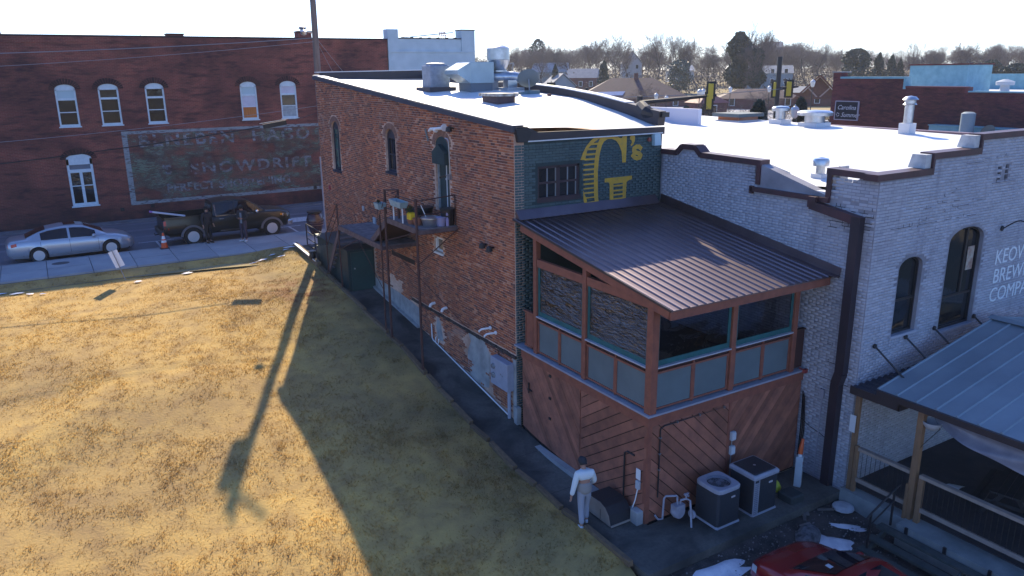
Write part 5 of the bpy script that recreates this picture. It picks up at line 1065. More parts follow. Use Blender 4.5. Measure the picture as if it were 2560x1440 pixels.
# =============== things on the brick side wall ===============
mt = thing('electric_meter', 'grey electric meter cabinet with two round dials on the brick wall', 'electric meter', (-.12, .58, .85)); MG = M('meter_grey', (.36, .38, .46), (.31, .33, .40), 4, .45)
obj('cabinet', MB().bbox(-.26, .10, .86, -.02, 1.06, 1.70, .015), MG, mt)
for z in (1.44, 1.16): obj('dial', MB().lathe([(.0, -.06), (.075, -.055), (.085, -.02), (.09, 0), (0, 0)], (-.26, .86, z), 18, 'x'), M('dial_glass', (.30, .32, .34), (.1, .1, .11), 30, .15), mt, smooth=True)
obj('side_box', MB().box(-.14, 1.07, 1.15, -.02, 1.20, 1.45), M('side_box_pale', (.50, .50, .52), None), mt); obj('seal', MB().lathe([(0, -.02), (.02, -.02), (.02, 0)], (-.26, .45, 1.3), 8, 'x').lathe([(0, -.02), (.02, -.02), (.02, 0)], (-.26, .35, 1.28), 8, 'x'), GREYM, mt)
obj('riser', MB().tube([(-.12, .22, .86), (-.12, .22, -.02)], .055, 10), MG, mt); obj('cable', MB().tube([(-.03, .95, 1.70), (-.03, 1.0, 1.9), (-.06, 1.0, 2.0)], .012, 5), BLACK, mt)
single('drain_pipe', MB().tube([(-.05, 5.50, 1.42), (-.05, 5.48, .92), (-.06, 5.38, .86), (-.10, .34, .04)], .022, 8).tube([(-.05, 5.2, .86), (-.05, 5.2, 1.0), (-.02, 5.2, 1.03)], .018, 6).tube([(-.05, 5.0, .84), (-.05, 5.0, .98), (-.02, 5.0, 1.0)], .018, 6), PVC, 'thin white drain pipe running along the foot of the brick wall', 'pipe')
def elbow(y, z, lab): single('vent_elbow', MB().tube([(.0, y, z), (-.10, y, z), (-.17, y, z - .03), (-.2, y, z - .10), (-.2, y, z - .13)], .05, 10), PVC, lab, 'pipe', smooth=True, group='white vent elbows on the brick wall')
elbow(5.24, 2.22, 'white downturned vent elbow nearer the iron stair'); elbow(4.34, 2.28, 'white downturned vent elbow above the pale render patch')
def vtee(y, z, lab): single('vent_pipe', MB().tube([(.0, y, z), (-.08, y, z), (-.30, y + .08, z - .02), (-.36, y + .12, z - .08), (-.36, y + .12, z - .14)], .032, 9).lathe([(0, 0), (.06, 0), (.06, -.03), (0, -.03)], (-.03, y, z), 12, 'x'), PVC, lab, 'pipe', smooth=True, group='white flue pipes over the meter')
vtee(1.40, 2.42, 'upper of two white flue pipes above the meter cabinet'); vtee(1.08, 2.36, 'lower white flue pipe, closer to the meter cabinet')
def wl(y, z, lab): t = thing('wall_light', lab, 'light', (-.05, y, z), group='black wall lights on the brick'); obj('head', MB().lathe([(.03, .07), (.085, .03), (.10, -.08), (.085, -.09), (0, .0)], (-.16, y, z), 12), BLACKI, t); obj('arm', MB().tube([(0, y, z), (-.16, y, z + .04)], .03, 6), BLACKI, t)
wl(1.58, 4.92, 'black wall light nearer the stair landing, low on the brick'); wl(1.16, 4.90, 'black wall light nearer the porch, low on the brick'); wl(3.48, 8.14, 'black wall light high up right of the arched door')
t = thing('pipe_stack', 'white pipe fittings fixed above the arched door', 'pipe', (-.06, 4.5, 8.05)); obj('pipe', MB().tube([(-.07, 5.02, 7.98), (-.08, 4.9, 8.04), (-.08, 3.95, 8.13)], .05, 9), PVC, t); obj('flange', MB().lathe([(0, 0), (.11, 0), (.11, .04), (0, .04)], (-.08, 3.92, 8.14), 12, 'y').lathe([(.07, 0), (.07, .1)], (-.08, 4.5, 8.03), 10, 'y'), PVC, t)
single('side_conduit', MB().tube([(-.03, 4.0, 7.82), (-.03, 3.84, 7.80), (-.03, 3.78, 7.72), (-.03, 3.72, 6.70)], .018, 6).box(-.09, 3.66, 6.58, -.01, 3.80, 6.74), GALV, 'grey conduit bending down right of the arched door', 'conduit')
t = thing('security_camera', 'small dark security camera right of the arched door', 'camera', (-.1, 3.9, 6.66)); obj('body', MB().beam((-.08, 3.92, 6.68), (-.24, 4.05, 6.62), .06, .06), BLACK, t); obj('arm', MB().tube([(0, 3.88, 6.7), (-.1, 3.92, 6.69)], .02, 6), GREYM, t)
single('red_bell', MB().lathe([(0, -.07), (.10, -.05), (.12, 0), (0, 0)], (-.01, 15.5, 4.95), 14, 'x'), M('bell_red', (.30, .04, .05), None, rough=.4), 'red alarm bell near the street corner of the brick wall', 'bell')
single('junction_box', MB().box(-.06, 11.42, 4.5, -.01, 11.54, 4.68), M('junction_pale', (.45, .48, .50), None), 'pale junction box on brick above the lower landing', 'box')
single('vent_grate', MB().box(-.06, 10.2, 4.16, -.01, 10.45, 4.4), M('pale_scrap', (.4, .43, .47), None), 'pale bag slumped against the wall on the lower landing', 'bag')
# plant pots and clutter on the upper landing
ZL = 5.205
def pot(name, x, y, r, h, m, lab, cat='pot', z=ZL, taper=.75, soil=True):
    t = thing(name, lab, cat, (x, y, z)); obj('pot', MB().lathe([(r * taper, z), (r, z + h), (r * 1.06, z + h), (r * 1.06, z + h * .9), (r * .95, z + h)], (x, y, 0), 18), m, t, smooth=True)
    if soil: obj('soil', MB().lathe([(0, z + h * .86), (r * .93, z + h * .86)], (x, y, 0), 14), M('soil', (.02, .016, .014), None, rough=.95), t)
    return t
TERR = M('terracotta', (.32, .12, .07), None, rough=.7)
tub = pot('galvanised_tub', -.72, 3.82, .30, .26, GALV, 'round galvanised tub on the upper stair landing', 'tub'); obj('stick', MB().tube([(-.8, 3.9, ZL + .2), (-.92, 4.05, ZL + .62)], .014, 5), WHITEP, tub)
pot('plant_pot', -1.02, 4.12, .15, .22, TERR, 'terracotta pot between the galvanised tub and the landing post'); pot('plant_pot', -1.08, 4.42, .15, .14, TERR, 'low terracotta saucer under the yellow bag')
single('yellow_bag', MB().bbox(-1.2, 4.3, ZL + .145, -.98, 4.56, ZL + .36, .04), M('bag_yellow', (.75, .52, .02), None, rough=.45), 'bright yellow bag on the upper stair landing', 'bag')
pot('plant_pot', -.52, 4.7, .30, .44, BLACK, 'large black pot near the door on the landing'); pot('plant_pot', -.86, 4.75, .26, .40, M('charcoal_pot', (.03, .032, .04), None), 'charcoal pot behind the landing corner post')
pot('bucket', -.22, 3.62, .24, .52, BLACK, 'tall black bucket against the wall at the landing end', 'bucket'); pot('bucket', -.48, 3.58, .16, .28, M('lavender_plastic', (.30, .28, .42), None), 'lavender bucket between tub and black bucket', 'bucket')
single('spray_bottle', MB().lathe([(0, 0), (.05, 0), (.05, .2), (.02, .28), (.02, .32), (.045, .33), (.04, .42), (0, .43)], (-.32, 3.46, ZL), 10), M('violet_bottle', (.34, .30, .50), None), 'violet bottle with pale cap at the landing end', 'bottle')
def trough(x, y, L, wd, z, lab, rz=0):
    t = thing('planter_trough', lab, 'planter', (x, y, z), rz); mb = MB(); a, b = wd / 2, L / 2; h = .2; k = .78
    mb.add([(-a * k, -b * k, 0), (a * k, -b * k, 0), (a * k, b * k, 0), (-a * k, b * k, 0), (-a, -b, h), (a, -b, h), (a, b, h), (-a, b, h), (-a * .9, -b * .93, h), (a * .9, -b * .93, h), (a * .9, b * .93, h), (-a * .9, b * .93, h), (-a * .7, -b * .75, .05), (a * .7, -b * .75, .05), (a * .7, b * .75, .05), (-a * .7, b * .75, .05)],
           [(3, 2, 1, 0), (0, 1, 5, 4), (1, 2, 6, 5), (2, 3, 7, 6), (3, 0, 4, 7), (4, 5, 9, 8), (5, 6, 10, 9), (6, 7, 11, 10), (7, 4, 8, 11), (8, 9, 13, 12), (9, 10, 14, 13), (10, 11, 15, 14), (11, 8, 12, 15), (12, 13, 14, 15)])
    obj('trough', mb, M('pale_teal_plastic', (.30, .42, .45), (.22, .33, .36), 5, .5), t, local=True); return t
trough(-1.36, 4.75, .95, .28, 5.72, 'pale teal trough hung on the upper landing rail'); tr2 = trough(-1.32, 6.42, .42, .30, 5.42, 'small pale trough with greenery at the stair head')
obj('hanger', MB().box(-1.40, 4.4, 5.25, -1.37, 4.44, 5.74).box(-1.40, 5.1, 5.25, -1.37, 5.14, 5.74), WHITEP, bpy.data.objects['planter_trough'])
LEAFG = M('leaf_green', (.045, .10, .04), (.03, .065, .03), 8, .7, rand=.3)
def sprigs(x, y, z, n, r, h, seed, m=None):
    rs = np.random.RandomState(seed); mb = MB()
    for i in range(n):
        a = rs.uniform(0, 6.28); e = rs.uniform(.2, 1); dx_, dy_ = r * e * math.cos(a), r * e * math.sin(a); hh = h * rs.uniform(.4, 1); mb.tube([(x, y, z), (x + dx_ * .5, y + dy_ * .5, z + hh * .7), (x + dx_, y + dy_, z + hh * .5)], [.006, .006, .003], 3)
        for k in range(3):
            px, py, pz = x + dx_ * (.4 + .3 * k), y + dy_ * (.4 + .3 * k), z + hh * (.75 - .1 * k); s = rs.uniform(.02, .045); mb.quad((px - s, py, pz), (px, py - s, pz + s * .4), (px + s, py, pz), (px, py + s, pz - s * .3))
    return mb
obj('foliage', sprigs(-1.34, 6.5, 5.60, 14, .14, .16, 2), LEAFG, tr2)
single('potted_plant', sprigs(-1.12, 4.5, ZL + .3, 26, .34, .42, 5), LEAFG, 'straggly green plant trailing under the rail trough', 'plant')
# =============== long brick building across the street ===============
FB = thing('brick_block', 'long dark red brick building with white arched windows across the street', 'building', (-2, 35, 2)); FY = 29.8
def mk_farbrick(name, a, b, mort):
    t = NT(name); P = t.pos(); sep = t.n('ShaderNodeSeparateXYZ'); t.l(P, sep.inputs[0]); cb = t.n('ShaderNodeCombineXYZ')
    t.l(t.math('ADD', sep.outputs[0], sep.outputs[1]), cb.inputs[0]); t.l(sep.outputs[2], cb.inputs[1])
    br = t.n('ShaderNodeTexBrick'); t.l(cb.outputs[0], br.inputs['Vector']); t.val(br.inputs['Color1'], a); t.val(br.inputs['Color2'], b); t.val(br.inputs['Mortar'], mort)
    br.inputs['Scale'].default_value = 1; br.inputs['Brick Width'].default_value = .225; br.inputs['Row Height'].default_value = .0755; br.inputs['Mortar Size'].default_value = .007; br.inputs['Mortar Smooth'].default_value = .3; br.inputs['Bias'].default_value = -.1
    n1 = t.noise(P, .35, 7, dist=.4); c = t.mix(t.ramp(n1, [(.42, 0.0), (.62, .8)]), br.outputs['Color'], (.055, .022, .026))
    c = t.mix(t.ramp(t.noise(P, 1.6, 6, sx=(.5, .5, 2.4)), [(.50, 0.0), (.66, .75)]), c, (.035, .018, .024))
    c = t.mix(t.ramp(t.noise(P, 9, 4, sx=(.35, .35, 1.6)), [(.45, 0.0), (.7, .5)]), c, (.20, .075, .05))
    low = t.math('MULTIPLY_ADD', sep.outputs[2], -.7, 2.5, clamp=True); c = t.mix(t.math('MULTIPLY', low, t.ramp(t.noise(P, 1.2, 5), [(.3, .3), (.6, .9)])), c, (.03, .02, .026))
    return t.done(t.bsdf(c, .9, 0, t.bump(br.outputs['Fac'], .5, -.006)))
FARB = mk_farbrick('far_brick', (.27, .068, .050), (.17, .048, .040), (.30, .16, .12))
FW = [(-9.53, -8.58), (-7.54, -6.56), (-5.26, -4.30), (-.24, .69), (2.05, 3.02)]
holes = [(a, b, 7.24, 9.38) for a, b in FW] + [(-9.54, -8.31, 3.05, 5.80)]
mb = MB(); wall_cells(mb, -34, 9.0, 1.7, lambda u: 11.75, holes, lambda u, v, d: (u, FY + d, v), .35)
for a, b, lo, hi in holes:
    ap = arch((a + b) / 2, (b - a) / 2, hi - .26, .26, 8)
    for k in range(8):
        (u0, v0), (u1, v1) = ap[k], ap[k + 1]; mb.add([(u, FY + d, v) for d in (0, .35) for u, v in ((u0, v0), (u1, v1), (u1, hi), (u0, hi))], [(0, 1, 2, 3), (7, 6, 5, 4), (0, 4, 5, 1)])
obj('wall', mb, FARB, FB); obj('wall', MB().box(-34, FY + .351, 1.7, 9, 45, 11.3), FARB, FB)
obj('coping', MB().box(-34, FY - .05, 11.751, 9.02, FY + .4, 11.84), M('dark_coping', (.035, .018, .022), None, rough=.8), FB); obj('corbel', MB().box(-34, FY - .03, 11.45, 9.0, FY - .001, 11.75), FARB, FB)
obj('pilaster', MB().box(-11.9, FY - .03, 11.845, -11.42, FY + .4, 12.05), FARB, FB)
DARKARCH = mk_brick('dark_arch_brick', [(0, (.035, .016, .02)), (.5, (.06, .024, .026)), (1, (.10, .036, .034))], stainamt=.6, stain=(.02, .014, .018))
for a, b, lo, hi in holes:
    uc, hw, sp = (a + b) / 2, (b - a) / 2, hi - .26; n = 15; mb = MB()
    for i in range(n):
        t0, t1 = PI * (i + .1) / n, PI * (i + .9) / n
        mb.prism([(uc - hw * math.cos(t0), sp + .26 * math.sin(t0)), (uc - hw * math.cos(t1), sp + .26 * math.sin(t1)), (uc - (hw + .26) * math.cos(t1), sp + .56 * math.sin(t1)), (uc - (hw + .26) * math.cos(t0), sp + .56 * math.sin(t0))], 'y', FY - .02 - RS.uniform(0, .01), FY)
    obj('arch', mb, DARKARCH, FB)
SKYW = M('pale_blue_white_paint', (.62, .72, .76), (.52, .62, .67), 6, .55)
def far_window(a, b, lo, hi, style):
    uc, hw, sp = (a + b) / 2, (b - a) / 2, hi - .26; f = .085; y0, y1 = FY + .03, FY + .14
    mb = MB().box(a, y0, lo, a + f, y1, sp).box(b - f, y0, lo, b, y1, sp).box(a + f, y0, lo, b - f, y1, lo + .10); mb.prism(arch(uc, hw, sp, .26, 8) + [(b, sp - .05), (a, sp - .05)], 'y', y0, y1)
    w_ = obj('window', mb, SKYW, FB, label={'blind': None, 'orange': None}.get(style)); tz = sp - .05; rail = lo + (tz - lo) * .76; mid = lo + (rail - lo) * .52
    obj('sash', MB().box(a + f, y0 + .02, rail - .06, b - f, y1, rail + .05).box(a + f, y0 + .02, mid - .025, b - f, y1, mid + .02), SKYW, w_)
    obj('sill', MB().box(a - .05, FY - .06, lo - .06, b + .05, FY + .1, lo), SKYW, w_)
    pm = GLASS
    for (z0, z1, tag_) in ((rail + .05, tz, 't'), (mid + .02, rail - .06, 'u'), (lo + .10, mid - .025, 'l')):
        m_ = GLASS
        if style == 'blind' and tag_ == 't': m_ = M('painted_panel', (.42, .56, .60), None, rough=.5)
        if style == 'orange' and tag_ == 'u': m_ = M('white_blind', (.62, .60, .68), (.50, .50, .58), 3, .6)
        if style == 'orange' and tag_ == 't': m_ = M('painted_panel', (.42, .56, .60), None, rough=.5)
        if style == 'orange' and tag_ == 'l': m_ = M('orange_curtain', (.55, .19, .04), (.40, .13, .03), 7, .7, sx=(3, 1, .3))
        if style == 'pale' and tag_ == 'l': m_ = M('net_curtain', (.30, .38, .42), (.22, .28, .32), 6, .3)
        if style == 'pale' and tag_ == 't': m_ = M('white_blind', (.62, .60, .68), (.50, .50, .58), 3, .6)
        obj('pane', MB().box(a + f, y1 - .05, z0, b - f, y1 - .03, z1), m_, w_)
for (a, b), st in zip(FW, ('blind', 'plain', 'plain', 'orange', 'pale')): far_window(a, b, 7.24, 9.38, st)
a, b, lo, hi = holes[5]; uc, hw, sp = (a + b) / 2, (b - a) / 2, hi - .26; f = .12; mb = MB().box(a, FY + .02, lo, a + f, FY + .14, sp).box(b - f, FY + .02, lo, b, FY + .14, sp).box(a + f, FY + .02, lo, b - f, FY + .14, lo + .14).box(uc - .07, FY + .03, lo + .14, uc + .07, FY + .14, sp - .62).box(a + f, FY + .02, sp - .72, b - f, FY + .14, sp - .55)
mb.prism(arch(uc, hw, sp, .26, 8) + [(b, sp - .30), (a, sp - .30)], 'y', FY + .02, FY + .14); dw = obj('window', mb, SKYW, FB, label='tall ground floor window with two narrow lights')
WAVY = mk_glass('wavy_reflecting_glass', (.02, .02, .022), .02, wav=1.0, ws=4)
obj('pane', MB().box(a + f, FY + .09, sp - .55, b - f, FY + .10, sp - .30), M('grey_panel', (.16, .18, .22), None), dw)
for x0, x1 in ((a + f, uc - .07), (uc + .07, b - f)):
    obj('pane', MB().box(x0, FY + .09, lo + .14 + .95, x1, FY + .10, sp - .72), WAVY, dw); obj('pane', MB().box(x0, FY + .09, lo + .14, x1, FY + .10, lo + .14 + .90), GLASS, dw); obj('glazing_bar', MB().box(x0, FY + .06, lo + .14 + .90, x1, FY + .11, lo + .14 + .95), SKYW, dw)
obj('sill', MB().box(a - .06, FY - .07, lo - .07, b + .06, FY + .1, lo), SKYW, dw)
# ghost advertisement, worn paint that lets the brick through
def mk_worn(name, c1, c2, lo_, hi_, sc, base=0.0):
    t = NT(name); P = t.pos(); c = t.mix(t.ramp(t.noise(P, 1.1, 5), [(.35, 0.0), (.65, 1.0)]), c1, c2); a = t.noise(P, sc, 7, .68, sx=(.7, 1, 1.5)); b = t.noise(P, 11, 4, sx=(.35, 1, 1.8))
    al = t.math('MULTIPLY', t.ramp(a, [(lo_, 0.0), (hi_, 1.0)]), t.ramp(b, [(.34, .25), (.56, 1.0)])); al = t.math('ADD', al, base, clamp=True)
    d = t.n('ShaderNodeBsdfDiffuse'); t.val(d.inputs[0], c); tr = t.n('ShaderNodeBsdfTransparent'); mx = t.n('ShaderNodeMixShader'); t.l(al, mx.inputs[0]); t.l(tr.outputs[0], mx.inputs[1]); t.l(d.outputs[0], mx.inputs[2]); return t.done(mx)
FIELD = mk_worn('worn_green_paint', (.17, .205, .15), (.21, .21, .175), .40, .62, 1.3); LETT = mk_worn('worn_white_paint', (.36, .36, .37), (.30, .30, .33), .42, .64, 3.2); BORD = mk_worn('worn_grey_border', (.30, .33, .33), (.26, .28, .30), .30, .44, 2.2, .2)
obj('painted_sign', MB().quad((-6.5, FY - .006, 3.05), (4.7, FY - .006, 3.05), (4.7, FY - .006, 6.68), (-6.5, FY - .006, 6.68)), FIELD, FB)
mb = MB()
for q in (((-6.72, 2.84), (-6.45, 2.84), (-6.45, 6.86), (-6.72, 6.86)), ((-6.45, 2.84), (4.8, 2.84), (4.8, 3.03), (-6.45, 3.03)), ((-6.45, 6.70), (4.8, 6.70), (4.8, 6.86), (-6.45, 6.86))): mb.quad(*[(u, FY - .009, v) for u, v in q])
obj('painted_border', mb, BORD, FB)
for s, x, z, sz, sx_, sp_ in (('BLNEBEN  HAGO', -5.95, 6.0, .93, 1.12, 1.25), ("'S", -4.9, 4.42, .70, 1.05, 1.0), ('SNOWDRIFT', -3.42, 4.33, .86, 1.20, 1.25), ('PERFECT SHORTENING', -4.8, 3.42, .62, 1.04, 1.05)):
    mb = text_mesh(s, sz, extrude=.001, bold=.025, sx=sx_, spacing=sp_); place(mb, (x, FY - .014, z), (1, 0, 0), (0, 0, 1), (0, -1, 0)); obj('painted_letters', mb, LETT, FB, label='faded painted line reading ' + s)
def chim(x0, x1, z1, lab, metal=False):
    t = thing('chimney', lab, 'chimney', ((x0 + x1) / 2, FY + .6, 11.7)); obj('stack', MB().box(x0, FY + .1, 11.4, x1, FY + .9, z1), FARB, t); obj('cap', MB().box(x0 - .04, FY + .06, z1, x1 + .04, FY + .94, z1 + .06), M('dark_coping', (.035, .018, .022), None), t)
    if metal: obj('cowl', MB().lathe([(.14, 0), (.14, .12), (.26, .16), (.20, .24), (0, .30)], ((x0 + x1) / 2, FY + .5, z1 + .06), 16), GREYM, t)
chim(-3.76, -2.92, 11.92, 'squat brick chimney in the middle of the long parapet'); chim(3.45, 4.25, 12.16, 'brick chimney with a metal cowl beside the utility pole', True)
single('roof_ventilator', MB().lathe([(.22, 0), (.22, .12), (.34, .13), (.34, .2), (0, .22)], (.05, FY + 1.0, 11.68), 16), GREYM, 'low round ventilator behind the long brick parapet', 'vent')
single('antenna', MB().tube([(-5.05, FY + .5, 11.5), (-5.05, FY + .5, 12.1), (-4.95, FY + .5, 12.18)], .012, 5), GREYM, 'thin bent antenna above the long brick parapet', 'antenna')
for i, (x, z) in enumerate(((-7.3, 2.55), (-5.75, 2.62), (3.6, 2.86))): obj('wall_vent', MB().box(x, FY - .02, z, x + .2, FY + .01, z + .2), BLACK, FB)
# white-painted building beyond it
WB = thing('white_building', 'pale painted building with stepped parapet beyond the long brick one', 'building', (12.2, 35, 2)); WPA = M('pale_blue_wash', (.52, .62, .66), (.44, .54, .58), 1.4, .75)
obj('wall', MB().box(9.06, FY + .02, 1.7, 15.28, 44, 11.1), WPA, WB); obj('pier', MB().box(9.06, FY + .0, 11.1, 9.78, FY + .7, 12.42), WPA, WB); obj('pier', MB().box(14.30, FY + .0, 11.1, 15.28, FY + .9, 12.42), WPA, WB); obj('parapet', MB().box(9.78, FY + .1, 11.1, 14.3, FY + .5, 11.86), WPA, WB); obj('string_course', MB().box(9.06, FY - .03, 11.02, 15.28, FY + .02, 11.1).box(10.2, FY - .01, 9.95, 14.0, FY + .02, 10.0), WPA, WB)
obj('coping', MB().box(14.26, FY - .04, 12.421, 15.32, FY + .94, 12.48).box(9.78, FY + .06, 11.861, 14.3, FY + .54, 11.92), M('dark_coping', (.035, .018, .022), None), WB)
for k in range(7): obj('coping_clip', MB().box(10.1 + k * .62, FY + .04, 11.921, 10.22 + k * .62, FY + .3, 11.96), M('dark_coping', (.035, .018, .022), None), WB)
obj('roof_slope', MB().prism([(11.8, 12.08), (14.3, 12.3), (14.3, 12.38), (11.8, 12.12)], 'y', FY + 1.2, FY + 6), WPA, WB)
wd = obj('recess', MB().box(14.05, FY - .01, 9.45, 14.5, FY + .015, 10.25), M('recess_dark', (.10, .08, .09), None), WB)
single('window_plant', sprigs(14.28, FY - .15, 9.85, 22, .26, .4, 9), LEAFG, 'leafy plant on the sill of the pale building', 'plant'); ch = thing('red_chair', 'small red chair frame standing up on the pale building roof', 'chair', (13.4, FY + .9, 11.9)); RD = M('chair_red', (.45, .10, .12), None)
for x in (13.2, 13.55): obj('leg', MB().beam((x, FY + .8, 11.9), (x + (.06 if x < 13.3 else -.06), FY + .9, 12.36), .04, .04), RD, ch); obj('leg', MB().beam((x, FY + 1.2, 11.9), (x + (.06 if x < 13.3 else -.06), FY + 1.1, 12.36), .04, .04), RD, ch)
obj('seat', MB().box(13.22, FY + .8, 12.33, 13.53, FY + 1.2, 12.37).box(13.2, FY + .78, 12.1, 13.56, FY + .82, 12.14), RD, ch)
# =============== utility pole and wires ===============
POLEW = M('pole_wood', (.20, .16, .14), (.13, .105, .095), 4, .85, bump=.4, bs=20, sx=(2, 2, .3))
UP = thing('utility_pole', 'tall wooden utility pole rising behind the brick building', 'utility pole', (1.50, 20.6, 2.05)); obj('shaft', MB().tube([(1.50, 20.6, 2.05), (1.46, 20.6, 9), (1.51, 20.6, 15.4)], [.20, .165, .13], 12), POLEW, UP, smooth=True)
obj('transformer', MB().lathe([(0, 13.9), (.24, 13.95), (.24, 14.8), (.1, 14.9), (0, 14.9)], (1.2, 20.5, 0), 14), GREYM, UP); obj('crossarm', MB().beam((1.5, 20.52, 15.0), (2.45, 20.52, 15.75), .10, .12).beam((1.5, 20.68, 14.9), (1.75, 20.68, 15.75), .10, .12), POLEW, UP)
obj('bracket', MB().tube([(1.45, 20.6, 11.62), (1.1, 20.55, 11.7), (.95, 20.5, 11.72)], .03, 6), GALV, UP); obj('lamp_head', MB().lathe([(0, -.18), (.13, -.14), (.17, 0), (.06, .08), (0, .1)], (.9, 20.5, 11.7), 14), GALV, UP, smooth=True)
def wire(name, pts, r, lab, sag=.25, m=None, cat='wire'):
    out = []
    for (p, q) in zip(pts[:-1], pts[1:]):
        p, q = V3(p), V3(q)
        for i in range(17):
            t = i / 16; v = p.lerp(q, t); v.z -= sag * 4 * t * (1 - t); out.append(v)
    return single(name, MB().tube(out, r, 5), m or BLACK, lab, cat, group='overhead wires at the utility pole', origin=tuple(pts[-1]))
WG = M('wire_grey', (.22, .24, .28), None, rough=.5)
wire('overhead_wire', [(-26, 20.6, 10.5), (1.3, 20.6, 11.42)], .016, 'topmost pale wire crossing the long brick parapet', .30, WG); wire('overhead_wire', [(-26, 20.5, 9.75), (1.34, 20.5, 11.25)], .010, 'thin wire just under the topmost one', .35, WG)
wire('overhead_wire', [(-26, 20.6, 7.05), (1.3, 20.6, 8.25)], .010, 'thin wire passing below the upper windows', .45, WG); wire('overhead_wire', [(-26, 19.8, 5.9), (-1.9, 19.1, 7.45)], .022, 'thick black cable leading to the black splice case', .35); wire('overhead_wire', [(-.6, 18.95, 7.72), (1.3, 20.5, 7.95)], .016, 'short cable from splice case to utility pole', .05)
wire('guy_wire', [(1.5, 20.7, 11.4), (4.2, 23, 7.6)], .008, 'nearer thin guy wire running down right of the pole', .05, WG); wire('guy_wire', [(1.5, 20.7, 11.5), (6.0, 25, 7.8)], .008, 'farther thin guy wire running down right of the pole', .05, WG)
sc_ = thing('splice_case', 'black cable splice case hanging on the wires by the pole', 'splice case', (-1.25, 19.05, 7.5)); obj('case', MB().beam((-1.75, 19.12, 7.46), (-.72, 18.98, 7.62), .20, .20), BLACK, sc_); obj('strap', MB().beam((-1.9, 19.14, 7.6), (-.6, 18.96, 7.78), .05, .02), GALV, sc_)
# =============== small street things ===============
sg = thing('sign_post', 'leaning white sign seen from behind on a thin post', 'sign', (-8.62, 15.86, 2.0)); obj('panel', MB().beam((-8.62, 15.98, 2.46), (-8.82, 16.10, 3.10), .36, .015, (.35, 1, .2)), M('sign_back', (.72, .74, .78), None, rough=.4), sg); obj('post', MB().tube([(-8.52, 15.82, 1.95), (-8.84, 16.06, 3.14)], .018, 6), GREYM, sg)
def cone(x, y, z): 
    t = thing('traffic_cone', 'orange traffic cone with pale bands behind the pickup', 'traffic cone', (x, y, z)); OR = M('cone_orange', (.70, .09, .02), None, rough=.5)
    obj('body', MB().lathe([(.15, .03), (.115, .28)], (x, y, z), 18).lathe([(.095, .38), (.085, .44)], (x, y, z), 18).lathe([(.062, .58), (.03, .72), (0, .72)], (x, y, z), 18), OR, t); obj('band', MB().lathe([(.116, .28), (.095, .38)], (x, y, z), 18), WHITEP, t); obj('band', MB().lathe([(.086, .44), (.062, .58)], (x, y, z), 18), WHITEP, t); obj('base', MB().bbox(x - .2, y - .2, z, x + .2, y + .2, z + .035, .04), BLACK, t)
cone(-6.43, 20.25, 2.137)
ur = thing('urn_planter', 'big dark glazed urn on the pavement beside the metal guard rail', 'urn', (.35, 19.3, 2.137)); URN = M('urn_glaze', (.035, .025, .035), (.06, .035, .04), 5, .22); obj('urn', MB().lathe([(.20, 0), (.30, .25), (.40, .55), (.42, .75), (.34, 1.0), (.28, 1.08), (.34, 1.14), (.30, 1.14), (.2, 1.0)], (.35, 19.3, 2.137), 26), URN, ur, smooth=True); obj('rim', MB().lathe([(.28, 1.07), (.36, 1.12), (.37, 1.18), (.27, 1.18)], (.35, 19.3, 2.137), 26), BLACK, ur)
for i in range(3): obj('band', MB().lathe([(.405 + .0 * i, .50 + .12 * i), (.42, .52 + .12 * i), (.405, .54 + .12 * i)], (.35, 19.3, 2.137), 26), M('urn_band', (.09, .05, .05), None, rough=.3), ur)
gr_ = thing('guard_rail', 'black metal guard rail at the top of the side path', 'railing', (-.62, 16.3, 2.1)); zr = 2.12
obj('post', MB().tube([(-.66, 17.42, zr), (-.66, 17.42, zr + .98)], .028, 8), BLACKI, gr_); obj('post', MB().tube([(-.63, 16.3, zr - .05), (-.63, 16.3, zr + .95)], .022, 8), BLACKI, gr_); obj('post', MB().tube([(-.60, 15.1, zr - .15), (-.60, 15.1, zr + .9)], .022, 8), BLACKI, gr_)
for h in (.97, .62, .30): obj('rail', MB().tube([(-.66, 17.42, zr + h), (-.60, 15.1, zr + h - .08)], .022, 8), BLACKI, gr_)
obj('base_beam', MB().box(-.72, 13.4, 1.9, -.55, 17.3, 2.16), M('base_beam_dark', (.06, .05, .055), None), gr_)
single('white_object', MB().beam((-.45, 15.6, 2.2), (-.40, 14.9, 2.2), .12, .06), WHITEP, 'short white board lying behind the guard rail', 'board'); single('sunlit_strip', MB().beam((-1.42, 16.9, 2.38), (-1.36, 13.9, 2.12), .10, .03), WHITEP, 'white strip painting the sunlit top of the highest edging timber', 'board')  # second strip is white to stand in for sunlight along the timber's top
fh = thing('dark_canister', 'small dark canister standing at the top edging timber', 'canister', (-1.30, 14.3, 2.16)); obj('body', MB().lathe([(.13, 0), (.15, .1), (.13, .28), (.16, .30), (.14, .34), (0, .34)], (-1.36, 14.4, 2.12), 14), BLACK, fh); obj('lid', MB().box(-1.5, 14.28, 2.46, -1.24, 14.54, 2.49), GALV, fh)
obj('corner_pipe', MB().tube([(-.03, 16.5, 2.1), (-.03, 16.5, 6.2)], .035, 7), M('pale_conduit', (.34, .33, .38), None), GB)
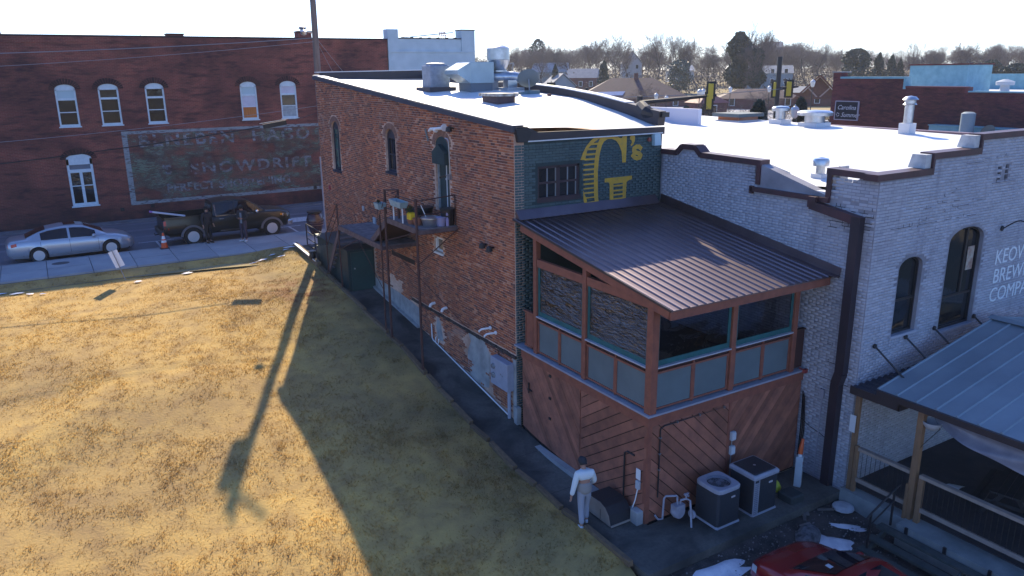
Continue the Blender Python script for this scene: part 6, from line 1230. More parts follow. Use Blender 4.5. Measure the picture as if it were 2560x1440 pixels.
# =============== vehicles ===============
def I(x, d): k = sorted(d); return float(np.interp(x, k, [d[q] for q in k]))
def car_paint(name, c, metal=.0, rough=.28): return M(name, c, None, rough=rough, metal=metal, Coat_Weight=.35, Coat_Roughness=.06)
TYRE = M('tyre_rubber', (.018, .018, .020), None, rough=.85); RIM = M('alloy_rim', (.62, .63, .66), None, rough=.3, metal=.6); RIMD = M('rim_dark', (.02, .02, .022), None, rough=.6); CHROME = M('chrome_trim', (.75, .76, .78), None, rough=.15, metal=.9)
def wheel(t, x, y, r, wd, nsp, side, rimr, dbl=False):
    w_ = obj('wheel', MB().lathe([(rimr, -wd / 2), (r * .93, -wd / 2), (r, -wd * .36), (r, wd * .36), (r * .93, wd / 2), (rimr, wd / 2)], (x, y, r), 32, 'y', cap=False), TYRE, t, smooth=True, local=True, angle=35)
    s = -1 if side < 0 else 1; yo = y + s * wd * .36
    obj('rim_well', MB().lathe([(0, -.02), (rimr, -.02), (rimr, .02), (0, .02)], (x, y + s * wd * .10, r), 24, 'y'), RIMD, w_, local=True)
    mb = MB().lathe([(rimr * .90, -.03), (rimr, -.03), (rimr, .03), (rimr * .90, .02)], (x, yo, r), 32, 'y')
    obj('rim', mb, RIM, w_, smooth=True, local=True)
    for k in range(nsp):
        a = 2 * PI * (k + .25) / nsp
        for o in ((-.09, .09) if dbl else (0,)):
            obj('spoke', MB().beam((x + rimr * .12 * math.cos(a), yo + s * .012, r + rimr * .12 * math.sin(a)), (x + rimr * .95 * math.cos(a + o), yo, r + rimr * .95 * math.sin(a + o)), rimr * (.10 if dbl else .24), .03, (0, 1, 0)), RIM, w_, local=True)
    obj('hub', MB().lathe([(0, -.02), (rimr * .2, -.02), (rimr * .2, .02), (0, .03)], (x, yo, r), 14, 'y'), RIM if not dbl else RIMD, w_, local=True)
def body_loft(xs, sec):
    vs = []; fs = []; n = None
    for x in xs:
        p = sec(x); n = len(p); full = [(x, -y, z) for y, z in p] + [(x, y, z) for y, z in p[::-1]]; vs += full
    m = 2 * n
    for i in range(len(xs) - 1):
        for k in range(m - 1): fs.append((i * m + k, i * m + k + 1, (i + 1) * m + k + 1, (i + 1) * m + k))
        fs.append((i * m + m - 1, i * m, (i + 1) * m, (i + 1) * m + m - 1))
    fs += [tuple(range(m - 1, -1, -1)), tuple(range((len(xs) - 1) * m, len(xs) * m))]
    return MB().add(vs, fs)
def car(name, label, cat, loc, rz, S):
    t = thing(name, label, cat, loc, rz); P = S['paint']; wb = S['wb'] / 2; r = S['r']
    xs = sorted(set(list(np.round(np.linspace(S['x0'], S['x1'], 54), 3)) + [round(c * wb + d, 3) for c in (-1, 1) for d in np.linspace(-r * 1.13, r * 1.13, 15)] + S.get('extra', [])))
    def arch_z(x):
        z = 0
        for c in (-wb, wb):
            d = (r * 1.13) ** 2 - (x - c) ** 2
            if d > 0: z = max(z, r + math.sqrt(d))
        return z
    def sec(x):
        W, zb, zs, zt = I(x, S['W']), I(x, S['zb']), I(x, S['zs']), I(x, S['zt']); zl = max(zb, arch_z(x)); e = .02
        p = [(0, zb), (W * .90, zb) if zl == zb else (W * .90, zl), (W * .97, max(zb + .10, zl + .002)), (W, max(zb + (zs - zb) * .45, zl + .012)), (W * .995, max(zb + (zs - zb) * .72, zl + .03)), (W * .965, max(zs, zl + .05))]
        if zl > zb: p[0] = (0, zl)
        b = S.get('bed')
        if b and b[0] < x < b[1]: p += [(W * .955, b[2]), (W * .865, b[2]), (W * .85, b[3]), (0, b[3])]
        else: p += [(W * .90, zs + (zt - zs) * .55), (W * .70, zs + (zt - zs) * .88), (W * .35, zt), (0, zt + .008)]
        return p
    body = obj('body', body_loft(xs, sec), P, t, smooth=True, local=True, angle=50)
    obj('underbody', MB().box(S['x0'] + .25, -I(0, S['W']) * .80, S['zb'][0] if 0 in S['zb'] else .3, S['x1'] - .25, I(0, S['W']) * .80, r * 2 + .04), RIMD, t, local=True)
    # cabin
    zr, wr, zbelt, wbelt = S['zr'], S['wr'], S['belt'], S['wbelt']; c0, c1 = S['cab']
    cx = list(np.linspace(c0, c1, 30))
    def surf(x, k):     # k: 0 belt .. 1 roof edge .. 2 centre
        zb_, z_ = I(x, zbelt), I(x, zr); z_ = max(z_, zb_ + .002); a = (I(x, wbelt), zb_); b = (I(x, wr), z_)
        if k <= 1: e = k; return (a[0] + (b[0] - a[0]) * (e ** 1.25), a[1] + (b[1] - a[1]) * e)
        e = k - 1; return (b[0] * (1 - e), b[1] + .045 * (1 - (1 - e) ** 2) * min(1, (z_ - zb_) * 5))
    cab = obj('cabin', body_loft(cx, lambda x: [surf(x, k) for k in (0, .25, .5, .75, .92, 1, 1.12, 1.3, 1.6, 2)]), P, t, smooth=True, local=True, angle=50)
    def side_glass(xa, xb, s, nm):
        def fn(u, v):
            x = xa + (xb - xa) * u; z0, z1 = I(x, zbelt), max(I(x, zr), I(x, zbelt) + .01); y, z = surf(x, .07 + .80 * v); return (x, s * (y + .008), z)
        obj(nm, MB().grid(fn, 14, 6) if s < 0 else MB().grid(lambda u, v: fn(1 - u, v), 14, 6), CARGL, t, smooth=True, local=True)
    for s in (-1, 1):
        for xa, xb in S['side']: side_glass(xa, xb, s, 'side_window')
    def top_glass(xa, xb, nm, off=.010):
        def fn(u, v):
            x = xa + (xb - xa) * u; q = -1 + 2 * v; y, z = surf(x, 2 - abs(q) * .90); return (x + (.006 if xa > 0 else -.006), (-y if q < 0 else y), z + off)
        obj(nm, MB().grid(fn, 10, 14), CARGL, t, smooth=True, local=True)
    top_glass(*S['shield'], 'windscreen'); top_glass(*S['rear'], 'rear_window')
    for c in (-wb, wb):
        for s in (-1, 1): wheel(t, c, s * (I(c, S['W']) - .115), r, .22, S['spokes'], s, r * S.get('rim', .66), S.get('dbl', False))
    for s in (-1, 1):
        x, y, z = S['mirror']; obj('mirror', MB().lathe([(0, -.11), (.07, -.08), (.085, 0), (.06, .08), (0, .10)], (x, s * y, z), 12, 'y'), S.get('mirm', P), t, smooth=True, local=True)
    def side_pt(x, z, s, o=.004):      # point on the flank
        p = sec(x); ys = [q[0] for q in p[1:6]]; zs_ = [q[1] for q in p[1:6]]; return (x, s * (float(np.interp(z, zs_, ys)) + o), z)
    def strip(nm, pts, h, m, s, o=.006, par=None):
        vs = []; n = len(pts)
        for x, z in pts: vs += [side_pt(x, z - h / 2, s, o), side_pt(x, z + h / 2, s, o)]
        mb = MB().add(vs, [(2 * i, 2 * i + 2, 2 * i + 3, 2 * i + 1) if s < 0 else (2 * i, 2 * i + 1, 2 * i + 3, 2 * i + 2) for i in range(n - 1)]); obj(nm, mb, m, par or t, local=True)
    SEAM = M('panel_gap', (.015, .015, .018), None, rough=.8)
    for s in (-1, 1):
        for x, za, zb_ in S['seams']:
            vs = [side_pt(x + d, z, s, .003) for z in np.linspace(za, zb_, 7) for d in (-.006, .006)]
            obj('door_gap', MB().add(vs, [(2 * i, 2 * i + 1, 2 * i + 3, 2 * i + 2) for i in range(6)]), SEAM, t, local=True)
        for x, z in S['handles']: strip('door_handle', [(x - .10, z), (x + .10, z)], .035, S.get('hm', P), s, .022)
        for nm, pts, h, m in S.get('strips', []): strip(nm, pts, h, m, s)
    return t, side_pt, strip, sec
SILVER = car_paint('silver_paint', (.42, .45, .50), .55, .30); GREENBLACK = car_paint('black_green_paint', (.006, .009, .010), 0, .3); REDP = car_paint('red_car_paint', (.24, .012, .015), .15, .22)
LAMPG = M('lamp_glass', (.45, .47, .50), None, rough=.1); REDL = M('tail_lamp_red', (.55, .02, .015), None, rough=.2); AMB = M('amber_lamp', (.6, .22, .02), None, rough=.25)
S1 = dict(paint=SILVER, wb=2.82, r=.335, x0=-2.56, x1=2.42, W={-2.56: .60, -2.48: .78, -2.2: .88, -1.4: .92, 1.3: .92, 1.9: .885, 2.2: .77, 2.36: .62, 2.42: .48}, zb={-2.56: .42, -2.4: .28, -1: .20, 0: .20, 1: .20, 2.2: .22, 2.42: .32}, zs={-2.56: .80, -2.4: .93, -1.6: .94, 0: .90, 1.2: .86, 1.9: .76, 2.42: .52}, zt={-2.56: .84, -2.42: 1.03, -1.75: 1.09, 0: 1.04, 1.15: 1.00, 1.7: .93, 2.15: .80, 2.42: .58},
          cab=(-1.85, 1.28), zr={-1.85: 1.05, -1.35: 1.27, -.95: 1.39, -.45: 1.445, .1: 1.44, .45: 1.39, .9: 1.17, 1.28: .99}, wr={-1.85: .62, -.9: .60, .2: .61, 1.28: .66}, belt={-1.85: 1.0, -1: .94, .6: .91, 1.28: .96}, wbelt={-1.85: .80, -1: .875, .8: .875, 1.28: .80}, side=[(-1.25, -.22), (-.13, .86)], shield=(.46, 1.20), rear=(-1.80, -1.02), spokes=7, mirror=(.78, .98, .98),
          seams=[(-1.28, .55, .92), (-.18, .27, .90), (.93, .30, .86)], handles=[(-1.0, .80), (.02, .78)], strips=[('chrome_strip', [(-.95, .33), (.9, .31)], .022, CHROME), ('side_lamp', [(2.12, .66), (1.93, .70)], .10, LAMPG), ('tail_lamp', [(-2.50, .82), (-2.35, .84), (-2.16, .88)], .13, REDL), ('chrome_strip', [(-2.4, .42), (-1.95, .38)], .022, CHROME)])
sed, sp1, st1, _ = car('silver_sedan', 'silver four door sedan parked at the kerb behind the white sign', 'car', (-9.98, 21.72, 2.005), .035, S1)
obj('sunroof', MB().box(-.30, -.34, 1.478, .16, .34, 1.492), CARGL, sed, local=True)
S2 = dict(paint=GREENBLACK, wb=3.70, r=.42, rim=.62, dbl=True, x0=-3.10, x1=2.86, W={-3.10: .93, -3.0: .99, -2.2: 1.0, 0: .99, 2.2: 1.0, 2.6: .95, 2.8: .84, 2.86: .74}, zb={-3.1: .62, -2.8: .55, 0: .46, 2.3: .48, 2.86: .60}, zs={-3.1: 1.22, 0: 1.22, 1.3: 1.22, 2.4: 1.18, 2.86: .98}, zt={-3.1: 1.30, -.7: 1.34, .9: 1.38, 1.4: 1.36, 2.3: 1.30, 2.7: 1.22, 2.86: 1.02}, bed=(-3.02, -.93, 1.40, .92), extra=[-3.021, -3.019, -.931, -.929],
          cab=(-.92, 1.62), zr={-.92: 1.36, -.84: 1.90, -.2: 1.965, .35: 1.955, .75: 1.88, 1.62: 1.36}, wr={-.92: .74, 0: .74, 1.62: .80}, belt={-.92: 1.30, 0: 1.30, 1.1: 1.29, 1.62: 1.33}, wbelt={-.92: .95, 1.0: .95, 1.62: .86}, side=[(-.72, .10), (.16, 1.08)], shield=(.82, 1.55), rear=(-.91, -.85), spokes=6, mirror=(1.15, 1.10, 1.36), mirm=CHROME,
          seams=[(-.88, .58, 1.25), (.13, .55, 1.22), (1.22, .56, 1.2)], handles=[(-.50, 1.14), (.42, 1.14)], hm=CHROME, strips=[('window_trim', [(-.76, 1.28), (1.0, 1.27)], .03, CHROME), ('step_board', [(-.6, .56), (.4, .55)], .06, CHROME), ('head_lamp', [(2.42, 1.02), (2.68, 1.0)], .14, LAMPG), ('marker_lamp', [(2.3, 1.06), (2.42, 1.05)], .08, AMB), ('tail_lamp', [(-3.08, 1.14), (-2.98, 1.16)], .22, REDL), ('tail_lamp', [(-3.06, .94), (-2.88, .88)], .09, REDL)])
trk, sp2, st2, _ = car('pickup_truck', 'dark green-black crew cab pickup parked at the kerb', 'pickup truck', (-3.22, 21.80, 2.005), .02, S2)
ARCHM = M('arch_moulding', (.13, .12, .13), None, rough=.6)
for c in (-1.85, 1.85):
    for s in (-1, 1):
        mb = MB(); n = 16; vs = []
        for i in range(n + 1):
            a = PI * (.02 + .96 * i / n)
            for rr, o in ((.455, .0), (.555, -.0)): x = c - rr * math.cos(a); z = .42 + rr * math.sin(a); vs.append((x, s * 1.022, z))
        mb.add(vs, [(2 * i, 2 * i + 1, 2 * i + 3, 2 * i + 2) for i in range(n)]); mb.add([(x, y - s * .09, z) for x, y, z in vs], [(2 * i + 1, 2 * i, 2 * i + 2, 2 * i + 3) for i in range(n)])
        k = len(vs); mb.f += [(2 * i + 1, 2 * i + 3, k + 2 * i + 3, k + 2 * i + 1) for i in range(n)]
        obj('wheel_arch', mb, ARCHM, trk, local=True)
obj('rear_bumper', MB().bbox(-3.24, -.95, .55, -3.06, .95, .82, .04), M('bumper_dark', (.03, .034, .036), None, rough=.4), trk, local=True); obj('tow_hitch', MB().tube([(-3.1, 0, .55), (-3.38, 0, .52), (-3.40, 0, .62)], .03, 6), BLACK, trk, local=True); obj('grille', MB().box(2.80, -.6, .72, 2.875, .6, 1.08), CHROME, trk, local=True); obj('front_bumper', MB().bbox(2.62, -.92, .50, 2.93, .92, .74, .06), CHROME, trk, local=True)
obj('window_trim', MB().beam((-.74, -.945, 1.30), (-.76, -.80, 1.80), .05, .02), CHROME, trk, local=True)
bd = thing('wooden_board', 'pale board with a purple end jutting over the pickup tailgate', 'board', (-5.9, 21.6, 3.4), .0); obj('plank', MB().beam((-6.62, 21.35, 3.68), (-5.25, 21.2, 3.38), .24, .05), M('board_pale', (.62, .62, .68), (.48, .47, .52), 4, .6), bd); obj('end', MB().beam((-6.75, 21.365, 3.71), (-6.625, 21.35, 3.68), .25, .055), M('board_purple', (.28, .13, .40), None), bd)
S3 = dict(S1); S3.update(paint=REDP, x0=-2.05, x1=2.05, wb=2.60, r=.32, W={-2.05: .62, -1.9: .80, -1.2: .88, 1.2: .89, 1.65: .86, 1.9: .74, 2.05: .55}, zb={-2.05: .40, -1.8: .24, 0: .19, 1.8: .20, 2.05: .30}, zs={-2.05: .84, -1.2: .94, 0: .90, 1.0: .86, 1.6: .74, 2.05: .50}, zt={-2.05: .90, -1.7: 1.05, 0: 1.02, .85: .99, 1.4: .92, 1.8: .80, 2.05: .56},
          cab=(-1.80, 1.05), zr={-1.80: 1.04, -1.3: 1.30, -.8: 1.42, -.3: 1.46, .0: 1.43, .5: 1.22, 1.05: .985}, wr={-1.8: .58, -.6: .58, .2: .60, 1.05: .66}, belt={-1.8: 1.0, -.8: .94, .6: .91, 1.05: .95}, wbelt={-1.8: .78, -.8: .85, .6: .85, 1.05: .78}, side=[(-1.15, -.35), (-.27, .62)], shield=(.08, .98), rear=(-1.72, -.95), mirror=(.62, .95, .97), seams=[(-.31, .27, .9), (.80, .3, .85)], handles=[(-.12, .80)], strips=[('head_lamp', [(1.66, .66), (1.86, .60)], .15, LAMPG), ('tail_lamp', [(-2.02, .82), (-1.8, .86)], .12, REDL)])
red, sp3, st3, _ = car('red_car', 'glossy red car nosing in at the bottom edge beside the snow', 'car', (1.38, -10.12, -.84), PI / 2 - .02, S3)
obj('sunroof', MB().box(-.85, -.36, 1.482, -.22, .36, 1.496), CARGL, red, local=True); obj('sticker', MB().box(.30, .30, 1.365, .42, .40, 1.37), LAMPG, red, local=True)
# =============== people ===============
def skin(verts, edges, radii, root=0, sub=2, flat=None):
    me = bpy.data.meshes.new('body_graph'); me.from_pydata(verts, edges, []); o = bpy.data.objects.new('body_graph', me); COL.objects.link(o)
    m = o.modifiers.new('Skin', 'SKIN'); m.use_smooth_shade = True
    if not me.skin_vertices: bpy.context.view_layer.update()
    d = me.skin_vertices[0].data
    for i, r in enumerate(radii): d[i].radius = r if isinstance(r, tuple) else (r, r); d[i].use_root = (i == root)
    s = o.modifiers.new('Sub', 'SUBSURF'); s.levels = sub; s.render_levels = sub
    dg = bpy.context.evaluated_depsgraph_get(); ev = bpy.data.meshes.new_from_object(o.evaluated_get(dg)); mb = MB(); mb.v = [tuple(v.co) for v in ev.vertices]; mb.f = [tuple(p.vertices) for p in ev.polygons]
    bpy.data.objects.remove(o); bpy.data.meshes.remove(me); bpy.data.meshes.remove(ev); return mb
SKINM = M('skin_tone', (.36, .20, .145), None, rough=.6)
def person(label, loc, rz, J, cl, H=1.75):
    """J: joints in metres in the person's frame (x right, y forward, z up); cl: clothing colours"""
    t = thing('person', label, 'person', loc, rz); k = H / 1.75
    def g(n): x, y, z = J[n]; return Vector((x * k, y * k, z * k))
    V = []; E = []; R = []; idx = {}
    def add(n, p, r, par=None):
        V.append(tuple(p)); R.append(tuple(q * k for q in r) if isinstance(r, tuple) else r * k); idx[n] = len(V) - 1
        if par: E.append((idx[par], idx[n]))
    add('pelvis', g('pelvis'), (.15, .11)); add('waist', g('waist'), (.135, .10), 'pelvis'); add('chest', g('chest'), (.165, .115), 'waist'); add('neckb', g('neck') - Vector((0, 0, .05 * k)), (.075, .07), 'chest'); add('neck', g('neck'), .055, 'neckb'); hd = g('head')
    add('jaw', g('neck').lerp(hd, .45) + Vector((0, .02 * k, 0)), (.066, .075), 'neck'); add('head', hd, (.078, .095), 'jaw'); add('crown', hd + (hd - g('neck')).normalized() * .085 * k, (.058, .07), 'head')
    for s in ('l', 'r'):
        add(s + 'sh', g(s + 'sh'), .06, 'chest'); add(s + 'el', g(s + 'el'), .042, s + 'sh'); add(s + 'wr', g(s + 'wr'), .028, s + 'el'); d = (g(s + 'wr') - g(s + 'el')).normalized(); d = Vector(J.get(s + 'hd', tuple(d))).normalized()
        sx = Vector((1, 0, 0)) if abs(d.x) < .8 else Vector((0, 1, 0)); side = d.cross(sx).normalized(); wr = g(s + 'wr'); add(s + 'palm', wr + d * .065 * k, (.036, .02), s + 'wr')
        for f, (o, L) in enumerate(((-.030, .075), (-.010, .085), (.010, .08), (.028, .065))):
            a = wr + d * .08 * k + side * o * k; add(s + 'f%d' % f, a + d * L * .5 * k, .0095, s + 'palm'); cu = (d * .7 + d.cross(side) * (.6 if s == 'l' else -.6)).normalized(); add(s + 'g%d' % f, a + d * L * .5 * k + cu * L * .5 * k, .008, s + 'f%d' % f)
        add(s + 'th', wr + d * .05 * k - side * .05 * k, .011, s + 'palm'); add(s + 'tt', wr + d * .085 * k - side * .062 * k, .009, s + 'th')
        add(s + 'hip', g(s + 'hip'), .088, 'pelvis'); add(s + 'kn', g(s + 'kn'), .06, s + 'hip'); add(s + 'an', g(s + 'an'), .042, s + 'kn'); add(s + 'toe', g(s + 'toe'), (.042, .03), s + 'an')
    b = skin(V, E, R, 0, 2); body = obj('body', b, SKINM, t, smooth=True, local=True, angle=180)
    def gar(nm, names, m, grow, sub=2, ext={}):
        v = []; r = []; e = []; ix = {}
        for n, par in names:
            if n in idx: p, rr = Vector(V[idx[n]]), R[idx[n]]
            if n in ext: p, rr = ext[n]; rr = rr if isinstance(rr, tuple) else rr
            rr = tuple(q + grow * k for q in rr) if isinstance(rr, tuple) else rr + grow * k; v.append(tuple(p)); r.append(rr); ix[n] = len(v) - 1
            if par: e.append((ix[par], ix[n]))
        return obj(nm, skin(v, e, r, 0, sub), m, t, smooth=True, local=True, angle=180)
    def lerp(a, b, f): return Vector(V[idx[a]]).lerp(Vector(V[idx[b]]), f)
    hem = {'hem': (g('pelvis') + Vector((0, 0, -.10 * k)), (.175 * k, .14 * k)), 'lcuff': (lerp('lel', 'lwr', .93), .030 * k), 'rcuff': (lerp('rel', 'rwr', .93), .030 * k), 'collar': (g('neck') + Vector((0, 0, .0)), (.062 * k, .062 * k)), 'mid': (g('waist').lerp(g('chest'), .50), (.155 * k, .115 * k))}
    top = [('chest', None), ('neckb', 'chest'), ('collar', 'neckb'), ('lsh', 'chest'), ('lel', 'lsh'), ('lcuff', 'lel'), ('rsh', 'chest'), ('rel', 'rsh'), ('rcuff', 'rel'), ('mid', 'chest')]
    if cl.get('lower'):
        gar('jacket', top, cl['top'], .026, ext=hem); gar('jacket_lower', [('mid', None), ('waist', 'mid'), ('hem', 'waist')], cl['lower'], .042, ext=hem)
    else: gar('jacket', top + [('waist', 'mid'), ('hem', 'waist')], cl['top'], .024, ext=hem)
    an = {'lcf': (lerp('lkn', 'lan', .94), .05 * k), 'rcf': (lerp('rkn', 'ran', .94), .05 * k)}
    gar('trousers', [('pelvis', None), ('waist', 'pelvis'), ('lhip', 'pelvis'), ('lkn', 'lhip'), ('lcf', 'lkn'), ('rhip', 'pelvis'), ('rkn', 'rhip'), ('rcf', 'rkn')], cl['legs'], .017, ext=an)
    for s in ('l', 'r'):
        a, q = g(s + 'an'), g(s + 'toe'); d = (q - a); d.z = 0; d = d.normalized(); z0 = min(a.z - .07 * k, q.z - .02 * k); zb = q.z
        heel = Vector((a.x, a.y, zb + .02 * k)) - d * .05 * k; toe = Vector((q.x, q.y, zb + .012 * k)) + d * .05 * k
        sh = skin([tuple(heel), tuple(heel.lerp(toe, .45) + Vector((0, 0, .012 * k))), tuple(toe)], [(0, 1), (1, 2)], [(.045 * k, .05 * k), (.05 * k, .045 * k), (.04 * k, .03 * k)], 1, 2); so_ = obj('shoe', sh, cl['shoe'], t, smooth=True, local=True, angle=180)
        obj('sole', skin([tuple(heel - Vector((0, 0, .032 * k))), tuple(toe - Vector((0, 0, .022 * k)))], [(0, 1)], [(.048 * k, .016 * k), (.044 * k, .014 * k)], 0, 1), cl.get('sole', WHITEP), so_, smooth=True, local=True)
    up = (hd - g('neck')).normalized(); f = Vector(J.get('face', (0, 1, 0))).normalized(); f = (f - up * f.dot(up)).normalized(); rt = f.cross(up)
    hb = hd + up * .03 * k - f * .018 * k
    hair = MB().lathe([(.088, -.07), (.100, -.01), (.098, .05), (.075, .095), (.04, .115), (0, .12)], (0, 0, 0), 20); Mx = Matrix((rt, f, up)).transposed().to_4x4(); Mx.translation = hb; hair.v = [(x * k, y * 1.12 * k, (z - (.045 if y > .03 else 0) * -1 * (1 if z < .0 else .3)) * k) for x, y, z in hair.v]; hair.xf(Mx); obj('hair', hair, cl['hair'], t, smooth=True, local=True, angle=180)
    if cl.get('cap'): pk = MB().prism([(.085 * math.cos(a) * k, (.02 + .15 * math.sin(a)) * k) for a in np.linspace(0, PI, 12)], 'z', .02 * k, .032 * k); pk.xf(Mx); obj('cap_peak', pk, cl['hair'], t, local=True)
    # face
    def fp(x, y, z): return hd + rt * x * k + f * y * k + up * z * k
    obj('nose', skin([tuple(fp(0, .085, .02)), tuple(fp(0, .112, -.025)), tuple(fp(0, .09, -.035))], [(0, 1), (1, 2)], [.008 * k, .013 * k, .010 * k], 0, 1), SKINM, body, smooth=True, local=True)
    for s in (-1, 1):
        e = fp(s * .032, .084, .016); obj('eye', MB().lathe([(0, -.009 * k), (.009 * k, 0), (0, .009 * k)], tuple(e), 8), M('eye_dark', (.03, .02, .018), None, rough=.2), body, local=True)
        obj('ear', skin([tuple(fp(s * .078, -.005, .02)), tuple(fp(s * .088, -.02, -.02))], [(0, 1)], [(.012 * k, .022 * k)] * 2, 0, 1), SKINM, body, smooth=True, local=True)
    a, b_ = fp(-.022, .084, -.05), fp(.022, .084, -.05); obj('mouth', MB().tube([tuple(a), tuple(fp(0, .091, -.05)), tuple(b_)], .005 * k, 5), M('lip', (.30, .10, .09), None), body, local=True)
    return t
STAND = dict(pelvis=(0, 0, .94), waist=(0, .01, 1.08), chest=(0, 0, 1.30), neck=(0, .01, 1.50), head=(0, .03, 1.62), lsh=(-.19, 0, 1.40), lel=(-.25, -.02, 1.12), lwr=(-.27, .06, .88), rsh=(.19, 0, 1.40), rel=(.25, -.02, 1.12), rwr=(.27, .06, .88), lhip=(-.09, 0, .90), lkn=(-.10, .02, .50), lan=(-.10, -.01, .09), ltoe=(-.12, .14, .03), rhip=(.09, 0, .90), rkn=(.10, .02, .50), ran=(.10, -.01, .09), rtoe=(.12, .14, .03))
WALK = dict(STAND); WALK.update(chest=(0, .05, 1.30), neck=(0, .09, 1.48), head=(-.01, .14, 1.60), lkn=(-.09, -.02, .49), lan=(-.10, -.13, .10), ltoe=(-.12, .0, .03), rkn=(.10, .14, .52), ran=(.10, .12, .09), rtoe=(.12, .26, .03), lel=(-.27, -.03, 1.12), lwr=(-.33, -.02, .86), rel=(.27, .07, 1.13), rwr=(.24, .24, 1.0), face=(-.25, 1, -.2), lhd=(-.1, .1, -1))
C_ = lambda n, c: M(n, c, None, rough=.8, bump=.2, bs=25)
person('person in a white and taupe jacket walking on the path, seen from behind', (-1.24, -4.95, -.415), -.30, WALK, dict(top=C_('white_fleece', (.62, .68, .70)), lower=C_('taupe_fleece', (.27, .255, .245)), legs=C_('grey_joggers', (.30, .32, .38)), shoe=C_('pale_trainers', (.50, .55, .60)), hair=C_('dark_cap', (.022, .025, .034)), cap=True), 1.70)
PHONE = dict(STAND); PHONE.update(head=(0, .07, 1.60), lel=(-.23, .05, 1.13), lwr=(-.08, .25, 1.12), rel=(.23, .05, 1.13), rwr=(.06, .26, 1.13), lhd=(.6, .6, .3), rhd=(-.5, .6, .3), face=(0, 1, -.6), rtoe=(.16, .13, .03))
person('person in dark jacket and grey shirt before the pickup, looking at a phone', (-2.97, 19.72, 2.137), PI - .75, PHONE, dict(top=C_('black_jacket', (.020, .020, .026)), legs=C_('dark_plum_trousers', (.050, .035, .055)), shoe=C_('white_trainers', (.55, .58, .62)), hair=C_('black_hair', (.012, .011, .012))), 1.76)
pp = bpy.data.objects['person.001']; obj('shirt_front', MB().prism([(-.05, .90), (.05, .90), (.05, 1.40), (-.05, 1.40)], 'y', .143, .150), C_('grey_shirt', (.20, .22, .25)), pp, local=True)
ph = thing('phone', 'dark phone held in both hands by the person in the dark jacket', 'phone', (-2.97, 19.72, 2.137), PI - .75); obj('screen', MB().box(-.06, .345, 1.16, .02, .355, 1.31), BLACK, ph, local=True)
person('person all in black standing in shade beside the rear pickup wheel', (-4.45, 20.35, 2.137), PI + .4, STAND, dict(top=C_('black_jacket', (.020, .020, .026)), legs=C_('black_trousers', (.012, .012, .016)), shoe=C_('brown_boots', (.05, .03, .025)), sole=C_('brown_sole', (.07, .045, .035)), hair=C_('black_hair', (.012, .011, .012))), 1.72)
# =============== beyond: store, pavilion, hall, houses, woods ===============
def far_at(px, d):     # ground spot seen d metres away in the direction of a picture column
    q = (_r2 * ((px - 1280) / 1930) + _f - _u2 * ((175 - 720) / 1930)); h = math.hypot(q.x, q.y); return (-10.8 + q.x / h * d, -17.602 + q.y / h * d)
def far_z(px, py, d):
    q = (_r2 * ((px - 1280) / 1930) + _f - _u2 * ((py - 720) / 1930)); return 9.76 + q.z / math.hypot(q.x, q.y) * d
STORE = thing('brick_store', 'dark red brick store with stepped parapet, a black script sign and pale roofs behind', 'building', (33, 5, 1.9)); SXX = 30.0
STB = mk_farbrick('store_brick', (.165, .040, .042), (.12, .032, .036), (.17, .085, .085))
for y0, y1, z in ((8.30, 12.3, 9.16), (4.92, 8.30, 8.70), (-14, 4.92, 8.50)): obj('wall', MB().box(SXX, y0, 1.8, SXX + .35, y1, z), STB, STORE)
obj('wall', MB().box(SXX, 12.3, 1.8, SXX + .6, 12.8, 9.50), STB, STORE); obj('wall', MB().box(SXX + .36, 12.4, 1.8, 52, 12.8, 8.6), STB, STORE)
TEALP = M('teal_flashing', (.22, .42, .48), (.16, .33, .39), 3, .6); obj('coping', MB().box(SXX - .04, 8.34, 9.161, SXX + .5, 12.3, 9.27).box(SXX - .04, 8.2, 8.62, SXX + .5, 8.34, 9.24), TEALP, STORE); obj('coping', MB().box(SXX - .04, 4.95, 8.701, SXX + .4, 8.2, 8.78).box(SXX - .04, 4.80, 8.45, SXX + .4, 4.95, 8.76), M('maroon_coping2', (.16, .05, .055), None), STORE); obj('coping', MB().box(SXX - .04, -14, 8.501, SXX + .4, 4.80, 8.57), TEALP, STORE)
obj('roof', MB().box(SXX + .36, -14, 8.1, 52, 12.39, 8.3), MEMB, STORE); obj('back_parapet', MB().box(44, -14, 8.3, 44.4, 12.3, 9.28).box(40, 5.5, 8.3, 44, 5.8, 9.25), TEALP, STORE); obj('roof_bulkhead', MB().box(34, 7.2, 8.3, 36.5, 10.6, 9.85), TEALP, STORE); obj('bulkhead_edge', MB().box(33.95, 7.15, 9.851, 36.6, 10.65, 9.93), STB, STORE); obj('chimney_pier', MB().box(43.5, 3.4, 8.3, 44.5, 4.1, 9.75), TEALP, STORE)
obj('corner_cap', MB().box(SXX - .1, 12.2, 9.501, SXX + .8, 12.85, 9.56), CONC, STORE)
for x, y, lab in ((33.0, 4.6, 'wide capped vent on the store roof beside its step'), (34.5, 1.6, 'capped vent with flared base, toward the right of the store roof')):
    t = thing('roof_vent', lab, 'vent', (x, y, 8.3)); obj('pipe', MB().lathe([(.42, 8.3), (.24, 8.52), (.2, 8.8)], (x, y, 0), 16), M('vent_grey', (.42, .47, .52), None), t, smooth=True); obj('cap', MB().lathe([(.42, 8.80), (.44, 8.98), (.1, 9.1), (0, 9.1)], (x, y, 0), 18), M('vent_grey', (.42, .47, .52), None), t)
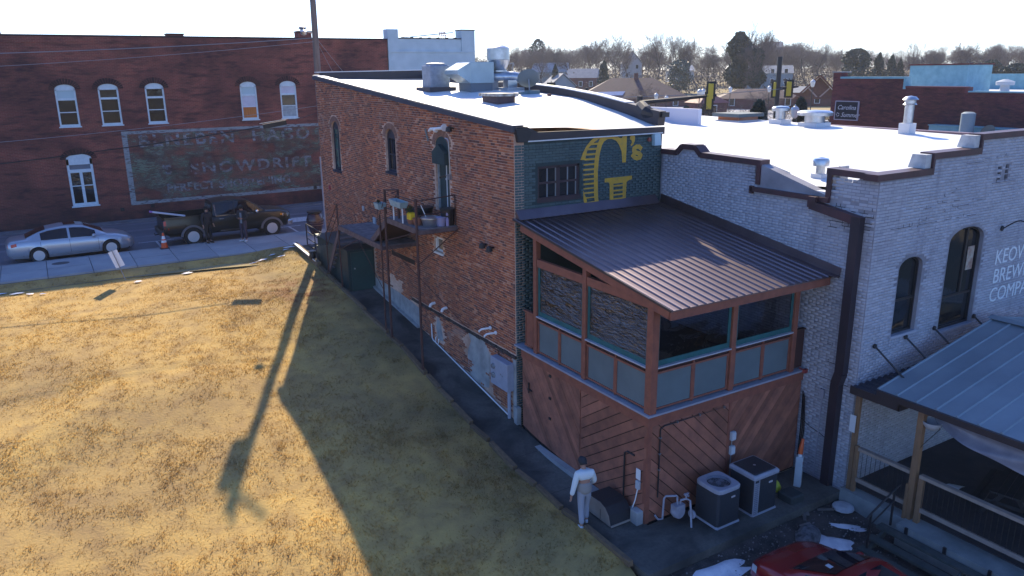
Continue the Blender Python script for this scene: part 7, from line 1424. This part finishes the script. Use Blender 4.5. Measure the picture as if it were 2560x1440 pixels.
sgn = thing('store_sign', 'black rectangular script sign on the red store wall', 'sign', (SXX, 11.6, 7.0)); obj('panel', MB().box(SXX - .09, 10.92, 6.86, SXX - .01, 12.38, 7.86), M('sign_black', (.012, .012, .022), None, rough=.4), sgn); obj('frame', MB().box(SXX - .11, 10.88, 7.861, SXX - .01, 12.42, 7.91).box(SXX - .11, 10.88, 6.81, SXX - .01, 12.42, 6.859).box(SXX - .11, 10.87, 6.86, SXX - .01, 10.919, 7.86).box(SXX - .11, 12.381, 6.86, SXX - .01, 12.43, 7.86), M('sign_frame', (.40, .36, .42), None), sgn)
SGW = M('sign_lettering', (.55, .56, .62), None)
for s, y, z, sz in (('Carolina', 12.28, 7.42, .36), ('Summer', 12.0, 7.0, .36)):
    mb = text_mesh(s, sz, shear=.35, extrude=.002); place(mb, (SXX - .093, y, z), (0, -1, 0), (0, 0, 1), (-1, 0, 0)); obj('lettering', mb, SGW, sgn)
mb = MB(); [mb.prism([(12.2 + .05 * math.cos(a), 7.12 + .05 * math.sin(a)), (12.2 + .12 * math.cos(a + .4), 7.12 + .12 * math.sin(a + .4)), (12.2 + .12 * math.cos(a - .4), 7.12 + .12 * math.sin(a - .4))], 'x', SXX - .097, SXX - .091) for a in np.linspace(0, 2 * PI, 6)[:-1]]; obj('flower_emblem', mb, SGW, sgn)
tw = thing('teal_lean_to', 'low teal metal wall in the gap between grey building and store', 'wall', (29.6, 0, 1.9)); obj('wall', MB().box(29.3, -12, 1.8, 29.98, 6.2, 6.82), TEALP, tw); obj('cap', MB().box(29.25, -12.05, 6.821, 30.0, 6.25, 6.86), TEALP, tw)
fl2 = thing('dull_flue', 'dull round grey flue behind the tall shiny flue', 'vent', (28.4, 4.2, 5.4)); obj('pipe', MB().lathe([(.32, 2.0), (.32, 7.55), (.2, 7.62), (0, 7.62)], (28.4, 3.75, 0), 18), M('flue_grey', (.26, .32, .36), None), fl2, smooth=True); obj('base', MB().box(27.8, 3.1, 1.8, 29.0, 4.9, 6.55), M('flue_base', (.26, .29, .32), None), fl2)
d2 = thing('small_dish', 'small grey satellite dish in the gap beside the dull flue', 'satellite dish', (28.2, 2.3, 6.5)); m2 = MB().lathe([(0, 0), (.16, .02), (.32, .08), (.33, .07), (0, -.02)], (0, 0, 0), 20); m2.xf(Matrix.Translation((28.2, 2.6, 6.75)) @ Matrix.Rotation(-.6, 4, 'Z') @ Matrix.Rotation(-1.1, 4, 'X')); obj('reflector', m2, M('dish_grey', (.13, .16, .17), None), d2); obj('mast', MB().tube([(28.2, 2.6, 5.5), (28.2, 2.6, 6.7)], .03, 6), GREYM, d2); obj('base', MB().box(27.9, 1.2, 1.8, 29.1, 3.05, 6.5), M('flue_base', (.26, .29, .32), None), d2)
# paved lot and cross street catching the sun
PAVE = M('pale_pavement', (.36, .36, .38), (.28, .28, .30), .2, .8); mb = MB()
a = [far_at(1640, 118), far_at(2085, 92), far_at(2085, 150), far_at(1640, 185)]; mb.add([(x, y, farz(x, y) + .06) for x, y in a], [(0, 1, 2, 3)])
struct('parking_lot', mb, PAVE); mb = MB(); a = [far_at(1930, 155), far_at(2110, 135), far_at(2110, 148), far_at(1930, 168)]; mb.add([(x, y, farz(x, y) + .10) for x, y in a], [(0, 1, 2, 3)]); a = [far_at(1760, 100), far_at(2090, 86), far_at(2090, 98), far_at(1760, 112)]; mb.add([(x, y, farz(x, y) + .10) for x, y in a], [(0, 1, 2, 3)]); struct('verge', mb, FARG)
# pavilion
px0, d = 2052, 112; cx, cy = far_at(px0, d); zb = farz(cx, cy); vd = Vector((cx + 10.8, cy + 17.6, 0)).normalized(); vr = Vector((vd.y, -vd.x, 0)); rzp = math.atan2(vr.y, vr.x)
pv = thing('pavilion', 'open timber pavilion with a steep gable and green metal roof beside the store', 'pavilion', (cx, cy, zb), rzp); PW = M('pavilion_wood', (.17, .065, .04), (.12, .05, .035), 3, .7)
for x in (-2.35, 2.35):
    for y in (0, 7): obj('post', MB().box(x - .15, y - .15, 0, x + .15, y + .15, 4.1), PW, pv, local=True)
obj('gable', MB().prism([(-2.5, 4.25), (2.5, 4.25), (0, 6.75)], 'y', -.05, .05), PW, pv, local=True); obj('tie_beam', MB().box(-2.9, -.2, 3.95, 2.9, .2, 4.22).box(-2.5, -.1, 3.95, -2.2, 7.1, 4.2).box(2.2, -.1, 3.95, 2.5, 7.1, 4.2), PW, pv, local=True)
GRF = M('green_metal_roof', (.06, .13, .14), None, rough=.4); LTR = M('light_trim', (.42, .30, .26), None)
for s in (-1, 1): obj('roof_slope', MB().add([(s * 3.2, -.7, 3.75), (0, -.7, 6.95), (0, 7.6, 6.95), (s * 3.2, 7.6, 3.75), (s * 3.2, -.7, 3.85), (0, -.7, 7.06), (0, 7.6, 7.06), (s * 3.2, 7.6, 3.85)], [(0, 1, 2, 3), (7, 6, 5, 4), (0, 4, 5, 1), (2, 6, 7, 3), (0, 3, 7, 4), (1, 5, 6, 2)]), GRF, pv, local=True); obj('brace', MB().beam((s * .15, -.12, 4.2), (s * 1.3, -.12, 5.35), .16, .1, (0, 1, 0)), LTR, pv, local=True); obj('bargeboard', MB().beam((s * 3.2, -.73, 3.78), (0, -.73, 6.98), .05, .22), PW, pv, local=True)
# maroon-roofed hall
def house(name, lab, px, d, w_, dp, hw, hr, wall, roofm, rot=0.0, cat='house', hip=False, zoff=0.0, wins=2, chimney=False):
    x, y = far_at(px, d); z = farz(x, y) + zoff; v = Vector((x + 10.8, y + 17.6, 0)).normalized(); r = math.atan2(-v.x, v.y) + rot
    t = thing(name, lab, cat, (x, y, z), r); obj('wall', MB().box(-w_ / 2, 0, -.5, w_ / 2, dp, hw), wall, t, local=True); o = .35
    if hip == 'front': 
        obj('gable_wall', MB().prism([(-w_ / 2, hw), (w_ / 2, hw), (0, hw + hr)], 'y', 0, .2), wall, t, local=True); rf = obj('roof', MB().add([(-w_ / 2 - o, -o, hw - .1), (0, -o, hw + hr + .1), (w_ / 2 + o, -o, hw - .1), (-w_ / 2 - o, dp + o, hw - .1), (0, dp + o, hw + hr + .1), (w_ / 2 + o, dp + o, hw - .1), (-w_ / 2 - o, -o, hw + .08), (0, -o, hw + hr + .3), (w_ / 2 + o, -o, hw + .08), (-w_ / 2 - o, dp + o, hw + .08), (0, dp + o, hw + hr + .3), (w_ / 2 + o, dp + o, hw + .08)], [(6, 7, 10, 9), (7, 8, 11, 10), (0, 1, 7, 6), (1, 2, 8, 7), (0, 3, 4, 1), (1, 4, 5, 2), (9, 10, 4, 3), (10, 11, 5, 4), (0, 6, 9, 3), (2, 5, 11, 8)]), roofm, t, local=True)
    else:
        e = dp * .5 if hip else 0.0
        rf = obj('roof', MB().add([(-w_ / 2 - o, -o, hw), (w_ / 2 + o, -o, hw), (w_ / 2 + o, dp + o, hw), (-w_ / 2 - o, dp + o, hw), (-w_ / 2 + e, dp / 2, hw + hr), (w_ / 2 - e, dp / 2, hw + hr)], [(0, 1, 5, 4), (1, 2, 5), (2, 3, 4, 5), (3, 0, 4), (3, 2, 1, 0)]), roofm, t, local=True)
    if chimney: obj('chimney', MB().box(w_ * .02, dp * .45, hw + hr * .5, w_ * .02 + .9, dp * .45 + .9, hw + hr + 1.0), STB, rf, local=True)
    for k in range(wins):
        xx = -w_ / 2 + w_ * (k + .5) / wins
        for zz in ([1.0] if hw < 4 else [1.0, 3.8]): wn_ = obj('window', MB().box(xx - .55, -.06, zz, xx + .55, -.001, zz + 1.5), WHITEP, t, local=True); obj('pane', MB().box(xx - .45, -.08, zz + .1, xx + .45, -.061, zz + 1.4), GLASS, wn_, local=True)
    return t
MRF = M('maroon_shingle', (.085, .040, .052), (.06, .032, .042), 1.5, .75, bump=.3, bs=8); WSD = M('white_siding', (.56, .60, .64), (.48, .53, .58), .8, .7); GSD = M('grey_blue_siding', (.24, .30, .34), (.20, .26, .30), .8, .7); GRYR = M('grey_shingle', (.24, .26, .29), (.18, .20, .23), 1.2, .8); BRW = M('house_brick', (.15, .05, .05), (.10, .04, .04), 1, .85)
hall = house('church_hall', 'long hall with a big hipped maroon roof and a blue tarp', 1585, 172, 24, 15, 2.6, 4.2, BRW, MRF, .06, 'hall', True, -.6, 4, True)
mb = MB(); zz = lambda y: 2.6 + 4.2 * (y + .35) / (7.85) + .06
mb.add([(-9.3, .8, zz(.8)), (-2.2, .8, zz(.8)), (-1.6, 2.3, zz(2.3)), (-10.5, 2.0, zz(2.0))], [(0, 1, 2, 3)]); obj('tarp', mb, M('blue_tarp', (.10, .23, .48), (.08, .19, .42), 2, .4), hall, local=True)
house('house', 'blue-grey gabled house behind the satellite dish', 1408, 200, 6.4, 9, 3.0, 2.8, GSD, GRYR, .25, hip='front', zoff=.6); house('house', 'brick house with a white bay, left of the dark evergreen', 1452, 232, 9, 8, 3.4, 2.6, BRW, GRYR, -.2, zoff=1.2, wins=3); house('house', 'white two storey house with a steep gable on the wooded rise', 1580, 290, 7, 10, 5.6, 4.2, WSD, GRYR, .1, hip='front', zoff=2.0); house('house', 'white cottage half hidden left of the dish', 1300, 215, 5, 8, 3.0, 2.6, WSD, GRYR, .4, hip='front', zoff=1.0); house('house', 'pale-roofed house among bare trees above the dish', 1375, 265, 12, 8, 3.2, 3.0, GSD, M('pale_roof', (.40, .44, .48), None), -.1, zoff=2.4); house('house', 'pale house behind the ivy-wrapped trees', 1915, 245, 15, 9, 4.0, 2.2, GSD, GRYR, .0, zoff=1.0, wins=4); house('house', 'small white house right of the snowy evergreen', 1705, 300, 9, 8, 3.4, 2.0, WSD, WSD, .2, zoff=1.4); house('house', 'tall bluish house on the skyline behind the dark street pole', 1925, 330, 8, 8, 6.0, 2.2, GSD, GRYR, .0, zoff=6.5)
house('brick_kiosk', 'small brick gatehouse with red hipped roof at the crossroads', 1790, 128, 4.6, 4.6, 2.8, 1.7, BRW, M('red_shingle', (.22, .07, .075), None), .5, 'building', True, .0, 1); house('brick_bank', 'low brick building across the parking lot seen under the pavilion', 2050, 178, 22, 9, 3.2, 1.2, BRW, GRYR, 0, 'building', True, -.4, 5)
house('red_shed', 'low dark red roofed building behind the traffic signals', 1905, 165, 16, 8, 2.4, 1.8, BRW, MRF, .1, 'building', True, -.2, 3)
# street furniture
def lamp(px, py, d, lab):
    x, y = far_at(px, d); zt = far_z(px, py, d); zb_ = min(farz(x, y), zt - 3); t = thing('street_lamp', lab, 'street lamp', (x, y, zb_), group='lantern street lamps at the crossroads'); h = zt - zb_
    obj('post', MB().lathe([(.16, 0), (.10, .5), (.06, .7), (.05, h - .95)], (0, 0, 0), 10), BLACKI, t, local=True); obj('lantern', MB().lathe([(.10, h - .95), (.20, h - .85), (.30, h - .35), (.28, h - .30)], (0, 0, 0), 12), M('lantern_glass', (.80, .80, .76), None, rough=.3), t, local=True); obj('cap', MB().lathe([(.32, h - .30), (.22, h - .15), (.06, h - .06), (.03, h + .04), (0, h + .05)], (0, 0, 0), 12), M('lantern_cap', (.55, .57, .60), None, rough=.4), t, local=True)
for a_ in ((1996, 263, 62, 'nearest lantern lamp, left of the low roof block'), (2035, 198, 105, 'lantern lamp rising above the pavilion eave'), (1752, 222, 95, 'tall lantern left of the yellow double signal'), (1761, 221, 118, 'lantern close behind another, beside the double signal'), (1643, 232, 112, 'lantern just right of the thick black mast'), (1669, 238, 120, 'small lantern right of the thick black mast'), (1927, 214, 125, 'distant lantern left of the twin yellow signals'), (1445, 236, 135, 'lantern against the hall, left of the thin mast'), (1475, 238, 135, 'lantern against the hall, right of the thin mast'), (1829, 216, 130, 'faint lantern among the bare stems')): lamp(*a_)
YS = M('signal_yellow', (.62, .44, .03), None, rough=.45)
def signal(px, py, d, lab, h=1.05, fac=1):
    x, y = far_at(px, d); z = far_z(px, py, d); t = thing('traffic_signal', lab, 'traffic light', (x, y, z), math.atan2(-(x + 10.8), (y + 17.6)), 'yellow traffic signals over the crossing'); obj('housing', MB().bbox(-.18, -.12, -h / 2, .18, .12, h / 2, .03), YS, t, local=True); obj('backplate', MB().box(-.32, .121, -h / 2 - .14, .32, .14, h / 2 + .14), BLACK, t, local=True)
    for k in (-1, 0, 1): obj('visor', MB().lathe([(.13, .141), (.13, .40), (.11, .40), (.11, .141)], (0, 0, k * h / 3), 12, 'y'), BLACK, t, local=True)
    obj('hanger', MB().tube([(0, 0, h / 2), (0, 0, h / 2 + .25)], .03, 5), BLACK, t, local=True)
for a_ in ((1320, 218, 66, 'yellow signal left of the satellite dish'), (1378, 229, 60, 'yellow signal right of the satellite dish'), (1780, 228, 58, 'upper yellow signal beside the tall lantern'), (1777, 254, 58, 'lower yellow signal directly under another'), (1943, 223, 64, 'left of the two yellow signals by the dark pole'), (1976, 222, 64, 'right of the two yellow signals by the dark pole')): signal(*a_)
def mast(p0, p1, ppole, d, lab, r):
    (xa, ya), (xb, yb) = p0, p1; a = far_at(xa, d); b = far_at(xb, d); za, zb_ = far_z(xa, ya, d), far_z(xb, yb, d); pz = far_z(ppole[0], ppole[1], d); t = thing('signal_mast', lab, 'signal mast', (*a, farz(*a))); obj('pole', MB().tube([(*a, 1.0), (*a, pz)], r * 1.3, 10), BLACKI, t); obj('arm', MB().tube([(*a, za), (*b, zb_)], [r, r * .55], 8), BLACKI, t)
mast((1602, 257), (1795, 238), (1602, 240), 58, 'thick black signal mast with a long arm', .17); mast((1468, 228), (1372, 226), (1468, 219), 62, 'thin black signal mast with its arm reaching left', .10); mast((1948, 222), (2000, 216), (1948, 142), 64, 'tall dark street pole carrying the twin signals', .14)
pts = [(*far_at(px, 60), far_z(px, py, 60)) for px, py in ((1480, 246), (1640, 240), (1800, 235), (1960, 222))]; single('span_wire', MB().tube(pts, .02, 5), M('wire_grey', (.22, .24, .28), None), 'pale span wire strung across the crossroads', 'wire')
S4 = dict(S1); S4['paint'] = car_paint('slate_paint', (.05, .07, .09), .3, .3); c4, *_q = car('far_car', 'dark parked car beyond the pavilion posts', 'car', (*far_at(2064, 128), farz(*far_at(2064, 128)) + .15), .4, S4)
# ---------------- trees ----------------
BARK = M('winter_bark', (.085, .070, .068), (.055, .048, .050), .4, .9); TWIG = M('winter_twigs', (.17, .13, .12), (.11, .09, .088), .15, .9, rand=.0)
class TB3:
    def __init__(s): s.v = []; s.f = []
    def seg(s, p, q, r0, r1):
        d = (q - p).normalized(); a = d.cross(Vector((.31, .2, .93))).normalized(); b = d.cross(a); n = len(s.v)
        for c, r in ((p, r0), (q, r1)):
            for k in range(3): t = k * 2.094; s.v.append(tuple(c + (a * math.cos(t) + b * math.sin(t)) * r))
        for k in range(3): s.f.append((n + k, n + (k + 1) % 3, n + 3 + (k + 1) % 3, n + 3 + k))
def bare_tree(seed, H, spread, up=.35, snag=False):
    rd = random.Random(seed); tr, cr = TB3(), TB3()
    def rv(): return Vector((rd.gauss(0, 1), rd.gauss(0, 1), rd.gauss(0, .8)))
    def grow(p, d, L, r, lv, T):
        n = 3 if lv < 2 else 2; q = p
        for i in range(n):
            d2 = (d + rv() * .16 + Vector((0, 0, up * .12))).normalized(); e = q + d2 * L / n; r2 = r * (1 - .28 * (i + 1) / n); (tr if lv < 2 else cr).seg(q, e, r * (1 - .28 * i / n), r2); q, d = e, d2
            if lv < 5 and (lv > 0 or i > 0):
                for k in range(1 if lv == 0 else (1 if lv == 4 else rd.choice((1, 2, 2)))):
                    a = (d * .55 + rv().normalized() * spread + Vector((0, 0, up))).normalized(); grow(q.copy(), a, L * rd.uniform(.5, .72), max(r2 * .55, .016), lv + 1, T)
        if lv < (5 if rd.random() < .45 else 4):
            for k in range(2 if lv else 3): a = (d + rv().normalized() * spread * .9 + Vector((0, 0, up * .6))).normalized(); grow(q.copy(), a, L * rd.uniform(.55, .75), max(r2 * .7, .016), lv + 1, T)
    tr.seg(Vector((0, 0, -.6)), Vector((0, 0, 0)), H * .024, H * .019); grow(Vector((0, 0, 0)), Vector((rd.uniform(-.1, .1), rd.uniform(-.1, .1), 1)).normalized(), H * .40, H * .018, 0, 0)
    return tr, cr
def to_mesh(name, t3, mat, parent, kind=None):
    o = big(name, np.array(t3.v), np.array(t3.f), mat, parent, kind); return o
PROTO = []
def tree_proto(seed, H, spread, up, name='bare_tree'):
    t = thing(name, 'bare tree', 'tree', (0, 0, 0), group='bare winter trees on the rise'); a, b = bare_tree(seed, H, spread, up); to_mesh('trunk', a, BARK, t); to_mesh('crown', b, TWIG, t, 'stuff'); hh = max(p[2] for p in b.v); PROTO.append([t, hh, False]); return t
for i, (sp, up) in enumerate(((.75, .30), (.95, .18), (.6, .45), (.85, .25), (1.05, .12), (.7, .36))): tree_proto(20 + i, 18, sp, up)
LEAFD = M('evergreen_dark', (.040, .066, .050), (.022, .042, .038), .5, .8, rand=.0); IVY = M('ivy_leaf', (.045, .062, .045), (.028, .042, .034), .6, .8)
def leaf_cloud(fn, n, s, seed):
    rs = np.random.RandomState(seed); P = np.array([fn(rs) for _ in range(n)]); m = len(P); A = rs.normal(size=(m, 3)); A /= np.linalg.norm(A, axis=1)[:, None]; B = np.cross(A, rs.normal(size=(m, 3))); B /= np.linalg.norm(B, axis=1)[:, None]; ss = s * rs.uniform(.6, 1.4, (m, 1))
    v = np.stack([P - A * ss, P - B * ss * .6, P + A * ss, P + B * ss * .6], 1).reshape(-1, 3); return v, np.arange(4 * m).reshape(-1, 4)
def evergreen(px, d, top, wpx, lab, shape='cone', seed=0, mat=None):
    x, y = far_at(px, d); z = farz(x, y); H = far_z(px, top, d) - z; R = wpx / 1930 * d / 2; t = thing('evergreen_tree', lab, 'tree', (x, y, z))
    def f(rs):
        h = rs.uniform(.06, 1) ** .8; r = R * ((1 - h) ** .7 if shape == 'cone' else math.sqrt(max(0, 1 - (2 * h - 1) ** 2)) ** .7); a = rs.uniform(0, 6.28); q = r * rs.uniform(.25, 1) ** .5 * (1 + .25 * math.sin(3 * a + 9 * h) + .2 * math.sin(17 * h)); return (x + q * math.cos(a), y + q * math.sin(a), z + h * H)
    v, fc = leaf_cloud(f, 2600, max(.18, R * .10), seed + 3); big('crown', v, fc, mat or LEAFD, t, 'stuff'); obj('trunk', MB().tube([(x, y, z - .5), (x, y, z + H * .8)], [R * .10, R * .02], 6), BARK, t)
for i, a_ in enumerate(((1388, 205, 160, 34, 'small rounded evergreen above the satellite dish', 'cone'), (1510, 215, 152, 46, 'dark evergreen standing just above the hall roof', 'cone'), (2140, 235, 122, 60, 'olive evergreen left of the store parapet', 'round'), (2196, 240, 132, 44, 'dark cedar behind the teal bulkhead, left one', 'cone'), (2228, 245, 138, 40, 'dark cedar behind the teal bulkhead, right one', 'cone'), (2250, 250, 148, 30, 'small dark cedar at the right of the bulkhead', 'cone'), (2545, 225, 160, 60, 'round dark evergreen at the right edge above the store roof', 'round'), (2480, 250, 150, 40, 'dim evergreen left of the right edge one', 'round'), (1345, 300, 98, 40, 'evergreen clump on the left skyline', 'round'), (1905, 58, 252, 38, 'bushy cypress in front of the sunlit lot', 'round'), (1720, 66, 268, 26, 'low clipped bush at the left end of the lot', 'round'), (1772, 62, 262, 34, 'dark bush below the double signal', 'round'), (2010, 72, 246, 30, 'tousled ornamental grass by the pavilion post', 'round'))): evergreen(*a_, seed=i)
evergreen(1700, 235, 150, 52, 'evergreen with pale glossy leaves right of the white house', 'round', 40, M('holly_leaf', (.10, .15, .12), (.03, .05, .04), .9, .35))
TR = [(1203, 128, 250), (1222, 118, 262), (1247, 110, 270), (1276, 99, 255), (1302, 128, 285), (1330, 122, 270), (1352, 108, 260), (1372, 99, 275), (1396, 97, 268), (1420, 106, 280), (1446, 110, 262), (1478, 94, 270), (1504, 76, 276), (1541, 68, 265), (1573, 92, 282), (1603, 104, 300), (1618, 84, 274), (1643, 70, 268), (1682, 66, 272), (1716, 88, 280), (1746, 76, 268), (1772, 100, 284), (1797, 108, 276), (1820, 96, 290), (1868, 100, 286), (1921, 78, 276), (1958, 98, 268), (1986, 104, 280), (2022, 100, 266), (2052, 101, 272), (2086, 106, 284), (2120, 112, 292), (2160, 116, 300), (2203, 122, 306), (2240, 114, 298), (2284, 98, 290), (2318, 112, 300), (2352, 104, 296), (2378, 98, 302), (2404, 97, 296), (2442, 112, 305), (2480, 104, 298), (2518, 108, 306), (2551, 103, 300), (2590, 100, 300), (1170, 120, 280)]
TNAME = ['by the white building edge', 'behind the exhaust fan', 'above the exhaust fan', 'tall and thin right of the exhaust fan', 'left of the dish', 'over the white cottage', 'above the satellite dish', 'just right of the dish', 'above the blue-grey house', 'over the brick house', 'left of the dark evergreen', 'leaning over the brick house', 'gaunt and tall above the dark evergreen', 'broad and tall above the hall chimney', 'left of the white gabled house', 'over the white gabled house', 'with bare pole-like stem above the white house', 'tall beside the holly-leaved evergreen', 'tallest left of the ivy-wrapped tree', 'over the small white house', 'twin-topped above the crossroads gatehouse', 'low left of the ivy-wrapped tree', 'close left of the ivy-wrapped tree', 'behind the ivy-wrapped tree', 'between the two ivy-wrapped trees', 'right of the smaller ivy-wrapped tree', 'forked behind the dark street pole', 'right of the dark street pole', 'broad-crowned left of the pavilion apex', 'broad-crowned over the pavilion apex', 'right of the pavilion apex', 'over the olive evergreen', 'right of the olive evergreen', 'over the left dark cedar', 'over the teal bulkhead', 'spindly and tall over the store step', 'behind the store roof vent', 'rounded over the middle of the store roof', 'flat-topped over the store roof pier', 'flat-topped right of the store roof pier', 'over the flared roof vent', 'right of the flared roof vent', 'left of the right edge evergreen', 'over the right edge evergreen', 'cut by the right edge of view', 'hidden behind the pale building']
rd = random.Random(5)
for i, ((px, top, d), nm) in enumerate(zip(TR, TNAME)):
    x, y = far_at(px, d); z = farz(x, y); H = far_z(px, top, d) - z; P_ = PROTO[i % 6]; s = H / P_[1]; lab = 'bare tree ' + nm; wd = s * rd.uniform(.85, 1.1)
    if not P_[2]: o = P_[0]; o.location = (x, y, z); o['label'] = lab; P_[2] = True
    else: o = dup(P_[0], (x, y, z), None, lab)
    o.rotation_euler = (0, 0, rd.uniform(0, 6.28)); o.scale = (wd, wd, s)
def ivy(px, d, top, wpx, lab, P_, seed, low):
    x, y = far_at(px, d); z = farz(x, y); H = far_z(px, top, d) - z; s = H / P_[1]; o = dup(P_[0], (x, y, z), None, lab); o.name = 'ivy_tree'; del o['group']; o.scale = (s, s, s); R = wpx / 1930 * d / 2
    def f(rs): h = rs.uniform(low, 1) ** 1.1; r = R * (.45 + .55 * math.sin(PI * min(1, h * .95)) ** 1.2) * rs.uniform(0, 1) ** .5 * (1 + .4 * math.sin(14 * h + seed)); a = rs.uniform(0, 6.28); return (r * math.cos(a) / s, r * math.sin(a) / s, h * H * .80 / s)
    v, fc = leaf_cloud(f, 3200, .5 / s, seed); big('ivy', v, fc, IVY, o, 'stuff')
ivy(1846, 205, 38, 52, 'tallest tree, its trunk wrapped thickly in dark ivy', PROTO[2], 3, .2); ivy(1890, 200, 92, 34, 'ivy-smothered tree right of the tallest one', PROTO[0], 8, .3)
for i, (px, d, top, lab) in enumerate(((1618, 128, 205, 'big twiggy shrub in front of the hall roof'), (1832, 60, 245, 'multi-stemmed bare sapling at the edge of the sunlit lot'), (1852, 62, 240, 'second bare sapling beside the multi-stemmed one'), (1960, 70, 250, 'bare sapling left of the tousled grass'), (1880, 150, 215, 'twiggy shrub below the ivy-smothered tree'))):
    x, y = far_at(px, d); z = farz(x, y); H = far_z(px, top, d) - z; o = dup(PROTO[1 if i % 2 else 4][0], (x, y, z - .22 * H), None, lab); s = H * 1.22 / PROTO[1 if i % 2 else 4][1]; o.scale = (s * 1.2, s * 1.2, s); o.rotation_euler = (0, 0, i * 1.3); o.name = 'bare_shrub'; del o['group']
# the rest of the woods: one mass
vs, fs, nb = [], [], 0; rs = np.random.RandomState(9); src = [(np.array(c.data.vertices.foreach_get) if False else c) for p in PROTO for c in p[0].children if c.name.startswith('crown')]; cache = []
for p in PROTO:
    V_, F_ = [], []; b = 0
    for c in p[0].children:
        n = len(c.data.vertices); a = np.empty(n * 3, np.float32); c.data.vertices.foreach_get('co', a); l_ = np.empty(len(c.data.loops), np.int32); c.data.loops.foreach_get('vertex_index', l_); V_.append(a.reshape(-1, 3)); F_.append(l_.reshape(-1, 4) + b); b += n
    cache.append((np.concatenate(V_), np.concatenate(F_)))
for i in range(150):
    px = rs.uniform(1150, 2680); d = rs.uniform(285, 420); x, y = far_at(px, d); z = farz(x, y); cap_ = 112 + 14 * math.sin(px * .012) + 8 * math.sin(px * .037); H = min(21, far_z(px, cap_ + rs.uniform(0, 22), d) - z); V_, F_ = cache[i % 6]; s = H / PROTO[i % 6][1]; a = rs.uniform(0, 6.28); c, q = math.cos(a), math.sin(a)
    W_ = V_ * s; W_ = np.stack([W_[:, 0] * c - W_[:, 1] * q + x, W_[:, 0] * q + W_[:, 1] * c + y, W_[:, 2] + z], 1); vs.append(W_); fs.append(F_ + nb); nb += len(W_)
wo_ = big('woods', np.concatenate(vs), np.concatenate(fs), TWIG, None, 'stuff')
# undergrowth and brush along the foot of the rise
def bf(rs):
    px = rs.uniform(1180, 2640); d = rs.uniform(225, 400); x, y = far_at(px, d); return (x, y, farz(x, y) + rs.uniform(0, 1) ** 2 * (3.5 + 2.0 * math.sin(px * .05) + .008 * d))
v, fc = leaf_cloud(bf, 30000, .30, 21); br = big('brushwood', v, fc, M('brush_grey_brown', (.13, .10, .09), (.08, .068, .066), .12, .95), None, 'stuff')
# ---------------- thin winter haze ----------------
hz = MB().box(-70, -70, -8, 420, 480, 40); ht = NT('haze_air'); pvol = ht.n('ShaderNodeVolumePrincipled'); pvol.inputs['Density'].default_value = .00022; pvol.inputs['Color'].default_value = (.90, .93, 1, 1); pvol.inputs['Anisotropy'].default_value = .3
ht.l(pvol.outputs[0], ht.out.inputs['Volume']); hazeo = obj('haze', hz, ht.m); hazeo['kind'] = 'stuff'
